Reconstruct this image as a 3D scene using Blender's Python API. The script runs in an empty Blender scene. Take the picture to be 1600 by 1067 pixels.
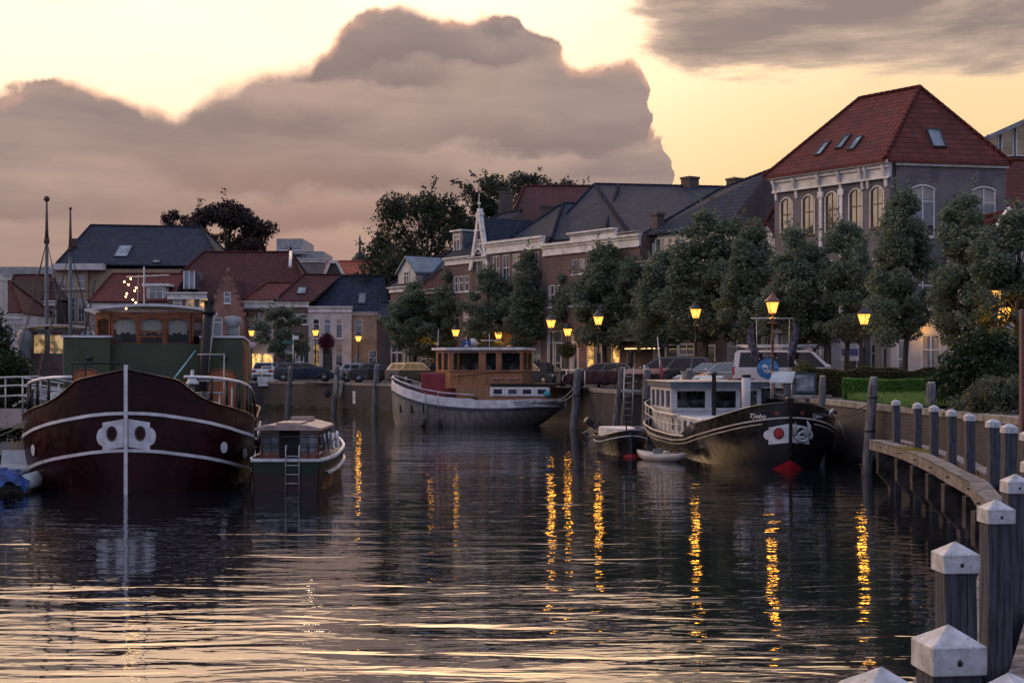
import bpy, math, random
import numpy as np
from mathutils import Vector, Matrix
R = math.radians
SC = bpy.context.scene
COL = SC.collection
random.seed(7)

# ---------------------------------------------------------------- camera
F = 2222.0 / 1600.0
CAMZ = 3.4
cd = bpy.data.cameras.new('camera'); cam = bpy.data.objects.new('camera', cd); COL.objects.link(cam)
cd.sensor_width = 36; cd.lens = 36 * F; cd.shift_y = 0.0228
cd.clip_start = 0.2; cd.clip_end = 4000
cam.location = (0, 0, CAMZ); cam.rotation_euler = (R(90), 0, 0)
SC.camera = cam

# ---------------------------------------------------------------- node helpers
class NT:
    def __init__(s, nt): s.nt = nt
    def n(s, t, **kw):
        nd = s.nt.nodes.new(t)
        for k, v in kw.items(): setattr(nd, k, v)
        return nd
    def put(s, sock, v):
        if isinstance(v, bpy.types.NodeSocket): s.nt.links.new(v, sock)
        else: sock.default_value = v
    def m(s, op, a, b=0.0, c=0.0, clamp=False):
        nd = s.n('ShaderNodeMath', operation=op); nd.use_clamp = clamp
        s.put(nd.inputs[0], a); s.put(nd.inputs[1], b); s.put(nd.inputs[2], c)
        return nd.outputs[0]
    def vec(s, x, y, z):
        nd = s.n('ShaderNodeCombineXYZ')
        for i, v in enumerate((x, y, z)): s.put(nd.inputs[i], v)
        return nd.outputs[0]
    def noise(s, v, scale, detail=5, rough=.55, dist=0.0, dim='3D', col=False):
        nd = s.n('ShaderNodeTexNoise', noise_dimensions=dim)
        if v is not None: s.put(nd.inputs['Vector'], v)
        s.put(nd.inputs['Scale'], scale); s.put(nd.inputs['Detail'], detail)
        s.put(nd.inputs['Roughness'], rough); s.put(nd.inputs['Distortion'], dist)
        return nd.outputs['Color' if col else 'Fac']
    def sstep(s, x, a, b, to0=0.0, to1=1.0):
        nd = s.n('ShaderNodeMapRange', interpolation_type='SMOOTHSTEP')
        s.put(nd.inputs[0], x); s.put(nd.inputs[1], a); s.put(nd.inputs[2], b)
        s.put(nd.inputs[3], to0); s.put(nd.inputs[4], to1)
        return nd.outputs[0]
    def mix(s, f, a, b, mode='MIX'):
        nd = s.n('ShaderNodeMix', data_type='RGBA', blend_type=mode)
        s.put(nd.inputs['Factor'], f)
        for k, v in ((6, a), (7, b)):
            if isinstance(v, (tuple, list)) and len(v) == 3: v = (*v, 1)
            s.put(nd.inputs[k], v)
        return nd.outputs[2]

# ---------------------------------------------------------------- dusk sky
w = bpy.data.worlds.new("World"); SC.world = w; w.use_nodes = True
w.node_tree.nodes.clear()
T = NT(w.node_tree)
tc = T.n('ShaderNodeTexCoord'); sep = T.n('ShaderNodeSeparateXYZ'); T.put(sep.inputs[0], tc.outputs['Generated'])
X, Y, Z = sep.outputs
az = T.m('ARCTAN2', X, Y)
el = T.m('ARCSINE', Z)
sky = T.n('ShaderNodeTexSky', sky_type='NISHITA'); sky.sun_disc = False
sky.sun_elevation = R(1.2); sky.sun_rotation = R(-9); sky.air_density = 1.3; sky.dust_density = 2.0
# cloudless glow: warm and dim low down, near white higher up, dusk grey-blue overhead and behind
g1 = T.sstep(el, .09, .27)
low = T.mix(T.sstep(az, -.1, .2), (.85, .60, .42), (.72, .475, .225))
high = T.mix(T.sstep(az, -.05, .3), (1.50, 1.0, .66), (.78, .59, .38))
clear = T.mix(g1, low, high)
streak = T.noise(T.vec(T.m('MULTIPLY', az, 5.0), T.m('MULTIPLY', el, 22.0), 3.1), 1.0, 5, .6)
clear = T.mix(T.m('MULTIPLY', T.sstep(streak, .5, .75), .35), clear, (.93, .66, .44))
clear = T.mix(T.m('MULTIPLY', T.sstep(el, .245, .32), T.sstep(az, .5, -.1)), clear, (4.3, 2.65, 1.40))
up = T.sstep(el, .38, .62)
clear = T.mix(up, clear, (.46, .50, .68))
back = T.sstep(T.m('ABSOLUTE', T.m('ADD', az, .30)), .9, 2.1)
clear = T.mix(T.m('MULTIPLY', back, .95), clear, (.34, .38, .57))
# the tall cloud bank: its outline as height over azimuth
prof = [(-.60,.15),(-.42,.165),(-.345,.178),(-.325,.186),(-.300,.191),(-.288,.188),(-.262,.178),(-.242,.177),(-.229,.173),(-.217,.184),
        (-.195,.196),(-.178,.202),(-.155,.207),(-.140,.213),(-.124,.225),(-.114,.238),(-.102,.243),(-.080,.250),(-.066,.2485),
        (-.055,.243),(-.027,.244),(0.0,.244),(.013,.235),(.031,.225),(.042,.212),(.066,.209),(.088,.210),(.094,.200),(.0975,.186),(.0985,.166),
        (.103,.158),(.109,.157),(.112,.148),(.1135,.125),(.1140,-.05),(.6,-.1)]
cur = T.n('ShaderNodeFloatCurve')
n_big = T.noise(T.vec(T.m('MULTIPLY', az, 26.0), T.m('MULTIPLY', el, 26.0), 1.7), 1.0, 7, .52)
n_2 = T.noise(T.vec(T.m('MULTIPLY', az, 26.0), T.m('MULTIPLY', el, 30.0), 8.2), 1.0, 7, .52)
azd = T.m('MULTIPLY_ADD', T.m('SUBTRACT', n_2, .5), .022, az)
T.put(cur.inputs['Value'], T.m('DIVIDE', T.m('ADD', azd, .6), 1.2))
cv = cur.mapping.curves[0]
cur.mapping.use_clip = False
pts = [((a + .6) / 1.2, h / .3) for a, h in prof]
cv.points[0].location = pts[0]; cv.points[1].location = pts[-1]
for p in pts[1:-1]: cv.points.new(*p)
for p in cv.points: p.handle_type = 'VECTOR'
cur.mapping.update()
hA = T.m('MULTIPLY', cur.outputs[0], .3)
dA = T.m('SUBTRACT', T.m('MULTIPLY_ADD', T.m('SUBTRACT', n_big, .5), .030, hA), el)
rimn0 = T.noise(T.vec(T.m('MULTIPLY', az, 15.0), T.m('MULTIPLY', el, 15.0), 77.0), 1.0, 2, .5)
aA = T.sstep(dA, -.0012, T.m('ADD', T.m('MULTIPLY', .009, T.sstep(rimn0, .40, .65)), T.m('ADD', .0028, T.m('MULTIPLY', .012, T.m('MULTIPLY', T.sstep(az, -.27, -.21), T.sstep(az, -.11, -.15))))))
bands = T.noise(T.vec(T.m('MULTIPLY', az, 4.5), T.m('MULTIPLY', el, 26.0), 5.0), 1.0, 6, .55, .35)
puff = T.noise(T.vec(T.m('MULTIPLY', az, 20.0), T.m('MULTIPLY', el, 34.0), 9.0), 1.0, 8, .6, .5)
body = T.mix(T.sstep(bands, .38, .62), (.172, .144, .149), (.248, .197, .184))
body = T.mix(T.m('MULTIPLY', T.sstep(puff, .42, .72), .45), body, (.272, .206, .184))
body = T.mix(T.sstep(el, .03, .15, .55, 0.0), body, (.226, .180, .166))
for _k, (_b, _sl, _sc, _am) in enumerate(((.228, -.10, 17., .026), (.204, .05, 12., .030), (.180, -.12, 15., .026), (.150, .04, 9., .034), (.120, .02, 8., .030), (.090, -.03, 10., .024))):
    _n = T.noise(T.vec(T.m('MULTIPLY', az, _sc), T.m('MULTIPLY', el, _sc * 1.3), 31.0 + _k * 7), 1.0, 7, .52)
    _h = T.m('MULTIPLY_ADD', T.m('SUBTRACT', _n, .5), _am * 2.2, T.m('MULTIPLY_ADD', az, _sl, _b))
    _d = T.m('SUBTRACT', _h, el)
    _g = T.noise(T.vec(T.m('MULTIPLY', az, 5.0), T.m('MULTIPLY', el, 9.0), 50.0 + _k), 1.0, 2, .5)
    _s = T.m('MULTIPLY', T.m('MULTIPLY', T.sstep(_d, -.001, .004), T.sstep(_d, .030, .003)), T.sstep(_g, .40, .60))
    body = T.mix(T.m('MULTIPLY', _s, .95 if _k < 4 else .6), body, (.320, .238, .208))
    _u = T.m('MULTIPLY', T.m('MULTIPLY', T.sstep(_d, .0, -.004), T.sstep(_d, -.030, -.004)), T.sstep(_g, .42, .60))
    body = T.mix(T.m('MULTIPLY', _u, .7), body, (.148, .120, .126))
stk = T.noise(T.vec(T.m('MULTIPLY', az, 3.5), T.m('MULTIPLY', el, 48.0), 66.0), 1.0, 7, .6, .3)
body = T.mix(T.m('MULTIPLY', T.sstep(stk, .46, .68), T.sstep(az, .06, -.16, .12, .42)), body, (.168, .140, .150))
rimn = T.noise(T.vec(T.m('MULTIPLY', az, 12.0), T.m('MULTIPLY', el, 12.0), 2.0), 1.0, 2, .5)
rim = T.m('MULTIPLY', T.sstep(dA, .013, .001), T.sstep(rimn, .38, .62))
body = T.mix(T.m('MULTIPLY', rim, .75), body, (.85, .43, .27))
skyc = T.mix(aA, clear, body)
# flat streaky cloud, upper right
sB = T.noise(T.vec(T.m('MULTIPLY', az, 9.0), T.m('MULTIPLY', el, 48.0), 12.0), 1.0, 9, .62, .25)
ctr = T.m('MULTIPLY_ADD', az, -.03, .243)
wB = T.m('DIVIDE', T.m('ABSOLUTE', T.m('SUBTRACT', el, ctr)), .046)
dB = T.m('ADD', T.m('SUBTRACT', T.m('MULTIPLY', T.m('SUBTRACT', sB, .5), 2.6), T.m('POWER', wB, 2.2)), T.sstep(az, .03, .13, -1.1, .95))
aB = T.sstep(dB, -.08, .55)
cB = T.mix(T.sstep(dB, .2, 1.2), (.44, .32, .25), (.190, .150, .145))
skyc = T.mix(T.m('MULTIPLY', aB, .97), skyc, cB)
# thin wisps
sW = T.noise(T.vec(T.m('MULTIPLY', az, 16.0), T.m('MULTIPLY', el, 90.0), 21.0), 1.0, 6, .6, .3)
aW = T.m('MULTIPLY', T.sstep(sW, .60, .74), T.m('MULTIPLY', T.sstep(el, .17, .13), T.sstep(az, .05, .12)))
skyc = T.mix(T.m('MULTIPLY', aW, .55), skyc, (.50, .35, .26))
# clouds fade out well above the frame
bgn = T.n('ShaderNodeBackground'); T.put(bgn.inputs[0], skyc); bgn.inputs[1].default_value = 1.0
bgs = T.n('ShaderNodeBackground'); T.put(bgs.inputs[0], sky.outputs[0]); bgs.inputs[1].default_value = .008
add = T.n('ShaderNodeAddShader'); T.put(add.inputs[0], bgn.outputs[0]); T.put(add.inputs[1], bgs.outputs[0])
wo = T.n('ShaderNodeOutputWorld'); T.put(wo.inputs[0], add.outputs[0])

sl = bpy.data.lights.new('sun', 'SUN'); sl.energy = 0.25; sl.angle = R(6); sl.color = (1, .72, .45)
so = bpy.data.objects.new('sun', sl); COL.objects.link(so)
so.rotation_euler = Vector((math.sin(R(-9)), math.cos(R(-9)), math.tan(R(3.5)))).to_track_quat('Z', 'Y').to_euler()

SC.view_settings.view_transform = 'Standard'; SC.view_settings.look = 'None'
SC.view_settings.exposure = 0.45; SC.view_settings.gamma = 1.0
SC.cycles.max_bounces = 6; SC.cycles.diffuse_bounces = 2; SC.cycles.glossy_bounces = 4
SC.cycles.transparent_max_bounces = 8
SC.cycles.caustics_reflective = False; SC.cycles.caustics_refractive = False
SC.cycles.use_denoising = True
SC.cycles.sample_clamp_indirect = 6.0

# ---------------------------------------------------------------- materials
MATS = {}
LATE = {'dark_green_door': (.03, .045, .04), 'dark_plum_varnish': (.06, .03, .03)}
def mat(name, col=None, rough=.7, metal=0.0, var=.12, vscale=1.5, bump=0.0, bscale=20, spec=.5, coat=0.0, col2=None, aniso=(1, 1, 1), emit=None, es=1.0):
    if name in MATS: return MATS[name]
    if col is None: col = LATE[name]
    m = bpy.data.materials.new(name); m.use_nodes = True; t = NT(m.node_tree)
    b = m.node_tree.nodes['Principled BSDF']
    tc = t.n('ShaderNodeTexCoord'); mp = t.n('ShaderNodeMapping'); t.put(mp.inputs[0], tc.outputs['Object']); mp.inputs['Scale'].default_value = aniso
    v = mp.outputs[0]
    c2 = col2 or tuple(c * (1 - 2.2 * var) for c in col)
    nz = t.noise(v, vscale, 7, .6)
    t.put(b.inputs['Base Color'], t.mix(t.sstep(nz, .36, .66), tuple(min(1, c * (1 + var)) for c in col), c2))
    t.put(b.inputs['Roughness'], t.sstep(t.noise(v, vscale * 3.1, 3, .5), .3, .7, max(.02, rough - .09), min(1, rough + .09)))
    b.inputs['Metallic'].default_value = metal
    b.inputs['Specular IOR Level'].default_value = spec
    b.inputs['Coat Weight'].default_value = coat
    if bump:
        bp = t.n('ShaderNodeBump'); bp.inputs['Strength'].default_value = bump; bp.inputs['Distance'].default_value = .02
        t.put(bp.inputs['Height'], t.noise(v, bscale, 6, .6)); t.put(b.inputs['Normal'], bp.outputs[0])
    if emit:
        b.inputs['Emission Color'].default_value = (*emit, 1); b.inputs['Emission Strength'].default_value = es
    MATS[name] = m
    return m

def brick_mat(name, c1, c2, mortar, bw=.21, bh=.065, ms=.010, rough=.85, bump=.5, stain=.5):
    if name in MATS: return MATS[name]
    m = bpy.data.materials.new(name); m.use_nodes = True; t = NT(m.node_tree)
    b = m.node_tree.nodes['Principled BSDF']
    uv = t.n('ShaderNodeUVMap'); br = t.n('ShaderNodeTexBrick')
    t.put(br.inputs['Vector'], uv.outputs[0]); br.inputs['Scale'].default_value = 1.0
    br.inputs['Brick Width'].default_value = bw; br.inputs['Row Height'].default_value = bh
    br.inputs['Mortar Size'].default_value = ms; br.inputs['Color1'].default_value = (*c1, 1)
    br.inputs['Color2'].default_value = (*c2, 1); br.inputs['Mortar'].default_value = (*mortar, 1)
    br.inputs['Mortar Smooth'].default_value = .3
    tc = t.n('ShaderNodeTexCoord')
    nz = t.noise(tc.outputs['Object'], .7, 8, .62)
    dirt = t.mix(t.sstep(nz, .35, .7), (1.15, 1.12, 1.1), (1 - stain, 1 - stain, 1 - stain * .9))
    col = t.mix(1.0, br.outputs['Color'], dirt, 'MULTIPLY')
    t.put(b.inputs['Base Color'], col)
    b.inputs['Roughness'].default_value = rough
    bp = t.n('ShaderNodeBump'); bp.inputs['Strength'].default_value = bump; bp.inputs['Distance'].default_value = .02
    t.put(bp.inputs['Height'], t.m('SUBTRACT', t.m('MULTIPLY', t.noise(tc.outputs['Object'], 12, 4), .4), br.outputs['Fac']))
    t.put(b.inputs['Normal'], bp.outputs[0])
    MATS[name] = m
    return m

def tile_mat(name, c1, c2, tw=.30, th=.36, rough=.85):
    """pantiles: a rounded wave across, a step at each course"""
    if name in MATS: return MATS[name]
    m = bpy.data.materials.new(name); m.use_nodes = True; t = NT(m.node_tree)
    b = m.node_tree.nodes['Principled BSDF']
    uv = t.n('ShaderNodeUVMap'); sp = t.n('ShaderNodeSeparateXYZ'); t.put(sp.inputs[0], uv.outputs[0])
    u, v = sp.outputs[0], sp.outputs[1]
    fu = t.m('FRACT', t.m('DIVIDE', u, tw)); fv = t.m('FRACT', t.m('DIVIDE', v, th))
    wave = t.m('SINE', t.m('MULTIPLY', fu, math.pi))
    hgt = t.m('ADD', t.m('MULTIPLY', wave, .022), t.m('MULTIPLY', t.m('SUBTRACT', 1.0, fv), .11))
    cell = t.n('ShaderNodeTexWhiteNoise', noise_dimensions='2D')
    t.put(cell.inputs['Vector'], t.vec(t.m('FLOOR', t.m('DIVIDE', u, tw)), t.m('FLOOR', t.m('DIVIDE', v, th)), 0))
    tc = t.n('ShaderNodeTexCoord')
    nz = t.noise(tc.outputs['Object'], .55, 8, .65)
    col = t.mix(cell.outputs[0], c1, c2)
    col = t.mix(t.sstep(nz, .42, .72), col, tuple(x * .45 + .012 for x in c1))
    lich = t.noise(tc.outputs['Object'], 5.0, 6, .7)
    col = t.mix(t.m('MULTIPLY', t.sstep(lich, .62, .74), .4), col, (.10, .10, .075))
    edge = t.sstep(fv, .0, .24)          # the dark gap under each course
    col = t.mix(edge, tuple(x * .3 for x in c1), col)
    b.inputs['Specular IOR Level'].default_value = .12
    t.put(b.inputs['Base Color'], col); b.inputs['Roughness'].default_value = rough
    bp = t.n('ShaderNodeBump'); bp.inputs['Strength'].default_value = 1.0; bp.inputs['Distance'].default_value = 1.0
    t.put(bp.inputs['Height'], hgt); t.put(b.inputs['Normal'], bp.outputs[0])
    MATS[name] = m
    return m

def plank_mat(name, col, pitch=.12, vertical=True, rough=.45, dark=.35, coat=.2):
    if name in MATS: return MATS[name]
    m = bpy.data.materials.new(name); m.use_nodes = True; t = NT(m.node_tree)
    b = m.node_tree.nodes['Principled BSDF']
    uv = t.n('ShaderNodeUVMap'); sp = t.n('ShaderNodeSeparateXYZ'); t.put(sp.inputs[0], uv.outputs[0])
    a, c = (sp.outputs[0], sp.outputs[1]) if vertical else (sp.outputs[1], sp.outputs[0])
    q = t.m('DIVIDE', a, pitch); fr = t.m('FRACT', q)
    gap = t.m('MULTIPLY', t.sstep(fr, 0, .08), t.sstep(fr, 1.0, .92))
    wn = t.n('ShaderNodeTexWhiteNoise', noise_dimensions='1D'); t.put(wn.inputs['W'], t.m('FLOOR', q))
    grain = t.noise(t.vec(t.m('MULTIPLY', a, 30.0), t.m('MULTIPLY', c, 2.0), wn.outputs[0]), 1.0, 6, .65, .6)
    cc = t.mix(t.sstep(grain, .35, .7), tuple(min(1, x * 1.2) for x in col), tuple(x * .55 for x in col))
    cc = t.mix(t.m('MULTIPLY', wn.outputs[0], .35), cc, tuple(x * .5 for x in col))
    cc = t.mix(gap, tuple(x * dark for x in col), cc)
    t.put(b.inputs['Base Color'], cc); b.inputs['Roughness'].default_value = rough; b.inputs['Coat Weight'].default_value = coat
    bp = t.n('ShaderNodeBump'); bp.inputs['Strength'].default_value = .6; bp.inputs['Distance'].default_value = .01
    t.put(bp.inputs['Height'], gap); t.put(b.inputs['Normal'], bp.outputs[0])
    MATS[name] = m
    return m

def glass_mat(name='window_glass', tint=(.03, .035, .045), rough=.03, ior=1.9):
    if name in MATS: return MATS[name]
    m = bpy.data.materials.new(name); m.use_nodes = True; t = NT(m.node_tree)
    b = m.node_tree.nodes['Principled BSDF']
    tc = t.n('ShaderNodeTexCoord')
    nz = t.noise(tc.outputs['Object'], .9, 3, .5)
    t.put(b.inputs['Base Color'], t.mix(t.sstep(nz, .4, .65), tint, tuple(x * 3.2 for x in tint)))
    b.inputs['Roughness'].default_value = rough; b.inputs['IOR'].default_value = ior
    bp = t.n('ShaderNodeBump'); bp.inputs['Strength'].default_value = .25; bp.inputs['Distance'].default_value = .02
    t.put(bp.inputs['Height'], t.noise(tc.outputs['Object'], 1.7, 2)); t.put(b.inputs['Normal'], bp.outputs[0])
    MATS[name] = m
    return m

def lit_mat(name, col=(.8, .45, .15), s=.35, scale=2.0):
    """a room with lamps on, seen through its window"""
    if name in MATS: return MATS[name]
    m = bpy.data.materials.new(name); m.use_nodes = True; t = NT(m.node_tree)
    b = m.node_tree.nodes['Principled BSDF']
    tc = t.n('ShaderNodeTexCoord')
    nz = t.noise(tc.outputs['Object'], scale, 4, .6)
    t.put(b.inputs['Emission Color'], t.mix(t.sstep(nz, .38, .62), tuple(x * .18 for x in col), col))
    b.inputs['Emission Strength'].default_value = s
    b.inputs['Base Color'].default_value = (.03, .03, .03, 1); b.inputs['Roughness'].default_value = .08
    MATS[name] = m
    return m

def leaf_mat(name, c1=None, c2=None, c3=None):
    if name in MATS: return MATS[name]
    m = bpy.data.materials.new(name); m.use_nodes = True; t = NT(m.node_tree)
    b = m.node_tree.nodes['Principled BSDF']
    g = t.n('ShaderNodeNewGeometry'); tc = t.n('ShaderNodeTexCoord')
    nz = t.noise(tc.outputs['Object'], .9, 4, .6)
    col = t.mix(g.outputs['Random Per Island'], c1, c2)
    col = t.mix(t.m('MULTIPLY', t.sstep(nz, .45, .7), .6), col, c3)
    t.put(b.inputs['Base Color'], col); b.inputs['Roughness'].default_value = .5; b.inputs['Specular IOR Level'].default_value = .35
    tr = t.n('ShaderNodeBsdfTranslucent'); t.put(tr.inputs[0], col)
    mx = t.n('ShaderNodeMixShader'); mx.inputs[0].default_value = .34
    t.put(mx.inputs[1], b.outputs[0]); t.put(mx.inputs[2], tr.outputs[0])
    t.put(m.node_tree.nodes['Material Output'].inputs[0], mx.outputs[0])
    MATS[name] = m
    return m

# ---------------------------------------------------------------- mesh builder
class MB:
    def __init__(s): s.v = []; s.f = []; s.mi = []; s.sm = []; s.M = None; s.k = 0; s.smooth = False
    def add(s, vs, fs):
        o = len(s.v)
        if s.M is not None: vs = [tuple(s.M @ Vector(p)) for p in vs]
        s.v += [tuple(p) for p in vs]
        for f in fs: s.f.append(tuple(i + o for i in f)); s.mi.append(s.k); s.sm.append(s.smooth)
        return s
    def box(s, x0, x1, y0, y1, z0, z1):
        if x0 > x1: x0, x1 = x1, x0
        if y0 > y1: y0, y1 = y1, y0
        if z0 > z1: z0, z1 = z1, z0
        return s.add([(x0,y0,z0),(x1,y0,z0),(x1,y1,z0),(x0,y1,z0),(x0,y0,z1),(x1,y0,z1),(x1,y1,z1),(x0,y1,z1)],
                     [(0,3,2,1),(4,5,6,7),(0,1,5,4),(1,2,6,5),(2,3,7,6),(3,0,4,7)])
    def bbox(s, x0, x1, y0, y1, z0, z1, c=.03):
        """box with chamfered edges"""
        xs = (x0, x0 + c, x1 - c, x1); ys = (y0, y0 + c, y1 - c, y1); zs = (z0, z0 + c, z1 - c, z1)
        rings = []
        for z, i in ((zs[0], 1), (zs[1], 0), (zs[2], 0), (zs[3], 1)):
            a = c if i else 0
            X0, X1, Y0, Y1 = x0 + a, x1 - a, y0 + a, y1 - a
            k = c * .6 if i else c
            rings.append([(X0+k,Y0,z),(X1-k,Y0,z),(X1,Y0+k,z),(X1,Y1-k,z),(X1-k,Y1,z),(X0+k,Y1,z),(X0,Y1-k,z),(X0,Y0+k,z)])
        return s.loft(rings, True, True, True)
    def quad(s, *p): return s.add(p, [tuple(range(len(p)))])
    def loft(s, rings, closed=True, cap0=False, cap1=False):
        n = len(rings[0]); vs = [p for r in rings for p in r]; fs = []
        for i in range(len(rings) - 1):
            for j in range(n if closed else n - 1):
                k = (j + 1) % n
                fs.append((i*n+j, i*n+k, (i+1)*n+k, (i+1)*n+j))
        if cap0: fs.append(tuple(range(n))[::-1])
        if cap1: fs.append(tuple((len(rings)-1)*n + j for j in range(n)))
        return s.add(vs, fs)
    def tube(s, pts, r, n=6, caps=True, flat=None):
        pts = [Vector(p) for p in pts]; rr = r if isinstance(r, (list, tuple)) else [r] * len(pts)
        rings = []; up = Vector((0, 0, 1))
        for i, p in enumerate(pts):
            d = (pts[min(i+1, len(pts)-1)] - pts[max(i-1, 0)])
            if d.length < 1e-9: d = Vector((0, 0, 1))
            d.normalize()
            u = up if abs(d.dot(up)) < .95 else Vector((1, 0, 0))
            a = d.cross(u).normalized(); b = a.cross(d)
            fx = flat or (1, 1)
            rings.append([tuple(p + (a * math.cos(q) * fx[0] + b * math.sin(q) * fx[1]) * rr[i]) for q in (2 * math.pi * (j + .5) / n for j in range(n))])
        sm = s.smooth; s.smooth = n > 4
        s.loft(rings, True, caps, caps); s.smooth = sm
        return s
    def cyl(s, p0, p1, r0, r1=None, n=10): return s.tube([p0, p1], [r0, r0 if r1 is None else r1], n)
    def lathe(s, c, prof, n=12):
        rings = [[(c[0] + r * math.cos(2*math.pi*(j+.5)/n), c[1] + r * math.sin(2*math.pi*(j+.5)/n), c[2] + z) for j in range(n)] for r, z in prof]
        sm = s.smooth; s.smooth = n > 6
        s.loft(rings, True, True, True); s.smooth = sm
        return s
    def ball(s, c, r, n=10, m=6, sc=(1, 1, 1)):
        rings = []
        for i in range(m + 1):
            a = math.pi * i / m - math.pi / 2; q = max(math.cos(a), .01)
            rings.append([(c[0]+r*q*math.cos(2*math.pi*j/n)*sc[0], c[1]+r*q*math.sin(2*math.pi*j/n)*sc[1], c[2]+r*math.sin(a)*sc[2]) for j in range(n)])
        sm = s.smooth; s.smooth = True
        s.loft(rings, True, True, True); s.smooth = sm
        return s
    def prism(s, poly, ext):
        e = Vector(ext); n = len(poly)
        vs = [tuple(p) for p in poly] + [tuple(Vector(p) + e) for p in poly]
        return s.add(vs, [tuple(range(n))[::-1], tuple(range(n, 2*n))] + [(i, (i+1) % n, n+(i+1) % n, n+i) for i in range(n)])
    def build(s, name, mats, parent=None, loc=None, uv=True):
        me = bpy.data.meshes.new(name); me.from_pydata(s.v, [], s.f)
        if not isinstance(mats, (list, tuple)): mats = [mats]
        for m in mats: me.materials.append(m)
        me.polygons.foreach_set('material_index', s.mi); me.polygons.foreach_set('use_smooth', s.sm)
        if uv and s.f:
            ul = me.uv_layers.new(name='UVMap'); buf = np.zeros(len(me.loops) * 2)
            for p in me.polygons:
                n = p.normal
                if abs(n.z) > .98: t = Vector((1, 0, 0)); b = Vector((0, 1, 0))
                else: t = Vector((-n.y, n.x, 0)).normalized(); b = n.cross(t)
                for li in p.loop_indices:
                    c = me.vertices[me.loops[li].vertex_index].co
                    buf[2*li] = c.dot(t); buf[2*li+1] = c.dot(b)
            ul.data.foreach_set('uv', buf)
        me.update()
        o = bpy.data.objects.new(name, me); COL.objects.link(o)
        if parent is not None: o.parent = parent
        if loc: o.location = loc
        return o

def tag(o, label=None, cat=None, group=None, kind=None):
    if label: o['label'] = label
    if cat: o['category'] = cat
    if group: o['group'] = group
    if kind: o['kind'] = kind
    return o
def thing(name, label, cat, loc=(0, 0, 0), rz=0.0, group=None):
    o = bpy.data.objects.new(name, None); COL.objects.link(o); o.empty_display_size = .3
    o.location = loc; o.rotation_euler = (0, 0, rz)
    return tag(o, label, cat, group)
def dup(root, loc, rz=None, label=None, scale=None):
    def cp(o, par):
        c = o.copy(); COL.objects.link(c)
        if par is not None: c.parent = par
        for ch in o.children: cp(ch, c)
        return c
    r = cp(root, None); r.location = loc
    if rz is not None: r.rotation_euler = (0, 0, rz)
    if label: r['label'] = label
    if scale: r.scale = scale
    return r
def world_x(px, D): return (px - 800) / 2222 * D     # metres right of the lens axis for a photo column at depth D
def world_z(py, D): return CAMZ + (570 - py) / 2222 * D
QZ = 2.1                                              # quay level above the water
def lerp(a, b, t): return a + (b - a) * t
def interp(x, tab):
    if x <= tab[0][0]: return tab[0][1]
    for (a, u), (b, v) in zip(tab, tab[1:]):
        if x <= b: return u + (v - u) * (x - a) / (b - a)
    return tab[-1][1]

def weather(m, col, lo=.60, hi=.66, amt=.8, scale=1.0, aniso=(1, 1, 1), detail=6, jitter=True):
    """wear with a shape of its own (cracks, chips, rust runs, droppings) over a finished material; copies of an object differ"""
    t = NT(m.node_tree); b = m.node_tree.nodes['Principled BSDF']; s = b.inputs['Base Color']
    src = s.links[0].from_socket
    tc = t.n('ShaderNodeTexCoord'); oi = t.n('ShaderNodeObjectInfo'); mp = t.n('ShaderNodeMapping'); t.put(mp.inputs[0], tc.outputs['Object']); mp.inputs['Scale'].default_value = aniso
    if jitter: t.put(mp.inputs['Location'], t.vec(t.m('MULTIPLY', oi.outputs['Random'], 37.0), t.m('MULTIPLY', oi.outputs['Random'], 91.0), t.m('MULTIPLY', oi.outputs['Random'], 13.0)))
    f = t.sstep(t.noise(mp.outputs[0], scale, detail, .65), lo, hi)
    s.links and m.node_tree.links.remove(s.links[0])
    t.put(s, t.mix(t.m('MULTIPLY', f, amt), src, col))
    return m
white = mat('white_paint', (.70, .70, .71), .45, var=.06, bump=.05)
cream = mat('cream_paint', (.55, .52, .46), .6, var=.07)
blackp = mat('black_paint', (.010, .010, .012), .4, var=.1, spec=.3)
iron = mat('cast_iron', (.02, .021, .023), .5, var=.2)
steel = mat('galvanised_steel', (.38, .39, .40), .4, .7, var=.1)
glass = glass_mat()
dark_in = mat('dark_interior', (.012, .012, .014), .9)
lit = lit_mat('lit_room', (1.0, .50, .13), 1.0)
wood_b = plank_mat('varnished_boards', (.33, .13, .045), .13)
oak = mat('weathered_timber', (.115, .115, .13), .85, var=.3, vscale=3, bump=.8, bscale=9, aniso=(6, 6, .5))
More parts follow.
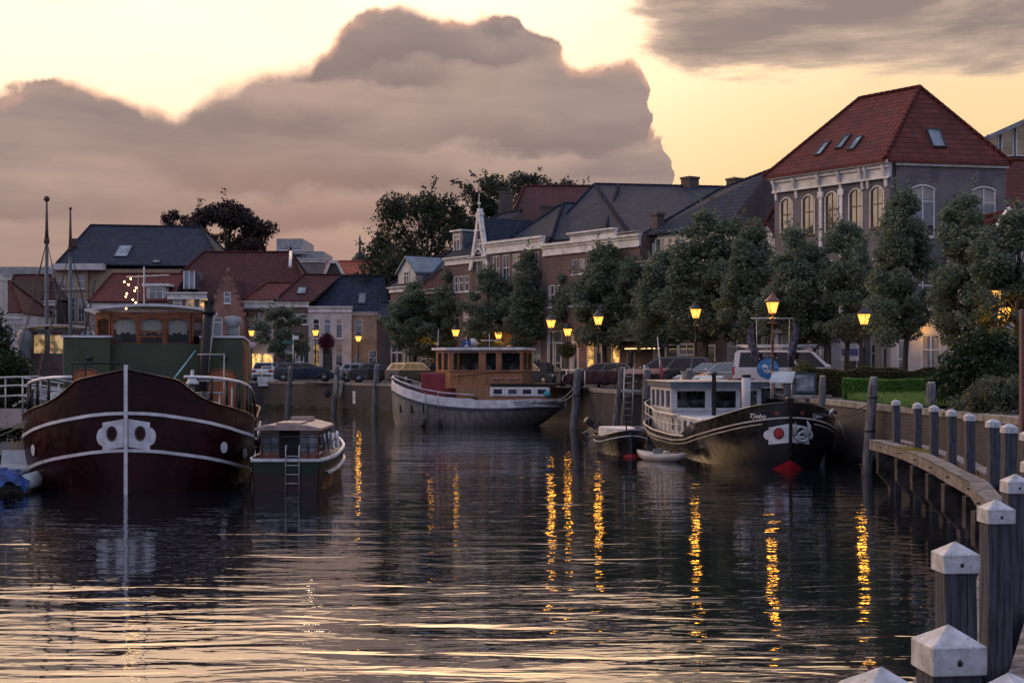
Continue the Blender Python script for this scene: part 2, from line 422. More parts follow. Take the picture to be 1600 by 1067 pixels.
# ---------------------------------------------------------------- water
def build_water():
    m = bpy.data.materials.new('canal_water'); m.use_nodes = True; t = NT(m.node_tree)
    b = m.node_tree.nodes['Principled BSDF']
    b.inputs['Base Color'].default_value = (.006, .008, .011, 1); b.inputs['Roughness'].default_value = .018
    b.inputs['IOR'].default_value = 2.5
    tc = t.n('ShaderNodeTexCoord')
    def mapped(sx, sy, rz=0.0):
        mp = t.n('ShaderNodeMapping'); t.put(mp.inputs[0], tc.outputs['Object'])
        mp.inputs['Scale'].default_value = (sx, sy, 1); mp.inputs['Rotation'].default_value = (0, 0, rz)
        return mp.outputs[0]
    n0 = t.noise(mapped(.16, .42, .05), 1.0, 2, .5, .5)
    n1 = t.noise(mapped(.45, 1.55, .08), 1.0, 2, .5, .6)
    n2 = t.noise(mapped(1.7, 4.6, -.12), 1.0, 2, .5, .4)
    n3 = t.noise(mapped(7, 11, .3), 1.0, 2, .5)
    patch = t.sstep(t.noise(mapped(.05, .09), 1.0, 3, .5), .35, .65, .55, 1.15)
    h = t.m('ADD', t.m('ADD', t.m('MULTIPLY', n1, .0265), t.m('MULTIPLY', n2, .0064)), t.m('MULTIPLY', n3, .0003))
    h = t.m('ADD', h, t.m('MULTIPLY', n0, .040))
    h = t.m('MULTIPLY', h, patch)
    bp = t.n('ShaderNodeBump'); bp.inputs['Strength'].default_value = 1.0; bp.inputs['Distance'].default_value = 1.0
    t.put(bp.inputs['Height'], h); t.put(b.inputs['Normal'], bp.outputs[0])
    mb = MB(); mb.quad((-150, -60, 0), (150, -60, 0), (150, 220, 0), (-150, 220, 0))
    tag(mb.build('water', m), kind='structure')
build_water()

# ---------------------------------------------------------------- land and quay walls
EDGE_R = [(12.0,-40),(12.0,5),(12.2,20),(12.2,30),(12.0,40),(11.6,45),(11.2,60),(9.6,66.5),(5.4,69.5),(4.4,75),(4.2,83.5),(-7.7,95),(-19.6,112),(-26,113.5),(-150,113.5)]
street_m = brick_mat('clinker_paving', (.085,.075,.075), (.12,.10,.095), (.05,.048,.048), .22, .11, .008, .8, .3, .35)
quay_m = brick_mat('quay_bricks', (.025,.026,.034), (.037,.034,.040), (.013,.013,.018), .32, .105, .014, .75, .6, .55)
coping_m = mat('coping_stone', (.20,.19,.18), .8, var=.2, vscale=2.5, bump=.4)
def offset_line(L, d):
    out = []
    for i, p in enumerate(L):
        a = Vector(L[max(i-1,0)]); c = Vector(L[min(i+1,len(L)-1)]); t = (c - a).normalized()
        out.append((p[0] + t.y * d, p[1] - t.x * d))
    return out
def land(name, edge, outer, label, closed=False):
    inner = offset_line(edge, .42)
    mb = MB(); poly = [(x, y, QZ) for x, y in inner] + [(x, y, QZ) for x, y in outer]
    mb.quad(*poly); o = mb.build(name, street_m); tag(o, kind='structure')
    # fix winding so that the face looks up
    if o.data.polygons[0].normal.z < 0: o.data.flip_normals()
    wall = thing('quay_wall', label, 'quay wall')
    mb = MB()
    for a, b in zip(edge, edge[1:]):
        mb.quad((a[0], a[1], -1.5), (b[0], b[1], -1.5), (b[0], b[1], QZ - .14), (a[0], a[1], QZ - .14))
    mb.build('brick_face', quay_m, wall)
    out2 = offset_line(edge, -.05); mb = MB()
    for (a, b, c, d) in zip(out2, out2[1:], inner[1:], inner):
        L = (Vector(b) - Vector(a)).length; n = max(1, int(L / 1.2))
        for k in range(n):
            f0, f1 = k / n + .008 / L * 1, (k + 1) / n - .008 / L
            p = [Vector(a).lerp(Vector(b), f0), Vector(a).lerp(Vector(b), f1), Vector(d).lerp(Vector(c), f1), Vector(d).lerp(Vector(c), f0)]
            zt = QZ + .035
            mb.prism([(q.x, q.y, QZ - .14) for q in p], (0, 0, .14 + .035))
    mb.build('coping', coping_m, wall)
    # green-black tide band, a thin growth on the bricks
    mb = MB()
    o3 = offset_line(edge, -.012)
    for a, b in zip(o3, o3[1:]):
        L = (Vector(b) - Vector(a)).length; n = max(1, int(L / .5)); prev = None
        for k in range(n + 1):
            q = Vector(a).lerp(Vector(b), k / n); z = .32 + .12 * math.sin(k * 1.7 + a[0]) + random.uniform(-.08, .08)
            if prev: mb.quad((prev[0], prev[1], -1), (q.x, q.y, -1), (q.x, q.y, z), (prev[0], prev[1], prev[2]))
            prev = (q.x, q.y, z)
    mb.build('algae_band', mat('wet_algae', (.014,.017,.013), .35, var=.3, bump=.4), wall)
    return wall
land('street', EDGE_R, [(-150, 600), (700, 600), (700, -40)], 'long dark brick quay wall with pale coping along the far bank and right bank')
EDGE_L = [(-150, 112), (-60, 84), (-22.5, 57.5), (-19.4, 50), (-17.8, 45), (-16.6, 36), (-16.6, 18), (-16.6, -40)][::1]
land('left_bank', EDGE_L, [(-150, -40)], 'low dark quay wall of the left bank behind the gangway')
# wide ground to the horizon, under everything
mb = MB(); mb.quad((-3000, -1500, -1.6), (3000, -1500, -1.6), (3000, 3500, -1.6), (-3000, 3500, -1.6))
tag(mb.build('ground', mat('far_ground', (.05, .05, .045), .9)), kind='structure')
# kerb line and road behind the lamps
asph = mat('asphalt', (.05, .05, .052), .85, var=.15, vscale=4, bump=.3, bscale=60)
mb = MB(); mb.quad(*[(15.0,50,QZ),(22,50,QZ),(14.5,72,QZ),(3,92,QZ),(-12,106,QZ),(-20,118,QZ),(-60,118,QZ),(-60,115,QZ),(-20,115,QZ),(-14,103,QZ),(-1,89.5,QZ),(7.5,72,QZ)])
ro = tag(mb.build('road', asph), kind='structure'); ro.location.z = .004

# grass verge above the wall on the right
grass_m = leaf_mat('grass_blades', (.09,.19,.045), (.14,.25,.06), (.14,.18,.08))
soil = mat('verge_soil', (.03,.045,.015), .95, var=.3, vscale=3)
def gpoint(u, v): return (lerp(lerp(11.75, 12.5, v), lerp(19, 17, v), u), lerp(42, 53.0, v))
mb = MB(); rows = 14
mb.loft([[(*gpoint(i / rows, j / rows), QZ + .05 + .10 * math.sin(i / rows * 3.1)) for i in range(rows + 1)] for j in range(rows + 1)], False)
o = mb.build('verge', soil); tag(o, kind='structure')
rg = np.random.RandomState(3); mb = MB()
for k in range(9000):
    u, v = rg.rand() ** 1.5, rg.rand(); x, y = gpoint(u, v); h = .10 + .16 * rg.rand(); a = rg.rand() * 6.28; q = .022
    dx, dy = math.cos(a) * q, math.sin(a) * q; lx, ly = rg.randn(2) * .05
    z = QZ + .05 + .10 * math.sin(u * 3.1)
    mb.add([(x-dx, y-dy, z-.02), (x+dx, y+dy, z-.02), (x+lx, y+ly, z+h)], [(0, 1, 2)])
tag(mb.build('grass', grass_m, uv=False), kind='stuff')

# ---------------------------------------------------------------- street lamps
lamp_glass = bpy.data.materials.new('lantern_glass'); lamp_glass.use_nodes = True
_t = NT(lamp_glass.node_tree); _b = lamp_glass.node_tree.nodes['Principled BSDF']
_e = _t.n('ShaderNodeEmission'); _e.inputs[0].default_value = (1.0, .42, .07, 1); _e.inputs[1].default_value = 1.9
_tr = _t.n('ShaderNodeBsdfTransparent'); _mx = _t.n('ShaderNodeMixShader'); _mx.inputs[0].default_value = .62
_t.put(_mx.inputs[1], _tr.outputs[0]); _t.put(_mx.inputs[2], _e.outputs[0]); _t.put(lamp_glass.node_tree.nodes['Material Output'].inputs[0], _mx.outputs[0])
lamp_bulb = mat('lamp_filament', (1, .8, .4), .5, emit=(1.0, .40, .04), es=6.5)
def make_lamp(H, label, power=28.0, post=None, bars=False, col=None):
    L = thing('street_lamp', label, 'street lamp', group='old lantern street lamps along the quay')
    pm = col or iron
    mb = MB()
    if post != 'none':
        mb.lathe((0,0,0), [(.14,0),(.14,.06),(.11,.1),(.10,.55),(.12,.6),(.07,.68),(.055,1.0),(.05,H*.62),(.075,H*.63),(.05,H*.65),(.038,H-.45),(.06,H-.42),(.03,H-.36),(.03,H-.2)], 10)
        mb.cyl((-.28,0,H-.62),(.28,0,H-.62),.018,n=6)
    else:
        mb.tube([(0,.9,H-.7),(0,.45,H-.35),(0,0,H-.42)], .025, 6); mb.cyl((0,0,H-.45),(0,0,H-.2),.03)
        mb.box(-.08,.08,.88,.95,H-.95,H-.45)
    mb.build('lamp_post', pm, L)
    fr = MB(); g = MB(); b, tp, z0, z1 = .115, .215, H - .2, H + .27
    cs0 = [(-b,-b),(b,-b),(b,b),(-b,b)]; cs1 = [(-tp,-tp),(tp,-tp),(tp,tp),(-tp,tp)]
    for i in range(4):
        j = (i + 1) % 4
        fr.cyl((*cs0[i], z0), (*cs1[i], z1), .014, n=4)
        fr.cyl((*cs0[i], z0), (*cs0[j], z0), .016, n=4); fr.cyl((*cs1[i], z1), (*cs1[j], z1), .02, n=4)
        k = .97
        g.quad((cs0[i][0]*k,cs0[i][1]*k,z0),(cs0[j][0]*k,cs0[j][1]*k,z0),(cs1[j][0]*k,cs1[j][1]*k,z1),(cs1[i][0]*k,cs1[i][1]*k,z1))
    fr.build('lantern_frame', pm, L); g.build('lantern_glass', lamp_glass, L, uv=False)
    rf = MB(); rf.lathe((0,0,z1+.01), [(.36,0),(.34,.03),(.16,.2),(.13,.22),(.13,.27),(.05,.33),(.02,.36),(.035,.40),(.01,.46)], 8)
    rf.build('lantern_roof', pm, L)
    mb = MB(); mb.ball((0,0,H+.04), .078, 8, 6, (1,1,1.25)); mb.build('bulb', lamp_bulb, L, uv=False)
    pl = bpy.data.lights.new('lamp_light', 'POINT'); pl.energy = power; pl.color = (1, .38, .035); pl.shadow_soft_size = .18
    po = bpy.data.objects.new('lamp_light', pl); COL.objects.link(po); po.parent = L; po.location = (0, 0, H - .32)
    return L
lamp_spots = [  # column, row of the lantern, lantern height above the quay, look
    (493, 521, 3.9, None, 'black street lamp with a lit lantern in front of the white corner house'),
    (560, 530, 3.4, None, 'black street lamp lit beside the beige side wall of the white corner house'),
    (712, 521, 3.5, None, 'lit street lamp rising just behind the left end of the wooden wheelhouse'),
    (861, 507, 3.9, None, 'lit street lamp just right of the wheelhouse of the grey ship'),
    (935, 502, 3.9, None, 'lit street lamp over the dark parked car with a bicycle in front'),
    (1087, 491, 3.9, None, 'lit street lamp beside the black people carrier and above the white wheelhouse'),
    (1350, 500, 3.3, None, 'lit black street lamp in front of the grey brick pier, above the clipped hedge'),
    (393, 522, 3.9, None, 'lit street lamp rising above the right corner of the green deckhouse'),
    (1557, 466, 4.3, None, 'upper of the two lit lamps shining through the tree at the right edge'),
    (1567, 492, 3.5, None, 'lower of the two lit lamps shining through the tree at the right edge'),
    (673, 526, 3.3, 'none', 'small lit wall lantern above the hanging basket by the low gabled houses'),
    (779, 525, 3.3, 'none', 'small lit wall lantern glowing between the trees above the wooden wheelhouse'),
    (887, 520, 3.4, 'none', 'lit wall lantern glowing through leaves between the two posts nearest the ship stern'),
]
for px, py, hh, post, lb in lamp_spots:
    D = (QZ + hh - CAMZ) / ((570 - py) / 2222)
    if D > 119: D = 119
    if px in (1557, 1567): D = 50.2 if px == 1557 else 50.6; hh = world_z(py, D) - QZ
    if px in (673, 779, 887): D = {673: 107.0, 779: 100.0, 887: 93.0}[px]; hh = world_z(py, D) - QZ
    if px in (935, 861): D = {935: 81.5, 861: 86.0}[px]; hh = world_z(py, D) - QZ
    if px == 712: D = 103; hh = world_z(py, D) - QZ
    if px == 560: D = 122; hh = world_z(py, D) - QZ
    L = make_lamp(hh, lb, post=post)
    L.location = (world_x(px, D), D, QZ); L.rotation_euler = (0, 0, R(random.uniform(20, 70)) if post is None else R(-54))
# the brown lamp mast with crossbar and two furled flags
rust = mat('brown_mast_paint', (.16, .055, .03), .5, var=.2)
D = 60.0; hh = world_z(482, D) - QZ
L = make_lamp(hh, 'lit lantern on a tall brown post with crossbar, behind the black bow', post=None, col=rust)
L.location = (world_x(1207, D), D, QZ); L.rotation_euler = (0, 0, R(10))
mb = MB(); mb.cyl((-.95,0,hh-.42),(.95,0,hh-.42),.03,n=6); mb.build('crossbar', steel, L)
flag_m = mat('furled_flag_cloth', (.07,.065,.10), .9, var=.4, vscale=5, bump=.5, bscale=6)
for sx, lb in ((-1, 'dark limp flag hanging from the left end of the lamp crossbar'), (1, 'dark limp flag hanging from the right end of the lamp crossbar')):
    fl = thing('flag', lb, 'flag', (world_x(1207, D) + sx * .85, D - .12, QZ + hh - .5), group='limp flags on the lamp crossbar')
    mb = MB(); rings = []
    for k in range(12):
        z = -.05 - k * .17; wdt = .03 + .13 * math.sin(k / 11 * 2.6) ; sh = sx * .10 * math.sin(k * .5)
        rings.append([(sh + wdt * math.cos(a) * (1 + .3 * math.sin(3 * a + k)), .5 * wdt * math.sin(a), z) for a in (2 * math.pi * j / 14 for j in range(14))])
    mb.smooth = True; mb.loft(rings, True, True, True); mb.build('cloth', flag_m, fl)
    mb = MB(); mb.cyl((-.15 * sx, 0, .04), (-.20 * sx, 0, -2.1), .014, n=5); mb.build('flag_staff', steel, fl)
# ---------------------------------------------------------------- houses
B_brown = brick_mat('brown_bricks', (.115,.070,.072), (.155,.092,.092), (.14,.125,.115), stain=.3)
B_grey = brick_mat('grey_bricks', (.112,.108,.125), (.150,.140,.155), (.21,.195,.195), stain=.25)
B_red = brick_mat('red_bricks', (.25,.105,.080), (.30,.135,.10), (.22,.18,.16), stain=.35)
B_dark = brick_mat('dark_bricks', (.075,.055,.055), (.10,.07,.068), (.11,.10,.10), stain=.3)
P_white = mat('white_render', (.50,.48,.47), .8, var=.10, vscale=.8, bump=.1)
P_cream = mat('cream_render', (.42,.35,.26), .8, var=.12, vscale=.8, bump=.1)
P_beige = mat('beige_render', (.36,.28,.20), .8, var=.12, vscale=.8, bump=.1)
T_red = tile_mat('red_pantiles', (.150,.042,.036), (.095,.030,.027))
T_orange = tile_mat('orange_pantiles', (.36,.085,.045), (.27,.065,.040))
T_maroon = tile_mat('maroon_pantiles', (.098,.033,.033), (.058,.023,.025))
T_black = tile_mat('black_pantiles', (.020,.027,.048), (.034,.043,.068))
T_slate = tile_mat('slate_tiles', (.024,.031,.050), (.038,.047,.068), .3, .25)
trim = mat('painted_trim', (.66,.65,.64), .55, var=.1, vscale=2)
zinc = mat('zinc', (.20,.22,.25), .45, .4, var=.15)
brown_frame = mat('brown_frames', (.12,.06,.035), .5)
sky_glass = glass_mat('skylight_glass', (.06,.075,.09), .06, 1.6)
blind_m = mat('window_blind', (.33,.31,.28), .8, var=.1)

def window(par, x, z0, z1, w, y=0.0, kind='sash', glassm=None, fm=None, arch=0.0, M=None, sill=True, wallm=None):
    """one window centred at x, between z0 and z1, in a wall whose face is y; the frame is the part and the pane its sub-part"""
    fm = fm or trim; x0, x1 = x - w / 2, x + w / 2; fw = .075 if w > .6 else .05
    mb = MB(); mb.M = M; pn = MB(); pn.M = M
    f0, f1 = y + .03, y + .11
    mb.box(x0, x0 + fw, f0, f1, z0, z1); mb.box(x1 - fw, x1, f0, f1, z0, z1)
    mb.box(x0 + fw, x1 - fw, f0, f1, z0, z0 + fw); mb.box(x0 + fw, x1 - fw, f0, f1, z1 - fw, z1)
    b0, b1 = y + .045, y + .095
    if kind in ('sash', 'sash6'):
        zm = lerp(z0, z1, .56); mb.box(x0 + fw, x1 - fw, b0 - .006, b1, zm - .03, zm + .03)
        if kind == 'sash6' or w > .8:
            mb.box(x - .018, x + .018, b0, b1, z0 + fw, z1 - fw)
        if kind == 'sash6':
            for q in (.28, .78):
                zz = lerp(z0, z1, q); mb.box(x0 + fw, x1 - fw, b0 + .003, b1, zz - .014, zz + .014)
    elif kind == 'cross':
        mb.box(x - .03, x + .03, b0, b1, z0 + fw, z1 - fw); zm = lerp(z0, z1, .68); mb.box(x0 + fw, x1 - fw, b0 - .006, b1, zm - .03, zm + .03)
    elif kind == 'tall':
        zm = lerp(z0, z1, .72); mb.box(x0 + fw, x1 - fw, b0 - .006, b1, zm - .03, zm + .03)
    if sill: mb.box(x0 - .06, x1 + .06, y - .07, f1, z0 - .075, z0 - .002)
    if arch > 0:      # a segmental head in the wall's own material fills the corners above the arc
        n = 8; k = .0
        for i in range(n):
            a, b = i / n, (i + 1) / n
            za, zb = (z1 - arch * (2 * a - 1) ** 2), (z1 - arch * (2 * b - 1) ** 2)
            xa, xb = lerp(x0, x1, a), lerp(x0, x1, b)
            mb.k = 1
            if z1 - min(za, zb) > .004: mb.prism([(xa, y + .004, za), (xb, y + .004, zb), (xb, y + .004, z1 + .002), (xa, y + .004, z1 + .002)], (0, .1, 0))
            mb.k = 2 if fm is brown_frame else 0; mb.prism([(xa, y - .02, za - .07), (xb, y - .02, zb - .07), (xb, y - .02, zb), (xa, y - .02, za)], (0, .12, 0))
        mb.k = 0
        if fm is brown_frame: mb.k = 2; mb.box(x0 - .07, x0 - .002, y - .02, y + .01, z0, z1 - arch - .05); mb.box(x1 + .002, x1 + .07, y - .02, y + .01, z0, z1 - arch - .05); mb.k = 0
    o = mb.build('window', [fm, wallm or B_grey, trim], par)
    if glassm is None: glassm = glass
    pn.quad((x0 + fw * .5, y + .075, z0 + fw * .5), (x1 - fw * .5, y + .075, z0 + fw * .5), (x1 - fw * .5, y + .075, z1 - fw * .5), (x0 + fw * .5, y + .075, z1 - fw * .5))
    pn.build('pane', glassm, o)
    if glassm is glass and w > .45 and random.random() < .5:
        q = random.choice((.25, .35, .5, .62)); bm_ = MB(); bm_.M = M; c0 = random.choice((0, 0, 1)); a0_, a1_ = (x0 + fw, x1 - fw) if not c0 else (x0 + fw, x0 + fw + (w - 2*fw) * .3)
        zq = z1 - fw - q * (z1 - z0) if not c0 else z0 + fw
        bm_.box(a0_, a1_, y + .068, y + .073, zq, z1 - fw); bm_.build('blind', blind_m, o)
        if c0: bm_ = MB(); bm_.M = M; bm_.box(x1 - fw - (w - 2*fw) * .3, x1 - fw, y + .068, y + .073, zq, z1 - fw); bm_.build('blind', blind_m, o)
    return o

def door(par, x, z0, z1, w, m=None, y=0.0, light=True, glassm=None):
    m = m or mat('dark_green_door', (.03, .045, .04), .4)
    mb = MB(); f = .09
    mb.box(x - w/2 - f, x - w/2, y - .02, y + .12, z0, z1 + f); mb.box(x + w/2, x + w/2 + f, y - .02, y + .12, z0, z1 + f); mb.box(x - w/2, x + w/2, y - .02, y + .12, z1, z1 + f)
    mb.k = 1; zt = z1 - (.45 if light else 0)
    mb.box(x - w/2, x + w/2, y + .06, y + .1, z0, zt - .03)
    for a in (.1, .55):
        mb.box(x - w*.36, x + w*.36, y + .045, y + .062, z0 + a * (zt - z0), z0 + (a + .35) * (zt - z0))
    o = mb.build('door', [trim, m], par)
    if light:
        pn = MB(); pn.quad((x - w/2, y + .07, zt), (x + w/2, y + .07, zt), (x + w/2, y + .07, z1), (x - w/2, y + .07, z1)); pn.build('pane', glassm or glass, o)
    hb = MB(); hb.ball((x + w * .36, y + .03, z0 + 1.0), .035, 6, 4); hb.build('handle', steel, o)
    return o

def wall_grid(mb, w, h, ops, y=0.0, rev=.12, x0=0.0, z0=0.0, top=None):
    """front wall in the plane y with real openings; top: optional function x -> height for gables"""
    xs = sorted(set([x0, w] + [a for o in ops for a in o[:2]])); zs = sorted(set([z0, h] + [a for o in ops for a in o[2:]]))
    for i in range(len(xs) - 1):
        for j in range(len(zs) - 1):
            cx, cz = (xs[i] + xs[i+1]) / 2, (zs[j] + zs[j+1]) / 2
            if any(o[0] < cx < o[1] and o[2] < cz < o[3] for o in ops): continue
            mb.quad((xs[i], y, zs[j]), (xs[i+1], y, zs[j]), (xs[i+1], y, zs[j+1]), (xs[i], y, zs[j+1]))
    for a, b, c, d in ops:
        mb.quad((a, y, c), (a, y + rev, c), (a, y + rev, d), (a, y, d)); mb.quad((b, y, c), (b, y, d), (b, y + rev, d), (b, y + rev, c))
        mb.quad((a, y, c), (b, y, c), (b, y + rev, c), (a, y + rev, c)); mb.quad((a, y, d), (a, y + rev, d), (b, y + rev, d), (b, y, d))
        mb.quad((a, y + rev, c), (b, y + rev, c), (b, y + rev, d), (a, y + rev, d))   # dark back

def cornice(par, x0, x1, z, h=.45, d=.3, m=None, y=0.0, name='cornice', brackets=0):
    mb = MB()
    mb.box(x0 - .02, x1 + .02, y - d * .35, y + .05, z - h, z - h * .45)
    mb.box(x0 - .05, x1 + .05, y - d * .6, y + .05, z - h * .44, z - h * .22)
    mb.box(x0 - .12, x1 + .12, y - d, y + .05, z - h * .215, z)
    mb.box(x0 - .03, x1 + .03, y - d * .45, y - d * .352, z - h - .07, z - h + .02)
    for i in range(brackets):
        x = lerp(x0 + .2, x1 - .2, i / max(1, brackets - 1))
        mb.prism([(x - .07, y - d * .9, z - h * .22), (x - .07, y - .02, z - h * .22), (x - .07, y - .02, z - h * 1.35), (x - .07, y - d * .4, z - h * .9)], (.14, 0, 0))
    return mb.build(name, m or trim, par)

def ridge_caps(mb, a, b, r=.13):
    a, b = Vector(a), Vector(b); L = (b - a).length; n = max(2, int(L / .38))
    for k in range(n):
        p, q = a.lerp(b, k / n), a.lerp(b, (k + 1.06) / n)
        mb.cyl(p, q, r * .86, r, 8)

def roof(par, E, A, B, m, gables=(False, False), name='roof', caps=True, capm=None, gm=None, thick=.10):
    """E: four eave corners (front-left, front-right, back-right, back-left); A, B: ridge ends (left, right)"""
    mb = MB(); lo = lambda p: (p[0], p[1], p[2] - thick)
    mb.quad(E[0], E[1], B, A); mb.quad(E[2], E[3], A, B)
    if not gables[1]: mb.quad(E[1], E[2], B)
    if not gables[0]: mb.quad(E[3], E[0], A)
    for i in range(4):
        p, q = E[i], E[(i + 1) % 4]
        if (i == 1 and gables[1]) or (i == 3 and gables[0]): continue
        mb.quad(lo(p), lo(q), q, p)
    mb.quad(lo(E[3]), lo(E[2]), lo(E[1]), lo(E[0]))
    o = mb.build(name, m, par)
    if gm:
        g = MB()
        if gables[1]: g.quad(E[1], E[2], B)
        if gables[0]: g.quad(E[3], E[0], A)
        g.build('gable_wall', gm, par)
    if caps:
        c = MB()
        segs = [(A, B)] if (Vector(A) - Vector(B)).length > .2 else []
        if not gables[0]: segs += [(E[0], A), (E[3], A)]
        if not gables[1]: segs += [(E[1], B), (E[2], B)]
        for p, q in segs: ridge_caps(c, p, q)
        c.build('ridge_tiles', capm or m, o)
    return o

def skylight(par, E0, E1, R1, R0, u, v, w=.8, h=1.1):
    """roof window lying on the slope E0-E1-R1-R0 at fractions u, v"""
    e0, e1, r1, r0 = map(Vector, (E0, E1, R1, R0))
    lo_, hi_ = e0.lerp(e1, u), r0.lerp(r1, u); p = lo_.lerp(hi_, v)
    ax = (e1 - e0).normalized(); n = ax.cross((r0 - e0).normalized() if (r0 - e0).length > .01 else (r1 - e0)).normalized()
    if n.z < 0: n = -n
    up = n.cross(ax).normalized()
    if up.z < 0: up = -up
    def P(a, b, c): return tuple(p + ax * a + up * b + n * c)
    mb = MB()
    for (a0, a1, b0, b1) in ((-w/2, w/2, 0, .07), (-w/2, w/2, h - .07, h), (-w/2, -w/2 + .07, .07, h - .07), (w/2 - .07, w/2, .07, h - .07)):
        mb.prism([P(a0, b0, -.02), P(a1, b0, -.02), P(a1, b1, -.02), P(a0, b1, -.02)], n * .11)
    o = mb.build('skylight', iron, par)
    g = MB(); g.quad(P(-w/2, 0, .055), P(w/2, 0, .055), P(w/2, h, .055), P(-w/2, h, .055)); g.build('pane', sky_glass, o)
    return o

def chimney(par, x, y, z0, z1, w=.7, d=.7, m=None, pots=2):
    mb = MB(); mb.box(x - w/2, x + w/2, y - d/2, y + d/2, z0, z1 - .16); mb.box(x - w/2 - .06, x + w/2 + .06, y - d/2 - .06, y + d/2 + .06, z1 - .16, z1)
    o = mb.build('chimney', m or B_dark, par)
    if pots:
        c = MB()
        for i in range(pots): c.lathe((x + (i - (pots-1)/2) * .3, y, z1), [(.10, 0), (.09, .25), (.12, .28), (.08, .3)], 8)
        c.build('chimney_pot', mat('terracotta', (.22,.08,.05), .8), o)
    return o

def house(label, cat, loc, dirx, w, d, h, wm, rows=(), doors=(), name='house', back=True, group=None, base=None, arch=0.0):
    """box house: facade in local y=0 facing -y; rows: (z0, z1, width, [x...], kind, {index: glass})"""
    rz = math.atan2(dirx[1], dirx[0])
    H = thing(name, label, cat, (loc[0], loc[1], QZ), rz, group)
    ops = [(x - ww/2, x + ww/2, a, b) for (a, b, ww, xs, *_) in rows for x in xs] + [(x - ww/2, x + ww/2, a, b) for (x, a, b, ww, *_) in doors]
    mb = MB(); wall_grid(mb, w, h, ops)
    mb.quad((w,0,0),(w,d,0),(w,d,h),(w,0,h)); mb.quad((w,d,0),(0,d,0),(0,d,h),(w,d,h)); mb.quad((0,d,0),(0,0,0),(0,0,h),(0,d,h)); mb.quad((0,.13,h),(w,.13,h),(w,d,h),(0,d,h))
    mb.build('wall', wm, H)
    for (a, b, ww, xs, kind, *ex) in rows:
        gl = ex[0] if ex else {}
        for i, x in enumerate(xs):
            window(H, x, a, b, ww, kind=kind, glassm=gl.get(i), arch=arch if len(ex) < 2 else ex[1], wallm=wm)
    for (x, a, b, ww, *ex) in doors: door(H, x, a, b, ww, *(ex[:1]))
    if base:
        mb = MB(); xs = [0] + sorted(sum([[x - ww/2 - .1, x + ww/2 + .1] for (x, a, b, ww, *_) in doors if a < .3], [])) + [w]
        for i in range(0, len(xs), 2):
            if xs[i+1] > xs[i]: mb.box(xs[i], xs[i+1], -.04, .0, 0, base)
        mb.build('plinth', mat('stone_plinth', (.17,.165,.16), .8, var=.2), H)
    return H

weather(trim, (.20,.19,.18), .55, .72, .55, 1.6, (1, 1, .35)); weather(P_white, (.22,.20,.18), .56, .74, .5, .9, (1, 1, .3)); weather(P_beige, (.16,.12,.09), .56, .74, .45, .9, (1, 1, .3)); weather(P_cream, (.18,.14,.10), .56, .74, .45, .9, (1, 1, .3))
for _m in (B_brown, B_grey, B_red, B_dark): weather(_m, tuple(x * .5 + .01 for x in (.10,.09,.09)), .55, .70, .5, 1.1, (1, 1, .35)); weather(_m, (.26,.24,.23), .66, .74, .35, 2.2, (1, 1, .7))
for _m in (T_red, T_maroon, T_orange, T_black, T_slate): weather(_m, (.075,.075,.060), .58, .70, .45, 1.4)
# ---- the row along the quay on the right; t runs from the big corner house away from the camera
P0 = Vector((14.7, 79.6)); RD = Vector((-.58, .81)).normalized()
def t_of(px):
    k = (px - 800) / 2222
    return (P0.x - k * P0.y) / (k * RD.y - RD.x)
def at_t(t): return P0 + RD * t
def zt(px, py):  # height above quay of a photo point on the row's facade plane
    D = at_t(t_of(px)).y
    return world_z(py, D) - QZ
def row_house(pxl, pxr, off=0.0):
    tl, tr = t_of(pxl), t_of(pxr); p = at_t(tl); nrm = Vector((.81, .58))
    p = p + nrm * off
    return (p.x, p.y), tuple(-RD), tl - tr, lambda px: tl - t_of(px)

# -- big corner house with the red hipped roof
FR, FL, BR = Vector((19.4, 73.0)), Vector((14.7, 79.6)), Vector((25.8, 74.3))
wF = (FR - FL).length; dF = (FR - FL).normalized(); hB = 11.80
Hb = thing('corner_house', 'tall grey brick corner house with red hipped roof and white bracketed cornice', 'house', (FL.x, FL.y, QZ), math.atan2(dF.y, dF.x))
big_inv = (Matrix.Translation((FL.x, FL.y, QZ)) @ Matrix.Rotation(math.atan2(dF.y, dF.x), 4, 'Z')).inverted()
def bl(p, z): q = big_inv @ Vector((p[0], p[1], 0)); return (q.x, q.y, z)
bays = [wF * f for f in (.11, .31, .515, .72, .895)]
rowsF = [(8.40, 10.60, .82, bays), (4.4, 6.9, .85, bays), (.5, 3.0, .9, [bays[0], bays[1], bays[3], bays[4]])]
opsF = [(x - ww/2, x + ww/2, a, b) for a, b, ww, xs in rowsF for x in xs] + [(bays[2] - .55, bays[2] + .55, .15, 2.9)]
mb = MB(); wall_grid(mb, wF, hB, opsF)
mb.build('wall', B_grey, Hb)
cur_g = lit_mat('dusk_in_panes', (.55, .42, .24), .55, 1.2)
for ri, (a, b, ww, xs) in enumerate(rowsF):
    for x in xs: window(Hb, x, a, b, ww, kind='sash' if ww < 1 else 'cross', arch=.22 if ri < 2 else 0, fm=brown_frame if ri < 2 else None, wallm=B_grey, glassm=glass_mat('mirror_pane', (.07, .065, .05), .02, 2.6) if ri == 0 else None)
door(Hb, bays[2], .15, 2.9, 1.1)
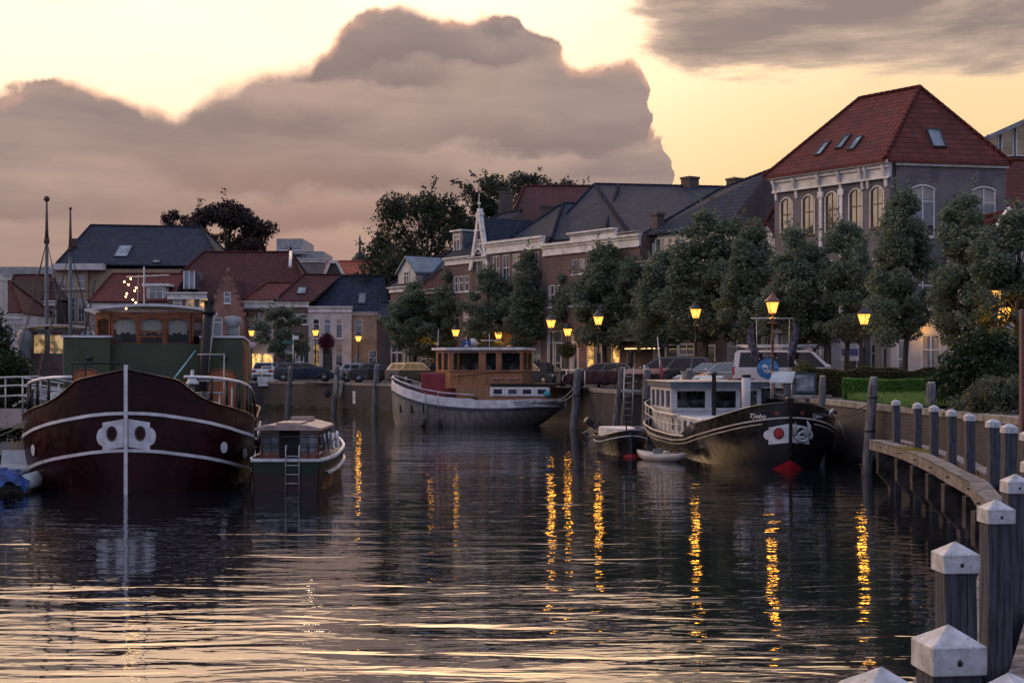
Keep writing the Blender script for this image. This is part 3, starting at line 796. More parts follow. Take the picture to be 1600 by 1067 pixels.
# white ends of the windows' surrounds, pilasters beside the middle bay
mb = MB()
for x in (bays[2] - .72, bays[2] + .72): mb.box(x - .10, x + .10, -.10, -.003, 0, hB - 1.15); mb.box(x - .18, x + .18, -.14, -.003, hB - 1.5, hB - 1.17); mb.box(x - .17, x + .17, -.13, -.003, 3.3, 3.5)
for x in (.17,): mb.box(x - .15, x + .15, -.06, -.003, 0, 3.3)
mb.box(0, wF, -.05, -.0031, 3.32, 3.47)
mb.build('pilasters', trim, Hb)
cornice(Hb, 0, wF + .05, hB, .86, .48, name='cornice')
for x in [0.2, (bays[0]+bays[1])/2, bays[2]-.72, bays[2]+.72, (bays[3]+bays[4])/2 - .18, (bays[3]+bays[4])/2 + .18, wF - .2]:
    mb = MB(); mb.prism([(x-.07,-.44,hB-.24),(x-.07,-.0,hB-.24),(x-.07,-.0,hB-1.35),(x-.07,-.12,hB-1.35),(x-.07,-.16,hB-.95),(x-.07,-.36,hB-.55)], (.14,0,0)); mb.build('cornice_bracket', trim, Hb)
# side wall that faces the camera, with its own matrix
q0, q1 = big_inv @ Vector((FR.x, FR.y, 0)), big_inv @ Vector((BR.x, BR.y, 0))
sd = (q1 - q0); wS = sd.length; aS = math.atan2(sd.y, sd.x)
MS = Matrix.Translation((q0.x, q0.y, 0)) @ Matrix.Rotation(aS, 4, 'Z')
sw = [(1.85, 7.9, 10.60, 1.35), (5.3, 7.9, 10.60, 1.35), (1.85, 3.7, 6.2, 1.3), (5.3, 3.7, 6.2, 1.3)]
mb = MB(); mb.M = MS; wall_grid(mb, wS, hB, [(x - ww/2, x + ww/2, a, b) for x, a, b, ww in sw]); mb.build('wall', B_grey, Hb)
for x, a, b, ww in sw: window(Hb, x, a, b, ww, kind='cross', M=MS, arch=.2, wallm=B_grey)
mb = MB(); mb.M = MS; mb.box(.25, wS + .1, -.16, -.003, hB - .26, hB - .02); mb.build('gutter_board', trim, Hb)
mb = MB(); mb.M = MS; mb.cyl((.25, -.1, 0), (.25, -.1, hB - .3), .05, n=6)
for zz, xx in ((6.0, 1.2), (9.9, 3.6), (6.2, 3.8)): mb.box(xx - .03, xx + .03, -.03, -.004, zz - .25, zz + .25)
mb.build('drainpipe', iron, Hb)
bk = big_inv @ Vector((FL.x + 6.4, FL.y + 1.3, 0))
mb = MB(); mb.quad((0,0,0), (bk.x, bk.y, 0), (bk.x, bk.y, hB), (0,0,hB)); mb.quad((bk.x,bk.y,0), (q1.x,q1.y,0), (q1.x,q1.y,hB), (bk.x,bk.y,hB)); mb.build('wall', B_grey, Hb)
zr = world_z(137, 76.5) - QZ
RA = big_inv @ Vector((world_x(1343, 79.6), 79.6, 0)); RB = big_inv @ Vector((world_x(1437, 76.3), 76.3, 0))
E = [(-.35, -.55, hB + .01), (q0.x + .1, q0.y - .55, hB + .01), (q1.x + .35, q1.y + .05, hB + .01), (bk.x - .2, bk.y + .4, hB + .01)]
A_, B_ = (RA.x, RA.y, zr), (RB.x, RB.y, zr)
roof(Hb, E, A_, B_, T_red, name='roof', thick=.14)
for u, v in ((.34, .20), (.50, .25), (.64, .20)): skylight(Hb, E[0], E[1], B_, A_, u, v, .5, 1.15)
skylight(Hb, E[1], E[2], B_, B_, .46, .17, .8, 1.3)
# -- wing beyond the corner house at the right edge
def plain(label, cat, loc, dirx, w, d, h, wm, ridge=None, tm=None, rows=(), name='house', gables=(True, True), ov=.25, doors=(), corn=None, group=None, caps=True, base=None):
    Hh = house(label, cat, loc, dirx, w, d, h, wm, rows, doors, name, group=group, base=base)
    if corn: cornice(Hh, 0, w, h + .02, corn, .32)
    if ridge:
        (ax, ay, azz), (bx, by, bz) = ridge
        E = [(-ov * (not gables[0]), -ov, h + .03), (w + ov * (not gables[1]), -ov, h + .03), (w + ov * (not gables[1]), d + ov, h + .03), (-ov * (not gables[0]), d + ov, h + .03)]
        roof(Hh, E, (ax, ay, azz), (bx, by, bz), tm, gables, gm=wm, caps=caps)
        Hh['eave'] = h
        return Hh, E, (ax, ay, azz), (bx, by, bz)
    return Hh
# red roof at the far right and the grey modern flats behind it
plain('dark brick house with red tiled roof rising beside the corner house at the right edge', 'house', (world_x(1566, 77), 77.5), (1, .12), 12, 8, world_z(308, 77) - QZ - 1, B_dark, ((-.2, 4, world_z(243, 80) - QZ), (12, 4, world_z(243, 80) - QZ)), T_red)
Hm = house('grey modern flats with a slanting roof and tall glazing behind the corner house', 'apartment building', (world_x(1512, 92), 92), (1, 0), 14, 10, world_z(247, 92) - QZ, mat('grey_cladding', (.16,.15,.15), .6),
           [(world_z(245, 92) - QZ - .2, world_z(245, 92) - QZ, .3, [.3], 'plain')], name='apartment_building')
zb, ztp = world_z(247, 92) - QZ, world_z(185, 92) - QZ
mb = MB(); mb.prism([(0, 0, zb + .02), (14, 0, zb + .02), (14, 0, ztp + 4), (4, 0, ztp - .3), (0.4, 0, zb + .7)], (0, 9, 0)); mb.build('upper_storey', mat('grey_cladding', (.16,.15,.15)), Hm)
mb = MB(); mb.prism([(-.5, -.6, zb + .35), (4, -.6, ztp - .2), (14, -.6, ztp + 4.2), (14, -.6, ztp + 4.5), (4, -.6, ztp + .1), (-.5, -.6, zb + .65)], (0, 10, 0)); mb.build('roof', zinc, Hm)
for i in range(6):
    x = 1.6 + i * .95; zz = min(zb + 1.5 + i * .35, ztp + .5)
    window(Hm, x, zb + .1, zz, .8, y=-.12, kind='plain', glassm=glass_mat('mirror_pane'), sill=False)
# white gabled dormer house at the right edge, in front
Hd = plain('white gabled cottage front peeping between the trees at the right edge', 'house', (world_x(1545, 68), 68), (1, .1), 4.6, 5, world_z(385, 68) - QZ, P_white, None,
           rows=[(2.6 + 2.2, 6.0, .8, [1.3, 3.2], 'sash'), (1.0, 2.7, .9, [1.3, 3.2], 'sash')])
zg = world_z(385, 68) - QZ; zp = world_z(330, 68) - QZ
mb = MB(); mb.prism([(0, .002, zg), (2.4, .002, zg), (1.0, .002, zp)], (0, .25, 0)); mb.build('gable', P_white, Hd)
mb = MB(); mb.prism([(-.15, -.12, zg - .05), (1.0, -.12, zp + .02), (1.0, -.12, zp + .2), (-.15, -.12, zg + .14)], (0, .4, 0)); mb.prism([(1.0, -.121, zp + .02), (2.55, -.121, zg - .05), (2.55, -.121, zg + .14), (1.0, -.121, zp + .2)], (0, .4, 0)); mb.build('gable_boards', trim, Hd)
roof(Hd, [(2.45,-.2,zg), (4.7,-.2,zg), (4.7,5.2,zg), (-.1,5.2,zg)], (1.0,.3,zp), (1.0,5,zp), T_red, (False, False))
# low white building with the curved lit front, below the side wall
Hc = house('white rendered low corner building with lit curved front and sash windows behind the hedge', 'house', (world_x(1392, 70), 70), (1, -.05), 4.0, 3.0, world_z(487, 70) - QZ, P_white,
           [(.35, 2.55, .62, [.62], 'sash'), (.4, 2.8, .95, [1.95], 'cross'), (2.0, 2.85, 1.0, [3.3], 'sash', {0: lit})], name='house')
mb = MB(); n = 14
for i in range(n):
    a, b = i / n, (i + 1) / n; f = lambda q: world_z(487, 70) - QZ + .55 * math.sin(q * math.pi)
    mb.prism([(4*a, -.05, f(0)-.0), (4*b, -.05, f(0)), (4*b, -.05, f(b)), (4*a, -.05, f(a))], (0, .35, 0))
mb.build('curved_parapet', P_white, Hc)
wl = thing('wall_light', 'small lit lamp under the curved parapet of the white corner building', 'wall light', (world_x(1441, 69.6), 69.55, world_z(499, 69.6)))
mb = MB(); mb.tube([(0,.1,.06),(0,-.12,.1),(0,-.25,.02)], .02); mb.lathe((0,-.25,-.06), [(.20,0),(.17,.05),(.04,.10)], 10); mb.build('shade', iron, wl)
mb = MB(); mb.ball((0,-.25,-.09), .07, 8, 6, (1.6,1,.7)); mb.build('bulb', mat('warm_bulb', (1,.8,.4), .5, emit=(1,.62,.2), es=18), wl)
pl = bpy.data.lights.new('lamp_light', 'POINT'); pl.energy = 25; pl.color = (1,.45,.06); po = bpy.data.objects.new('lamp_light', pl); COL.objects.link(po); po.parent = wl; po.location = (0,-.3,-.3); pl.shadow_soft_size = .1

# -- next houses of the row (local x runs towards the camera side)
def RH(pxl, pxr, py_eave_l, label, wm, rows, doors=(), corn=.5, d=7.0, ridge=None, tm=None, gables=(True, True), off=0.0, base=.5, pyref=None, caps=True):
    loc, dx, w_, fx = row_house(pxl, pxr, off)
    h_ = zt(pxl if pyref is None else pyref, py_eave_l)
    rws = [(a, b, ww, [fx(p) for p in xs], k, *ex) for (a, b, ww, xs, k, *ex) in rows]
    drs = [(fx(p), *r) for (p, *r) in doors]
    r = plain(label, 'house', loc, dx, w_, d, h_, wm, None, rows=rws, doors=drs, corn=corn, base=base)
    if ridge:
        (ra, ha, oa), (rb, hb_, ob) = ridge
        E = [(-.25 * (not gables[0]), -.3, h_ + .03), (w_ + .25 * (not gables[1]), -.3, h_ + .03), (w_ + .25 * (not gables[1]), d + .3, h_ + .03), (-.25 * (not gables[0]), d + .3, h_ + .03)]
        A = (w_ * ra, d * oa, h_ + ha); B = (w_ * rb, d * ob, h_ + hb_)
        roof(r, E, A, B, tm, gables, gm=wm, caps=caps)
        return r, E, A, B, w_, h_, fx
    return r, None, None, None, w_, h_, fx

def wroof(Hh, A, B, L, N, M, tm, K=None, name='roof', extra=()):
    """hipped roof given by photo column, row and depth of its corners: ridge A-B, hip foot L (far) and N (near), near eave end M"""
    inv = (Matrix.Translation(Hh.location) @ Matrix.Rotation(Hh.rotation_euler.z, 4, 'Z')).inverted()
    P = lambda q: tuple(inv @ Vector((world_x(q[0], q[2]), q[2], world_z(q[1], q[2]))))
    a, b, l, n, m_ = map(P, (A, B, L, N, M)); bb, nn = Vector(b), Vector(n); k = Vector(l) + (Vector(m_) - nn); k.z = l[2]; k = tuple(k)
    mb = MB(); mb.quad(n, m_, b, a); mb.quad(l, n, a); mb.quad(k, l, a, b); mb.quad(m_, k, b)
    for p, q in ((l, n), (n, m_), (m_, k), (k, l)): mb.quad((p[0], p[1], p[2] - .14), (q[0], q[1], q[2] - .14), q, p)
    mb.quad(*[(p[0], p[1], p[2] - .14) for p in (l, n, m_, k)])
    o = mb.build(name, tm, Hh); c = MB()
    for p, q in [(a, b), (a, n), (a, l), (b, m_)] + [(P(x), P(y)) for x, y in extra]: ridge_caps(c, p, q)
    c.build('ridge_tiles', tm, o)
    # the walls under the roof's far parts
    w_ = MB(); w_.quad((n[0], n[1], 0), (m_[0], m_[1], 0), (m_[0], m_[1], m_[2] - .14), (n[0], n[1], n[2] - .14)); w_.quad((m_[0], m_[1], 0), (k[0], k[1], 0), (k[0], k[1], k[2] - .14), (m_[0], m_[1], m_[2] - .14)); w_.build('wall', B_dark, Hh)
    return o
# brick house next to the corner house, shop front with white fascia
R1 = RH(1128, 1213, 402, 'brown brick shop house with white fascia board and red roof beside the corner house', B_brown,
        [(3.6, 5.2, .8, [1145, 1165, 1185, 1203], 'sash'), (.9, 3.0, 1.5, [1150], 'cross'), (.5, 2.9, .9, [1198], 'sash')], [(1172, .15, 2.6, .95)],
        pyref=1170)
wroof(R1[0], (1112, 311, 88), (1232, 308, 88), (1105, 384, 91), (1120, 402, 83.5), (1232, 398, 80.5), T_maroon, extra=[((1214, 317, 83), (1184, 374, 82))])
mb = MB(); mb.box(1.5, 6.0, -.12, -.003, 3.05, 3.45); mb.build('shop_fascia', P_white, R1[0])
# white dormer gables in front of that roof
for px, py0, py1, ww, lb in ((1138, 395, 348, 1.7, 0), (1197, 385, 350, 1.2, 1)):
    t_ = t_of(px); x = R1[6](px); z0 = R1[5] - .1; zz = zt(px, py1) ; zs = lerp(z0, zz, .55)
    mb = MB(); mb.prism([(x-ww/2, .1, z0), (x+ww/2, .1, z0), (x+ww/2, .1, zs), (x, .1, zz), (x-ww/2, .1, zs)], (0, 2.2, 0)); dm = mb.build('dormer', P_white, R1[0])
    mb = MB(); mb.prism([(x-ww/2-.1, -.02, zs), (x, -.02, zz+.02), (x, -.02, zz+.14), (x-ww/2-.1, -.02, zs+.12)], (0, 2.4, 0)); mb.prism([(x+ww/2+.1, -.021, zs), (x, -.021, zz+.02), (x, -.021, zz+.14), (x+ww/2+.1, -.021, zs+.12)], (0, 2.4, 0)); mb.build('dormer_roof', T_maroon, dm)
    window(R1[0], x, z0 + .25, zs + .05, ww * .45, y=.03, kind='sash', sill=False)
# dark-roofed house with a band of white attic windows
R2 = RH(1000, 1128, 404, 'dark tiled house with a band of white attic windows under its roof', B_dark,
        [(3.7, 5.3, .8, [1015, 1040, 1065, 1090, 1112], 'sash'), (.4, 2.6, 1.4, [1072], 'cross'), (.4, 2.6, 1.2, [1030], 'cross'), ], [(1050, .15, 2.5, .95), (1108, .15, 2.4, .9)], corn=.25,
        ridge=((-.05, 1.2, .9), (.9, 1.2, .9)), tm=T_slate, pyref=1060)
r2, w2, h2 = R2[0], R2[4], R2[5]
mb = MB(); mb.box(.1, w2 - .3, .9, 4.5, h2 + .1, h2 + 1.75); mb.build('attic_storey', P_white, r2)
for i in range(3): window(r2, .75 + i * .62, h2 + .5, h2 + 1.45, .55, y=.80, kind='plain', sill=False, glassm=glass_mat('mirror_pane'))
for i in range(4): window(r2, 5.2 + i * .75, h2 + .5, h2 + 1.45, .62, y=.80, kind='plain', sill=False, glassm=glass_mat('mirror_pane'))
roof(r2, [(-.3,.55,h2+1.78), (w2-.1,.55,h2+1.78), (w2-.1,8.5,h2+1.78), (-.3,8.5,h2+1.78)], (2.6, 4.4, h2+4.6), (w2-.4, 4.4, h2+5.3), T_black, (False, True), name='roof', gm=B_dark)
chimney(r2, .3, 1.2, h2 + 1.2, h2 + 3.1, .6, .6, B_dark, 0)
# shop awning with pale lettering, and the shop light bar
aw = thing('shop_awning', 'grey sloping shop awning with pale lettering under the trees', 'awning', (*at_t(t_of(970)), QZ), math.atan2(-RD.y, -RD.x))
mb = MB(); Lw = t_of(970) - t_of(1045)
mb.prism([(0, -.02, 3.75), (0, -1.5, 2.95), (0, -1.5, 2.75), (0, -1.44, 2.75), (0, -1.44, 2.90), (0, -.02, 3.66)], (Lw, 0, 0)); mb.build('canvas', mat('awning_canvas', (.20,.19,.19), .9, var=.15, vscale=2), aw)
mb = MB()
for x in (.15, Lw - .15): mb.cyl((x, -.05, 2.4), (x, -1.4, 2.85), .02, n=5)
mb.build('awning_arm', steel, aw)
def text_mesh(s, size, shear=0.0, bold=0.0):
    c = bpy.data.curves.new('txt', 'FONT'); c.body = s; c.size = size; c.shear = shear; c.offset = bold; c.align_x = 'CENTER'; c.resolution_u = 4
    o = bpy.data.objects.new('txt', c); COL.objects.link(o)
    dg = bpy.context.evaluated_depsgraph_get(); me = bpy.data.meshes.new_from_object(o.evaluated_get(dg))
    vs = [tuple(v.co) for v in me.vertices]; fs = [tuple(p.vertices) for p in me.polygons]
    bpy.data.objects.remove(o); bpy.data.meshes.remove(me)
    return vs, fs
def lettering(s, size, fn, m, par, name='lettering', shear=0.0, bold=0.0):
    vs, fs = text_mesh(s, size, shear, bold); mb = MB(); mb.add([fn(x, y) for x, y, z in vs], fs)
    return mb.build(name, m, par, uv=False)
pale = mat('pale_lettering', (.5,.5,.5), .7)
lettering('SUITZ', .62, lambda u, v: (1.25 + u, -.02 - (3.78 - (2.98 + v * .9)) * 1.85 - .03, 3.00 + v * .9), pale, aw)
lettering('interieur', .30, lambda u, v: (2.95 + u, -.02 - (3.78 - (3.0 + v * .9)) * 1.85 - .03, 3.02 + v * .9), pale, aw)
lb_ = thing('shop_light', 'long warm light bar glowing over the dark shop front', 'light', (*at_t(t_of(1000) ), QZ), math.atan2(-RD.y, -RD.x))
mb = MB(); mb.box(0, 3.6, -1.3, -1.2, 2.32, 2.46); mb.build('housing', brown_frame, lb_)
mb = MB(); mb.box(.05, 3.55, -1.29, -1.21, 2.27, 2.318); mb.build('tube', mat('warm_tube', (1,.8,.4), .5, emit=(1,.6,.25), es=2.2), lb_)

# long black-roofed pair with white cornices and tall chimneys
R3 = RH(850, 1000, 374, 'long brick house with big black hipped roof and stepped white cornices', B_brown,
        [(7.3, 8.3, .6, [898, 909, 920, 931, 942], 'plain'), (5.2, 6.7, .75, [862, 875, 889, 903, 917, 931, 946, 962, 980], 'sash'), (.7, 3.6, .8, [860, 872, 898, 922, 936, 962, 985], 'tall', {3: lit, 5: lit})], [(884, .15, 2.7, .9), (948, .15, 2.7, .9)], corn=.75, d=13,
        pyref=925)
r3, w3, h3 = R3[0], R3[4], R3[5]
cornice(r3, .9 + 2.2, .9 + 6.8, h3 + .55, .5, .42, name='raised_cornice'); cornice(r3, 8.2, w3, h3 + .16, .12, .5, name='raised_cornice')
zr3 = world_z(290, 101) - QZ
wroof(r3, (929, 288, 106), (1152, 293, 106), (846, 376, 100), (984, 366, 91.2), (1165, 372, 90), T_black, extra=[((967, 288.5, 105), (944, 366, 93.5))])
inv3 = (Matrix.Translation(r3.location) @ Matrix.Rotation(r3.rotation_euler.z, 4, 'Z')).inverted()
for cx_, ct_ in ((1078, 277), (1149, 279)):
    q = inv3 @ Vector((world_x(cx_, 106), 106, 0)); chimney(r3, q.x, q.y, world_z(297, 106) - QZ, world_z(ct_, 106) - QZ, .95, .95, B_dark, 0)
# three-storey brick house with the pale cornice
R4 = RH(762, 850, 374, 'three storey brown brick house with long pale cornice and tall sash windows', B_brown,
        [(7.0, 9.1, .85, [775, 790, 806, 821, 836], 'sash'), (3.9, 6.1, .85, [775, 790, 806, 821, 836], 'sash'), (.6, 2.9, .9, [772, 786, 815, 838], 'sash', {2: lit})], [(800, .15, 2.6, .95)], corn=.8, d=10,
        pyref=806)
wroof(R4[0], (880, 318, 105), (945, 318, 105), (800, 371, 103.5), (862, 374, 97), (950, 372, 95.5), T_black)
# the tall dark red roof behind
Hr = plain('large house with a steep dark red hipped roof rising behind the cornice houses', 'house', (world_x(784, 108), 108.5), (1, 0), 10, 8, zt(790, 368) - .5, B_dark)
wroof(Hr, (820, 291, 114), (935, 291, 114), (774, 366, 111), (786, 372, 105), (940, 372, 104), T_maroon)
chimney(Hr, .3, 1.2, zt(790, 365) - 1, world_z(298, 109) - QZ, 1.1, .9, B_dark, 0)
chimney(Hr, 4.0, -.6, zt(790, 365) - 1.5, world_z(322, 108) - QZ, 2.2, .9, B_dark, 0)
# narrow white ornate gable
R5 = RH(737, 762, 402, 'narrow house front with a pointed white carved gable and arched window', B_dark,
        [(6.6, 8.9, .8, [749.5], 'sash', {}, .35), (3.6, 5.6, .7, [744, 755], 'sash'), (.6, 2.9, .7, [744], 'sash')], [(755, .15, 2.5, .85)], corn=.25, d=6, pyref=750)
r5, w5, h5 = R5[0], R5[4], R5[5]
zp5 = zt(750, 326)
mb = MB(); mb.prism([(.25, .05, h5), (w5 - .25, .05, h5), (w5 / 2, .05, zp5 - .5)], (0, .3, 0)); mb.build('gable', B_dark, r5)
mb = MB()
for s_ in (-1, 1):
    pts = [(w5/2 + s_ * (w5/2 + .1) * (1 - q) ** 1.25, -.1, lerp(h5 - .9, zp5, q)) for q in [i / 8 for i in range(9)]]
    for a, b in zip(pts, pts[1:]): mb.prism([(a[0]-.13, -.14 + .002 * s_, a[2]), (a[0]+.13, -.14 + .002 * s_, a[2]), (b[0]+.13, -.14 + .002 * s_, b[2]), (b[0]-.13, -.14 + .002 * s_, b[2])], (0, .32, 0))
arc = [(w5/2 + (w5*.38) * math.cos(a), -.12, h5 - .9 + 1.5 * math.sin(a)) for a in [math.pi * i / 12 for i in range(13)]]
mb.tube(arc, .09, 6); mb.cyl((w5/2, -.05, zp5 - .2), (w5/2, -.05, zp5 + 1.1), .05, .02, 6); mb.ball((w5/2, -.05, zp5 + .35), .13, 8, 5); mb.box(w5/2 - .28, w5/2 + .28, -.16, .2, zp5 - .5, zp5 - .3)
mb.cyl((w5/2 - .6, -.1, zp5 - 1.6), (w5/2 + .6, -.1, zp5 - 1.6), .06, n=6)
mb.build('bargeboards', trim, r5)
window(r5, w5/2, h5 + .25, h5 + 1.3, .6, y=-.08, kind='cross', sill=False)
roof(r5, [(-.1,.3,h5), (w5+.1,.3,h5), (w5+.1,6.2,h5), (-.1,6.2,h5)], (w5/2, .35, zp5 - .6), (w5/2, 6, zp5 - .6), T_slate, (False, False), caps=False)
# white-corniced house left of it, with a dormer
R6 = RH(697, 737, 402, 'brick house with pale cornice and narrow glazed dormer left of the pointed white gable', B_brown,
        [(6.7, 7.9, .62, [704, 712, 720, 729], 'sash'), (3.8, 5.6, .7, [704, 714, 728], 'sash'), (.6, 2.8, .7, [703, 726], 'sash')], [(714, .15, 2.5, .9)], corn=.5, d=9, pyref=717,
        ridge=((.2, 3.6, .5), (1, 3.6, .5)), tm=T_slate, gables=(False, True))
x6 = R6[6](706); mb = MB(); mb.box(x6-.65, x6+.65, .5, 2.8, R6[5] + .1, R6[5] + 2.0); dm6 = mb.build('dormer', zinc, R6[0]); window(R6[0], x6, R6[5] + .5, R6[5] + 1.8, .9, y=.40, kind='cross', sill=False)
mb = MB(); mb.box(x6-.8, x6+.8, .3, 2.9, R6[5] + 2.0, R6[5] + 2.12); mb.build('dormer_roof', trim, dm6)
# low houses with blue-grey and dark red gables at the end of the row
R7 = RH(656, 697, 452, 'low house with small dark red gabled roof near the end of the row', B_dark,
        [(3.6, 5.0, .7, [664, 676, 688], 'sash'), (.6, 2.7, .8, [662, 674, 690], 'sash')], [(682, .15, 2.4, .9)], corn=.3, d=8, pyref=676, ridge=((.0, 2.8, .45), (1, 2.8, .45)), tm=T_maroon)
R8 = RH(610, 656, 448, 'end house with white window frames and a blue-grey gabled dormer', B_brown,
        [(3.6, 5.1, .7, [618, 630, 642], 'sash'), (.4, 3.0, .85, [615, 624, 634, 650], 'tall')], [(643, .15, 2.5, .9)], corn=.35, d=8, pyref=632, ridge=((.15, 2.6, .5), (1, 2.6, .5)), tm=T_slate, gables=(False, True))
x8 = R8[6](634); z8 = R8[5]; mb = MB(); mb.prism([(x8-1.3,.1,z8), (x8+1.3,.1,z8), (x8+1.3,.1,z8+1.1), (x8,.1,z8+2.2), (x8-1.3,.1,z8+1.1)], (0,3.5,0)); dm8 = mb.build('dormer', P_white, R8[0])
mb = MB(); mb.prism([(x8-1.5,-.1,z8+.95),(x8,-.1,z8+2.25),(x8,-.1,z8+2.4),(x8-1.5,-.1,z8+1.1)], (0,3.8,0)); mb.prism([(x8+1.5,-.101,z8+.95),(x8,-.101,z8+2.25),(x8,-.101,z8+2.4),(x8+1.5,-.101,z8+1.1)], (0,3.8,0)); mb.build('dormer_roof', mat('blue_grey_sheet', (.14,.18,.22), .5), dm8)
window(R8[0], x8, z8 + .15, z8 + 1.2, .8, y=.0, kind='cross', sill=False)

# ---- the houses across the water on the left, facing the camera
DL = 124.0
def LX(px, D=DL): return world_x(px, D)
def LZ(py, D=DL): return world_z(py, D) - QZ
def LH(px0, px1, py_top, label, wm, rows=(), doors=(), D=DL, corn=.4, d=8, name='house', base=.4, rz=0.0, cat='house'):
    rws = [(LZ(b, D), LZ(a, D), ww, [LX(p, D) - LX(px0, D) for p in xs], k, *ex) for (a, b, ww, xs, k, *ex) in rows]
    drs = [(LX(p, D) - LX(px0, D), .1, LZ(a, D), ww, *ex) for (p, a, ww, *ex) in doors]
    H = house(label, cat, (LX(px0, D), D), (math.cos(rz), math.sin(rz)), LX(px1, D) - LX(px0, D), d, LZ(py_top, D), wm, rws, drs, name, base=base)
    if corn: cornice(H, 0, LX(px1, D) - LX(px0, D), LZ(py_top, D) + .02, corn, .3)
    return H
def lroof(H, px0, D, eave_px, eave_py, rl, rr, tm, depth=8, gables=(False, False), y0=-.3, name='roof', sky=()):
    """roof from photo columns: eave between eave_px at height eave_py, ridge ends rl=(px,py) rr=(px,py) half way back"""
    o = LX(px0, D); yr = depth / 2; Dr = D + yr
    E0, E1 = LX(eave_px[0], D) - o, LX(eave_px[1], D) - o; ze = LZ(eave_py, D) + .03
    A = (LX(rl[0], Dr) - o, yr, LZ(rl[1], Dr)); B = (LX(rr[0], Dr) - o, yr, LZ(rr[1], Dr))
    E = [(E0, y0, ze), (E1, y0, ze), (E1, depth + .3, ze), (E0, depth + .3, ze)]
    roof(H, E, A, B, tm, gables, name=name, gm=B_dark if any(gables) else None)
    for u, v, ww, hh in sky: skylight(H, E[0], E[1], B, A, u, v, ww, hh)
    return E, A, B
# white corner house, its beige side wall and black hipped roof
dk = mat('dark_green_door')
H1 = LH(482, 549, 479, 'white rendered corner house with tall windows and a flower basket over its door', P_white,
        [(498, 529, .62, [494, 512, 530], 'tall'), (537, 572, .66, [494, 530], 'sash', {0: lit_mat('dim_room', (.8,.45,.15), .35)})], [(512, 546, .85, dk)], corn=.45)
lroof(H1, 482, DL, (482, 608), 488, (536, 431), (600, 431), T_black, 8.5, (False, False), y0=.9, sky=((.62, .22, .7, 1.5),))
H2 = LH(549, 609, 488, 'beige rendered side wing of the white corner house with a lamp before it', P_beige,
        [(499, 529, .7, [560], 'tall'), (553, 567, .4, [558], 'plain'), (547, 574, .75, [582], 'sash')], [(600, 548, .85, dk)], D=DL + .8, corn=.2)
fb = thing('flower_basket', 'purple-pink flower basket hanging over the door of the white corner house', 'flower basket', (LX(511), DL - .35, QZ + LZ(534)))
# brick house with hipped red roofs
H3 = LH(430, 482, 472, 'brick house with white cornice and low red hipped roof left of the white corner house', B_brown,
        [(490, 507, .8, [442, 458, 474], 'sash', {0: None}), (540, 566, .8, [452, 468], 'sash')], [(476, 546, .8, dk)], D=DL + .4)
lroof(H3, 430, DL + .4, (430, 488), 471, (475, 429), (534, 430), T_maroon, 8, (False, True), sky=((.5, .25, .8, 1.3),))
H3b = LH(381, 430, 470, 'shop with cream fascia and pointed red hipped roof between brick gable and tree', P_cream,
         [(487, 530, .9, [392, 405, 418], 'tall')], [(424, 545, .8, dk)], D=DL + .5, corn=.6)
lroof(H3b, 381, DL + .5, (381, 432), 469, (417, 442), (470, 442), T_red, 7, (False, True))
mb = MB(); mb.box(.3, 3.0, -1.0, -.05, LZ(486), LZ(483)); mb.build('shop_canopy', iron, H3b)
wg = thing('lit_shopfront', 'brightly lit orange shop window low between the deckhouse and the small tree', 'lit window', (LX(392), DL + .3, QZ))
mb = MB(); [mb.box(x - .06, x + .06, -.05, .02, LZ(580), LZ(553)) for x in (0, .95, 1.9)]; mb.box(-.06, 1.96, -.06, .01, LZ(553), LZ(552)); mb.build('frame', trim, wg)
mb = MB(); mb.quad((0,.0,LZ(580)), (1.9,.0,LZ(580)), (1.9,.0,LZ(553)), (0,.0,LZ(553))); mb.build('pane', lit_mat('lit_shop', (1,.55,.16), 1.4), wg)
# pointed brick gable
Dg = DL - 1.2
H4 = LH(323, 381, 492, 'pointed red brick gable house with one small attic window', B_red, [(495, 526, .95, [339, 366], 'tall')], [(352, 540, .9, dk)], D=Dg, corn=0)
wg4 = LX(381, Dg) - LX(323, Dg); zpk = LZ(428, Dg); xc = LX(356, Dg) - LX(323, Dg); ze4 = LZ(492, Dg)
def gz(x): return lerp(ze4, zpk, x / xc) if x < xc else lerp(zpk, ze4, (x - xc) / (wg4 - xc))
mb = MB()
aw0, aw1, az0, az1 = xc - .35, xc + .25, LZ(474, Dg), LZ(456, Dg)
mb.prism([(0,.0,ze4),(aw0,.0,ze4),(aw0,.0,gz(aw0))], (0,.25,0)); mb.prism([(aw1,.0,ze4),(wg4,.0,ze4),(aw1,.0,gz(aw1))], (0,.25,0))
mb.prism([(aw0,.0,ze4),(aw1,.0,ze4),(aw1,.0,az0),(aw0,.0,az0)], (0,.25,0)); mb.prism([(aw0,.0,az1),(aw1,.0,az1),(aw1,.0,gz(aw1)),(xc,.0,zpk),(aw0,.0,gz(aw0))], (0,.25,0))
for s_ in (0, 1):
    for k in range(7):
        q = k / 7; x = lerp(0, xc, q) if s_ == 0 else lerp(wg4, xc, q); z = gz(x)
        mb.box(x - .16, x + .16, -.05, .27, z - .1, z + .22)
mb.lathe((xc, .12, zpk - .05), [(.18,0),(.14,.25),(.2,.3),(.05,.6)], 8)
mb.build('gable', B_red, H4); window(H4, (aw0+aw1)/2, az0, az1, aw1-aw0, kind='sash')
roof(H4, [(-.1,.3,ze4), (wg4+.1,.3,ze4), (wg4+.1,10,ze4), (-.1,10,ze4)], (xc,.3,zpk-.25), (xc,9,zpk-.25), T_maroon, (False, False), caps=False)
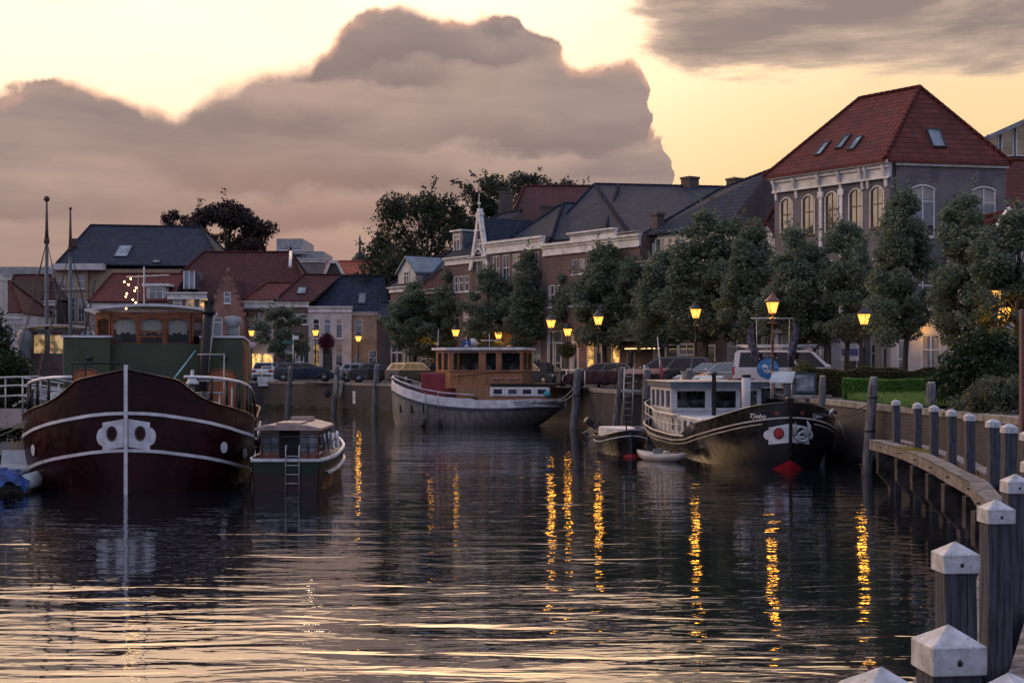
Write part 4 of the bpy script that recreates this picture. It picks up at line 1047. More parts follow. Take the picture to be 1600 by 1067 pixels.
# the long red roof behind the gable
H5 = LH(262, 323, 457, 'narrow grey-brown brick house with white cornice and three small windows, one lit', B_brown,
        [(465, 484, .78, [277, 297, 318], 'sash', {2: lit_mat('amber_room', (1,.55,.14), .9), 1: lit_mat('dim_room')})], [(300, 540, .9, dk)], corn=.55)
H5b = plain('house with the long dark red tiled roof behind the pointed brick gable', 'house', (LX(250, 128), 128), (1, 0), LX(478, 128) - LX(250, 128), 10, LZ(462, 128) , B_dark,
            ((LX(318, 133) - LX(250, 128), 5, LZ(394, 133)), (LX(455, 133) - LX(250, 128), 5, LZ(394, 133))), T_maroon, gables=(False, False))[0]
mb = MB(); mb.cyl((LX(455,133)-LX(250,128), 4.8, LZ(394,133)), (LX(466,133)-LX(250,128), .2, LZ(420,131)), .16, n=6); mb.build('verge_boards', trim, H5b)
gd = MB(); gx = LX(294,126)-LX(250,128); gd.box(gx-.5, gx+.5, -1.6, 1.6, LZ(452,127), LZ(424,127)); gdm = gd.build('glass_dormer', glass_mat('skylight_glass'), H5b)
mb = MB(); [mb.box(gx+a-.05, gx+a+.05, -1.66, -1.602, LZ(452,127), LZ(424,127)) for a in (-.46,0,.46)]; mb.build('dormer_frame', trim, gdm)
# red roof with dormer further left
H6 = LH(137, 266, 472, 'pinkish house with sagging red tiled roof and a white framed dormer', mat('pink_render', (.27,.20,.185), .85, var=.12), [(490, 513, .9, [160, 172, 215, 245], 'sash')], [(190, 545, .9, dk)], D=DL + 1)
lroof(H6, 137, DL + 1, (139, 268), 472, (176, 428), (290, 428), T_red, 8, (False, True))
x6b = LX(243, DL+1) - LX(137, DL+1); mb = MB(); mb.box(x6b-.85, x6b+.85, .2, 3.4, LZ(468), LZ(446)); d6 = mb.build('dormer', P_white, H6); window(H6, x6b, LZ(467), LZ(448), 1.3, y=.10, kind='cross', sill=False)
mb = MB(); mb.box(x6b-1.2, x6b+1.2, -.05, 3.5, LZ(446), LZ(442)); mb.build('dormer_roof', trim, d6)
# big black-roofed warehouse with cream front
Dw = 132.0
H7 = LH(86, 137, 418, 'cream warehouse front with two rows of tall narrow windows under the big black roof', P_beige,
        [(429, 451, .55, [97, 112, 127], 'sash6'), (465, 503, .6, [97, 112, 127], 'sash6')], D=Dw, corn=0, d=14, name='warehouse', cat='warehouse')
mb = MB(); mb.box(LX(137,Dw)-LX(86,Dw), LX(345,Dw)-LX(86,Dw), .4, 14, 0, LZ(419,Dw)-.05); mb.build('side_wall', P_beige, H7)
mb = MB(); mb.box(-.1, LX(165,Dw)-LX(86,Dw), -1.0, .3, LZ(421,Dw)-.1, LZ(413,Dw)); mb.build('white_parapet', P_white, H7)
ow = LX(86, Dw); yr = 7; Dr = Dw + yr
Ew = [(LX(88,Dw)-ow,.0,LZ(414,Dw)+.15), (LX(347,Dw)-ow,.0,LZ(416,Dw)+.05), (LX(347,Dw)-ow,14.2,LZ(416,Dw)+.05), (LX(88,Dw)-ow,14.2,LZ(414,Dw)+.15)]
Aw = (LX(142,Dr)-ow, yr, LZ(352,Dr)); Bw = (LX(314,Dr)-ow, yr, LZ(355,Dr))
roof(H7, Ew, Aw, Bw, T_black, (False, False), thick=.12)
skylight(H7, Ew[0], Ew[1], Bw, Aw, .37, .18, 1.3, 2.4); skylight(H7, Ew[3], Ew[0], Aw, Aw, .55, .25, 1.1, 1.9); skylight(H7, Ew[0], Ew[1], Bw, Aw, .60, .04, .7, .6)
# far left
H8 = LH(32, 86, 470, 'dark brown house with red roof and pale cornice left of the cream warehouse', B_dark, [(483, 508, .8, [61, 72, 81], 'sash')], [(45, 545, .9, dk)], D=DL + 4)
lroof(H8, 32, DL + 4, (10, 88), 468, (22, 430), (80, 430), T_maroon, 8, (False, True))
mb = MB(); xq = LX(44, DL+4)-LX(32, DL+4); mb.box(xq-1.4, xq+1.3, -.6, 3, LZ(482), LZ(434)); mb.build('timber_bay', plank_mat('old_planks', (.14,.105,.08), .2, False, .9, coat=0), H8)
H9 = LH(-30, 33, 490, 'white cottage with red roof and a small dormer at the left edge', P_white, [(505, 530, .8, [5, 15, 27], 'sash')], [(-8, 545, .9, dk)], D=DL - 6)
lroof(H9, -30, DL - 6, (-32, 35), 489, (-25, 440), (16, 440), T_maroon, 8, (False, False))
H10 = plain('tall white gabled house cut by the left edge', 'house', (-41.4, 104), (1, 0), LX(13,100) - LX(-40,100), 6, LZ(428, 100), P_white, ((0, 3, LZ(405,100)), (LX(13,100) - LX(-40,100), 3, LZ(405,100))), T_slate, rows=[(LZ(500,100), LZ(480,100), .7, [1.4], 'sash'), (LZ(462,100), LZ(440,100), .5, [1.6], 'sash')])[0]
# distant blocks
Hf = LH(-20, 92, 417, 'long flat-roofed pale building in the distance behind the two masts', mat('distant_concrete', (.30,.30,.32), .8), [(428, 436, 3.0, [20, 60], 'plain')], D=170, corn=0, d=12, base=0)
Hg = LH(432, 473, 373, 'pale modern block with stepped flat roofs beyond the dark copper tree', mat('distant_concrete'), [(386, 391, 2.0, [446, 462], 'plain')], D=215, corn=0, d=12, name='apartment_building', cat='apartment building', base=0)
mb = MB(); a0 = LX(432,215); mb.box(LX(474,215)-a0, LX(504,215)-a0, 1, 12, 0, LZ(392,215)); mb.box(LX(445,215)-a0, LX(480,215)-a0, -1.2, 0, LZ(398,215), LZ(395,215)); mb.box(LX(452,215)-a0, LX(488,215)-a0, -.8, -.0, 0, LZ(403,215)); mb.build('lower_wing', mat('distant_concrete'), Hg)
Ho = plain('orange-red roofed house with a white framed gable dormer in the middle distance', 'house', (LX(503,150), 150), (1, 0), LX(590,150)-LX(503,150), 9, LZ(432,150), B_red, ((0, 4.5, LZ(408,154)), (LX(590,154)-LX(503,150), 4.5, LZ(408,154))), T_orange)[0]
mb = MB(); x0, x1 = LX(505,149)-LX(503,150), LX(535,149)-LX(503,150); za, zb_ = LZ(432,149), LZ(411,149)
fr = [(x0, za), (x0+.7, zb_), (x1-.6, zb_), (x1, za)]
for (a, b), (c, d_) in zip(fr, fr[1:]): mb.prism([(a-.14,-.6,b),(a+.14,-.6,b),(c+.14,-.6,d_+.28),(c-.14,-.6,d_+.28)], (0,.5,0))
mb.box(x0+.7, x1-.6, -.62, -.1, zb_+.02, zb_+.3); mb.build('white_gable_frame', trim, Ho)
mb = MB(); mb.prism([(x0+.1,-.3,za),(x0+.75,-.3,zb_),(x1-.65,-.3,zb_),(x1-.1,-.3,za)], (0,3,0)); mb.build('dormer', B_dark, Ho)
Hp = LH(470, 508, 405, 'grey sheet-roofed building squeezed behind the red roofs', mat('grey_cladding'), D=160, corn=.3, d=8, base=0)
Hs = plain('distant low house with a small dark turret beyond the orange roof', 'house', (LX(545,190), 190), (1, 0), 14, 10, LZ(402,190)-1.0, B_dark, ((0,5,LZ(402,195)), (14,5,LZ(402,195))), T_slate)[0]
mb = MB(); mb.lathe((LX(556,190)-LX(545,190), 5, LZ(403,190)), [(1.0,0),(.95,.5),(.6,1.0),(.2,1.2),(.12,3.2),(.02,3.6)], 10); mb.build('turret', iron, Hs)
# filler houses so the street closes behind the trees
plain('dark roofed house hidden behind the street trees left of the row', 'house', (LX(592,124), 122), (1, 0), 4, 7, LZ(500,122), B_dark, ((0,3.5,LZ(470,122)),(4,3.5,LZ(470,122))), T_black)
# ---------------------------------------------------------------- boats
class Hull:
    """local x aft from the stem, y athwart, z up from the waterline"""
    def __init__(s, L, B, Lb, Ls, T, zb=-.4, pb=2.0, ps=2.0, bot=.93, rake=0.0, srake=0.0, tum=0.0, stern_min=0.0, keel=1.5):
        s.L, s.B, s.Lb, s.Ls, s.T, s.zb, s.pb, s.ps, s.bot, s.rake, s.srake, s.smin, s.keel = L, B, Lb, Ls, T, zb, pb, ps, bot, rake, srake, stern_min, keel
    def ends(s, z):
        f = max(0, 1 - (z - s.zb) / s.keel); return s.rake * f * f, s.L - s.srake * f ** 1.3
    def half(s, x, z):
        a, b = s.ends(z); f = max(0, 1 - (z - s.zb) / s.keel)
        hb = s.B / 2 * (1 - (1 - s.bot) * f * f)
        q = min(1, max(0, (x - a) / (s.Lb * (1 + .15 * f)))); r = min(1, max(0, (b - x) / (s.Ls * (1 + .9 * f))))
        F1 = (1 - (1 - q) ** s.pb) ** (1 / s.pb); F2 = (1 - (1 - r) ** s.ps) ** (1 / s.ps)
        return hb * F1 * (s.smin + (1 - s.smin) * F2)
    def xat(s, y, z):
        """aft distance where the half breadth reaches |y| near the bow"""
        a, b = s.ends(z); f = max(0, 1 - (z - s.zb) / s.keel); hb = s.B / 2 * (1 - (1 - s.bot) * f * f)
        k = min(.9999, abs(y) / hb); q = 1 - (1 - k ** s.pb) ** (1 / s.pb)
        return a + q * s.Lb * (1 + .15 * f)
    def xs(s, n=22):
        r = [s.Lb * (1 - math.cos(math.pi / 2 * i / 12)) for i in range(13)]
        r += [lerp(s.Lb, s.L - s.Ls, i / 8) for i in range(1, 8)]
        r += [s.L - s.Ls * (1 - math.cos(math.pi / 2 * i / 10)) for i in range(10, -1, -1)]
        return sorted(set(round(v, 4) for v in r))
    def shell(s, name, mats, par, bands=(), n=16, closed_top=None, thick=.05):
        """bands: (fraction function giving z at x, material index) splitting the shell by height"""
        mb = MB(); mb.smooth = True
        xs = s.xs()
        for side in (1, -1):
            rows = []
            for j in range(n + 1):
                row = []
                for x in xs:
                    t = interp(x, s.T); z = lerp(s.zb, t, j / n); a, b = s.ends(z)
                    xx = a + (b - a) * x / s.L
                    row.append((xx, side * s.half(xx, z), z))
                rows.append(row)
            mb.loft(rows, False)
            if s.smin > 0:    # transom
                pass
        if s.smin > 0:
            tr = [[(s.ends(lerp(s.zb, s.T[-1][1], j/n))[1], yy * s.half(s.ends(lerp(s.zb, s.T[-1][1], j/n))[1], lerp(s.zb, s.T[-1][1], j/n)), lerp(s.zb, s.T[-1][1], j/n)) for yy in (-1, -.5, 0, .5, 1)] for j in range(n+1)]
            mb.smooth = False; mb.loft(tr, False)
        return mb.build(name, mats, par)
    def strip(s, mb, zf0, zf1, off, x0=0, x1=None, sides=(1, -1)):
        """band lying on the hull between heights zf0(x) and zf1(x)"""
        xs = [x for x in s.xs() if x >= x0 and x <= (x1 if x1 is not None else s.L)]
        for side in sides:
            outer = []
            for zf in (zf0, zf1):
                outer.append([(x - (off * .8 if x < .3 else 0) , side * (s.half(x, zf(x)) + off), zf(x)) for x in xs])
            inner = [[(p[0], p[1] - side * off * 1.5, p[2]) for p in row] for row in outer]
            mb.loft([inner[0], outer[0], outer[1], inner[1]], False)
        return mb
    def deck(s, mb, zf, inset=.03):
        xs = s.xs()
        A = [(x, s.half(x, zf(x)) - inset, zf(x)) for x in xs]; B = [(x, -s.half(x, zf(x)) + inset, zf(x)) for x in xs]
        mb.loft([A, B], False); return mb
    def rail(s, mb, zf, r, x0, x1, inset=.05, sides=(1, -1), n=26):
        for side in sides:
            pts = []
            if x0 < .1: pts.append((s.ends(zf(0))[0], 0, zf(0)))
            for i in range(n + 1):
                x = lerp(x0, x1, i / n) if x0 > .1 else lerp(x0, x1, (i / n) ** 1.8)
                z = zf(x); pts.append((x, side * max(0, s.half(x, interp(x, s.T)) - inset), z))
            mb.tube(pts, r, 6)
        return mb
    def bow(s, y, z, off=.02):
        """point on the bow plating at athwart distance y"""
        x = s.xat(y, z); e = .02
        x2 = s.xat(abs(y) + e, z); d = Vector((x2 - x, e, 0)).normalized(); n = Vector((-d.y, d.x, 0))
        sg = 1 if y >= 0 else -1
        return (x + n.x * off, y + sg * n.y * off, z)

def vessel(name, label, cat, stem, aim, group=None):
    d = Vector((aim[0] - stem[0], aim[1] - stem[1]))
    return thing(name, label, cat, (stem[0], stem[1], 0), math.atan2(d.y, d.x), group)
def disc(fn, cy, cz, ry, rz, off, m, par, name, n=20, r0=0.0):
    mb = MB()
    if r0 == 0: mb.add([fn(cy, cz, off)] + [fn(cy + ry * math.cos(2*math.pi*i/n), cz + rz * math.sin(2*math.pi*i/n), off) for i in range(n)], [(0, 1 + i, 1 + (i+1) % n) for i in range(n)])
    else:
        a = [fn(cy + ry*math.cos(2*math.pi*i/n), cz + rz*math.sin(2*math.pi*i/n), off) for i in range(n)]; b = [fn(cy + ry*r0*math.cos(2*math.pi*i/n), cz + rz*r0*math.sin(2*math.pi*i/n), off) for i in range(n)]
        mb.loft([a, b], True)
    return mb.build(name, m, par)
rope_m = mat('mooring_rope', (.30,.29,.27), .9, bump=.5)
tyre_m = mat('black_rubber', (.012,.012,.013), .8, bump=.4)

# ===== the big maroon barge
weather(mat('hull_white', (.62,.62,.67), .45, var=.1, vscale=3), (.20,.13,.09), .64, .70, .7, 6.0, (1, 1, .5))
MAR = mat('maroon_hull_paint', (.021,.0022,.0052), .38, var=.25, vscale=1.6, spec=.22, bump=.05, bscale=3)
stripe = mat('hull_white', (.62,.62,.67), .45, var=.1, vscale=3)
GRN = mat('deckhouse_green', (.034,.050,.022), .45, var=.12, vscale=1.2, bump=.05)
weather(MAR, (.060,.030,.022), .60, .74, .45, 1.0, (3.2, 3.2, .28)); weather(MAR, (.07,.055,.055), .70, .74, .35, 14.0)
b1 = vessel('barge', 'big maroon barge with a varnished wheelhouse and white eye plates on its bluff bow', 'barge', (-10.15, 37.4), (-11.75, 47.0))
T1 = [(0,3.26),(.02,3.19),(.078,3.12),(.18,3.05),(.35,2.98),(.42,2.90),(.55,2.72),(.80,2.50),(1.25,2.31),(1.9,2.19),(2.5,2.08),(4.5,1.82),(8,1.62),(20,1.62),(24,1.8)]
h1 = Hull(24, 6.5, 4.6, 3.5, T1, bot=.90, pb=2.05)
h1.shell('hull', MAR, b1, n=20)
# underside tone band and rubbing strakes
s1 = lambda x: interp(x, [(0,2.13),(.42,1.97),(1.33,1.74),(2.4,1.5),(4.6,1.2),(8,1.05),(24,1.05)])
s2 = lambda x: s1(x) - .98 + .05 * min(1, x / 3)
mb = MB(); h1.strip(mb, lambda x: s1(x) - .042, lambda x: s1(x) + .042, .05); h1.strip(mb, lambda x: s2(x) - .042, lambda x: s2(x) + .042, .045)
mb.build('rubbing_strake', stripe, b1)
mb = MB(); mb.box(-.12, .06, -.045, .045, -.3, 3.40); mb.build('stem_bar', stripe, b1)
mb = MB(); h1.strip(mb, lambda x: s1(x) + .52, lambda x: s1(x) + .545, .014, 0, 9); h1.strip(mb, lambda x: s2(x) - .42 , lambda x: s2(x) - .40, .012, .3, 9); mb.build('plate_seam', MAR, b1)
mb = MB(); h1.rail(mb, lambda x: interp(x, T1) + .01, .035, .02, 23, .0, n=70); mb.build('bulwark_cap', MAR, b1)
mb = MB(); h1.deck(mb, lambda x: min(1.35, interp(x, T1) - .3)); mb.build('deck', mat('deck_grey', (.10,.11,.11), .7, var=.2), b1)
# eye plates with hawse holes
for sg in (1, -1):
    mb = MB(); cols = 14; Y0, Y1 = .06, .60
    def zr_(y):  # outline: the outer end bulges into a rounded lobe
        base_hi = 1.99 - .13 * y / .72; base_lo = 1.25 - .11 * y / .72
        return base_lo, base_hi
    for i in range(cols):
        ya, yb = lerp(Y0, Y1, i / cols), lerp(Y0, Y1, (i + 1) / cols)
        (la, ha), (lb, hb_) = zr_(ya), zr_(yb)
        if False: pass
        Y0 = Y0
        mb.quad(h1.bow(sg*ya, la, .03), h1.bow(sg*yb, lb, .03), h1.bow(sg*yb, hb_, .03), h1.bow(sg*ya, ha, .03))
    c = (1.20 + 1.86) / 2 - .02
    mb.add([h1.bow(sg*.58, c, .032)] + [h1.bow(sg*(.58 + .17 * math.cos(a)), c + .24 * math.sin(a), .032) for a in [-math.pi/2 + math.pi * i / 10 for i in range(11)]], [(0, 1+i, 2+i) for i in range(10)])
    mb.build('eye_plate', stripe, b1)
    disc(lambda y, z, o: h1.bow(sg * y, z, o), .355, 1.60, .135, .20, .055, mat('hawse_rim', (.03,.008,.01), .4), b1, 'hawse_rim', r0=.72)
    disc(lambda y, z, o: h1.bow(sg * y, z, o), .355, 1.60, .098, .148, .045, MAR, b1, 'hawse_hole')
# white draught ovals on the shoulders
for y, z, w_, h_ in ((2.62, 1.08, .07, .16), (-2.45, 1.12, .09, .16), (-2.99, .88, .06, .15)):
    disc(h1.bow, y, z, w_, h_, .03, stripe, b1, 'porthole_cover', 14)
mb = MB(); mb.smooth = True; mb.add([h1.bow(-2.80, 1.62 + .05*math.sin(a), .035) if False else h1.bow(-2.80 + .045*math.cos(a), 1.62 + .05*math.sin(a), .035) for a in [i*.785 for i in range(8)]], [tuple(range(8))]); mb.build('scupper', blackp, b1)
# bow rails
mb = MB(); zr1 = lambda x: interp(x, [(.4,3.08),(1.2,3.05),(2.5,2.93),(4.5,2.72),(8,2.5)])
h1.rail(mb, zr1, .045, .55, 6.4, .12, n=22); mb.build('bow_rail', stripe, b1)
for sg in (1, -1):
    for x in (1.25, 1.9, 2.7, 3.6, 4.7, 5.8):
        mb = MB(); y = sg * (h1.half(x, interp(x, T1)) - .12); mb.cyl((x, y, interp(x, T1) - .1), (x, y, zr1(x) - .01), .045, n=6); mb.build('rail_post', blackp, b1)
# superstructure. deckhouse front at x=8.6
xd = 8.6; zt1 = 4.28
mb = MB(); mb.bbox(xd, 21, -2.82, -1.45, 1.3, zt1, .04); mb.bbox(xd, 21, 1.35, 2.82, 1.3, zt1, .04); mb.box(xd + .6, 20.9, -1.6, 1.5, 1.3, zt1 - .2)
mb.build('deckhouse', GRN, b1)
mb = MB(); mb.box(xd - .05, 21.05, -2.88, -1.44, zt1 - .005, zt1 + .06); mb.box(xd - .05, 21.05, 1.34, 2.88, zt1 - .005, zt1 + .06); mb.build('deckhouse_trim', stripe, b1)
side_w = plank_mat('varnished_side', (.32,.10,.035), .11)
mb = MB(); mb.box(xd + .25, xd + .95, -2.88, -2.825, 1.75, 4.05); mb.box(xd + 2.2, xd + 4.8, -2.88, -2.825, 1.9, 3.9); mb.build('side_door', side_w, b1)
# arched doors
drm = plank_mat('orange_door', (.38,.12,.035), .16)
for yc in (-2.16, 2.1):
    mb = MB(); pts = [(xd - .02, yc - .42, 1.4), (xd - .02, yc + .42, 1.4)] + [(xd - .02, yc + .42 * math.cos(a), 3.05 + .22 * math.sin(a)) for a in [math.pi * i / 10 for i in range(11)]]
    mb.prism(pts, (-.05, 0, 0)); dd = mb.build('door', drm, b1)
    mb = MB(); mb.tube([(xd - .085, yc + .42 * math.cos(a), 3.05 + .22 * math.sin(a)) for a in [math.pi * i / 10 for i in range(11)]], .03, 5); mb.tube([(xd-.085,yc-.42,1.4),(xd-.085,yc-.42,3.05)], .03, 5); mb.tube([(xd-.085,yc+.42,1.4),(xd-.085,yc+.42,3.05)], .03, 5); mb.build('door_frame', mat('dark_varnish', (.17,.05,.02), .4, coat=.4), dd)
    mb = MB(); mb.ball((xd - .14, yc - .1, 3.62), .10, 8, 5); mb.cyl((xd, yc - .1, 3.62), (xd - .1, yc - .1, 3.62), .05, n=6); mb.build('bulkhead_light', iron, b1)
# wheelhouse: green base, varnished windows in a faceted plan, cambered white roof
yc = .12; wx0, wx1 = 9.3, 12.6
plan = [(wx0 + .55, yc + 1.78), (wx0, yc + 1.28), (wx0, yc - 1.25), (wx0 + .35, yc - 1.66), (wx1, yc - 1.66), (wx1, yc + 1.78)]
mb = MB(); mb.prism([(x, y, 1.5) for x, y in plan][::-1], (0, 0, 3.80 - 1.5)); mb.build('wheelhouse_base', GRN, b1)
wd = mat('varnished_teak', (.20,.058,.020), .4, var=.22, vscale=2.5, coat=.05, spec=.3, aniso=(1, 1, 6))
fr = MB(); gl = MB()
zs0, zs1 = 3.80, 5.12
curt = leaf_mat('net_curtain', (.75,.72,.66), (.80,.76,.70), (.60,.56,.50))
def panel(a, b, nwin, arch=True):
    a, b = Vector((*a, 0)), Vector((*b, 0)); d = (b - a); L_ = d.length; d.normalize(); nrm = Vector((d.y, -d.x, 0))
    def P(u, z, o=0.0): q = a + d * u + nrm * o; return (q.x, q.y, z)
    def bar(u0, u1, z0, z1, t=.05): fr.prism([P(u0, z0, -t), P(u1, z0, -t), P(u1, z1, -t), P(u0, z1, -t)], nrm * (2 * t))
    bar(0, L_, zs0 - .07, zs0 + .11, .06); bar(0, L_, zs1 - .20, zs1, .05)
    step = L_ / nwin
    for i in range(nwin + 1):
        u = i * step; bar(max(0, u - .06), min(L_, u + .06), zs0 + .11, zs1 - .20, .055)
    for i in range(nwin):
        u0, u1 = i * step + .06, (i + 1) * step - .06
        if u1 - u0 > .25 and arch:
            n = 6
            for k in range(n):
                p, q = k / n, (k + 1) / n; za = zs1 - .20 - .10 * (2*p-1)**2; zb_ = zs1 - .20 - .10 * (2*q-1)**2
                fr.prism([P(lerp(u0,u1,p), za, -.04), P(lerp(u0,u1,q), zb_, -.04), P(lerp(u0,u1,q), zs1-.199, -.04), P(lerp(u0,u1,p), zs1-.199, -.04)], nrm * .08)
            fr.prism([P(u0, zs0+.11, -.03), P(u0+.03, zs0+.11, -.03), P(u0+.03, zs1-.3, -.03), P(u0, zs1-.3, -.03)], nrm * .075)
        gl.quad(P(u0 - .02, zs0 + .10), P(u1 + .02, zs0 + .10), P(u1 + .02, zs1 - .19), P(u0 - .02, zs1 - .19))
        if nwin == 3 and i == 1: bar(u0, u1, lerp(zs0, zs1, .40) - .03, lerp(zs0, zs1, .40) + .03, .05); bar(u0, u1, lerp(zs0, zs1, .52) - .03, lerp(zs0, zs1, .52) + .03, .045)
for a, b, n in ((plan[0], plan[1], 1), (plan[1], plan[2], 3), (plan[2], plan[3], 1), (plan[3], plan[4], 3), (plan[4], plan[5], 2), (plan[5], plan[0], 3)): panel(a, b, n)
fo = fr.build('window_frames', wd, b1)
wg_ = glass_mat('wheelhouse_glass', (.012,.014,.016), .02, 1.6); thin = bpy.data.materials.new('clear_glass'); thin.use_nodes = True
_t = NT(thin.node_tree); _g = _t.n('ShaderNodeBsdfGlossy'); _g.inputs['Roughness'].default_value = .02; _tr = _t.n('ShaderNodeBsdfTransparent'); _tr.inputs[0].default_value = (.75,.78,.78,1)
_l = _t.n('ShaderNodeLayerWeight'); _l.inputs[0].default_value = .2; _mx = _t.n('ShaderNodeMixShader'); _t.put(_mx.inputs[0], _t.m('ADD', _t.m('MULTIPLY', _l.outputs['Fresnel'], .30), .02)); _t.put(_mx.inputs[1], _tr.outputs[0]); _t.put(_mx.inputs[2], _g.outputs[0]); _t.put(thin.node_tree.nodes['Material Output'].inputs[0], _mx.outputs[0])
gl.build('pane', thin, fo, uv=False)
# lace half curtains, wheel and console inside
for i, (y0_, y1_) in enumerate(((yc+.50, yc+1.14), (yc-.36, yc+.34), (yc-1.12, yc-.52))):
    mb = MB(); pts = 16; top = zs1 - .24; r0_, r1_ = [], []
    for k in range(pts + 1):
        y = lerp(y0_, y1_, k / pts); r0_.append((wx0 + .12 + .03 * math.sin(k * 2.1), y, top)); r1_.append((wx0 + .12 + .03 * math.sin(k * 2.1), y, top - .42 - .08 * abs(2*k/pts-1) + .03*math.sin(k*1.3)))
    mb.smooth = True; mb.loft([r0_, r1_], False); mb.build('net_curtain', curt, b1)
mb = MB(); mb.box(wx0 + .5, wx0 + .9, yc - 1.1, yc + 1.1, 3.4, 4.15); mb.tube([(wx0 + .95, yc + .35 * math.cos(a), 4.25 + .35 * math.sin(a)) for a in [2*math.pi*i/16 for i in range(17)]], .03, 5)
for i in range(6): a = math.pi * i / 3; mb.cyl((wx0+.95, yc, 4.25), (wx0+.95, yc + .45*math.cos(a), 4.25 + .45*math.sin(a)), .018, n=4)
mb.build('steering_console', wd, b1)
mb = MB(); mb.box(wx1 - .35, wx1 - .3, yc - 1.5, yc + 1.6, 3.5, 4.62); mb.build('added_dark_panel', dark_in, b1)  # dark panel added behind the glass so the lower panes look dark
mb = MB(); n = 12; rings = []
for xx in (wx0 - .28, wx0 - .2, wx1 + .2):
    rings.append([(xx, lerp(yc - 1.98, yc + 2.08, k / n), zs1 + .02 + .17 * (1 - (2 * k / n - 1) ** 2)) for k in range(n + 1)])
top = [[(x, y, z + .07) for x, y, z in r] for r in rings]
mb.loft(rings, False); mb.loft(top, False); mb.loft([rings[0], top[0]], False); mb.loft([rings[-1], top[-1]], False); mb.loft([[r[0] for r in rings], [r[0] for r in top]], False); mb.loft([[r[-1] for r in rings], [r[-1] for r in top]], False)
mb.build('wheelhouse_roof', stripe, b1)
# aerial mast with string of bulbs
mb = MB(); mb.cyl((10.2, yc + .32, zs1 + .15), (10.2, yc + .32, zs1 + 1.55), .03, n=6); mb.cyl((10.2, yc + .9, zs1 + 1.2), (10.2, yc - .5, zs1 + 1.28), .02, n=5); mb.ball((10.2, yc + .32, zs1 + 1.2), .07, 6, 4)
mb.cyl((10.2, yc + .55, zs1 + .15), (10.2, yc + .50, zs1 + 1.3), .012, n=4); mb.build('aerial_mast', steel, b1)
sl_ = thing('string_lights', 'string of small warm bulbs hanging from the barge wheelhouse aerial', 'string lights', (-10.15, 37.4, 0), b1.rotation_euler.z)
mb = MB(); wire = MB(); pts = []
for i in range(11):
    q = i / 10; p = (9.9 + .05 * math.sin(i * 2), yc + .72 + .22 * math.sin(i * 1.4) * (1 - .3 * q) - .0, zs1 + 1.12 - q * .98); pts.append(p); mb.ball((p[0] - .02, p[1], p[2]), .032, 6, 4)
wire.tube(pts, .006, 4); wire.build('wire', iron, sl_); mb.build('bulbs', mat('tiny_bulb', (1,.7,.3), .5, emit=(1,.58,.18), es=9), sl_)
# tapered dark mast leaning beside the wheelhouse, its stay, funnel cowl and vents
mb = MB(); mb.tube([(8.0, -1.45, 1.3), (8.1, -1.62, 3.3), (8.2, -1.78, 5.42)], [.20, .185, .165], 12); mb.box(8.05, 8.35, -2.02, -1.52, 5.42, 5.47); mb.cyl((8.2,-1.78,5.0),(8.2,-1.78,5.2),.21,n=10)
mb.build('mast_tabernacle', blackp, b1)
mb = MB(); mb.tube([(7.9, -1.7, 2.6), (7.95, -1.95, 5.0)], .014, 5); mb.build('signal_tube', steel, b1)
mb = MB(); mb.tube([(8.0, -1.35, 3.85), (5.0, -.6, 2.6)], .022, 5); mb.build('blue_stay', mat('blue_rope', (.22,.42,.46), .8), b1)
mb = MB(); mb.lathe((11.5, -2.42, zt1 + .06), [(.23,0),(.23,.30),(.20,.32),(.20,.38),(.30,.41),(.31,.62),(.27,.66),(.27,.72),(.1,.74)], 14); mb.build('funnel', mat('funnel_grey', (.24,.25,.26), .6, var=.2), b1)
# deck clutter on the starboard side: pipes, rails, lamp, windlass
mb = MB()
for (x, y0_, y1_, z) in ((5.5, -2.3, -1.3, 2.55), (6.5, -2.5, -1.2, 2.9), (5.9, -2.2, -1.5, 2.25)): mb.cyl((x, y0_, z), (x, y1_, z), .022, n=5)
for (x, y, z0_, z1_) in ((6.5,-2.3,1.3,3.75),(6.5,-1.2,1.3,2.9),(5.5,-2.2,1.3,2.55),(5.5,-1.5,1.3,2.55),(6.1,-2.55,1.3,2.7)): mb.cyl((x, y, z0_), (x, y, z1_), .022, n=5)
mb.cyl((6.5,-2.3,3.72),(6.5,-1.5,3.72),.02,n=5)
mb.build('deck_rails', steel, b1)
mb = MB(); mb.lathe((6.3, -1.35, 2.8), [(.22,0),(.20,.05),(.06,.25),(.05,.45)], 10); mb.cyl((6.3,-1.35,1.3),(6.3,-1.35,2.8),.04); mb.build('cowl_vent', steel, b1)
mb = MB(); mb.bbox(4.2, 5.2, -2.1, -.9, 1.3, 2.0); mb.bbox(3.0, 4.6, -.5, .6, 1.3, 2.35); mb.cyl((3.8,-.9,1.9),(3.8,.9,1.9),.22,n=12); mb.build('windlass', mat('winch_green', (.02,.09,.07), .5), b1)
mb = MB(); mb.box(7.2, 7.26, 1.0, 2.1, 1.9, 3.45); mb.box(6.0, 7.2, 2.0, 2.04, 3.4, 3.44)
[mb.cyl((7.2, y, 1.3), (7.2, y, 3.45), .03, n=5) for y in (1.0, 1.55, 2.1)]
mb = MB(); [mb.cyl((7.2, y, 1.3), (7.2, y, 3.45), .03, n=5) for y in (1.05, 1.95, 2.35)]; mb.cyl((7.2,.9,3.45),(7.2,2.4,3.45),.03,n=5); mb.cyl((7.2,.9,2.7),(7.2,2.4,2.7),.02,n=5); mb.build('companion_rail', blackp, b1)
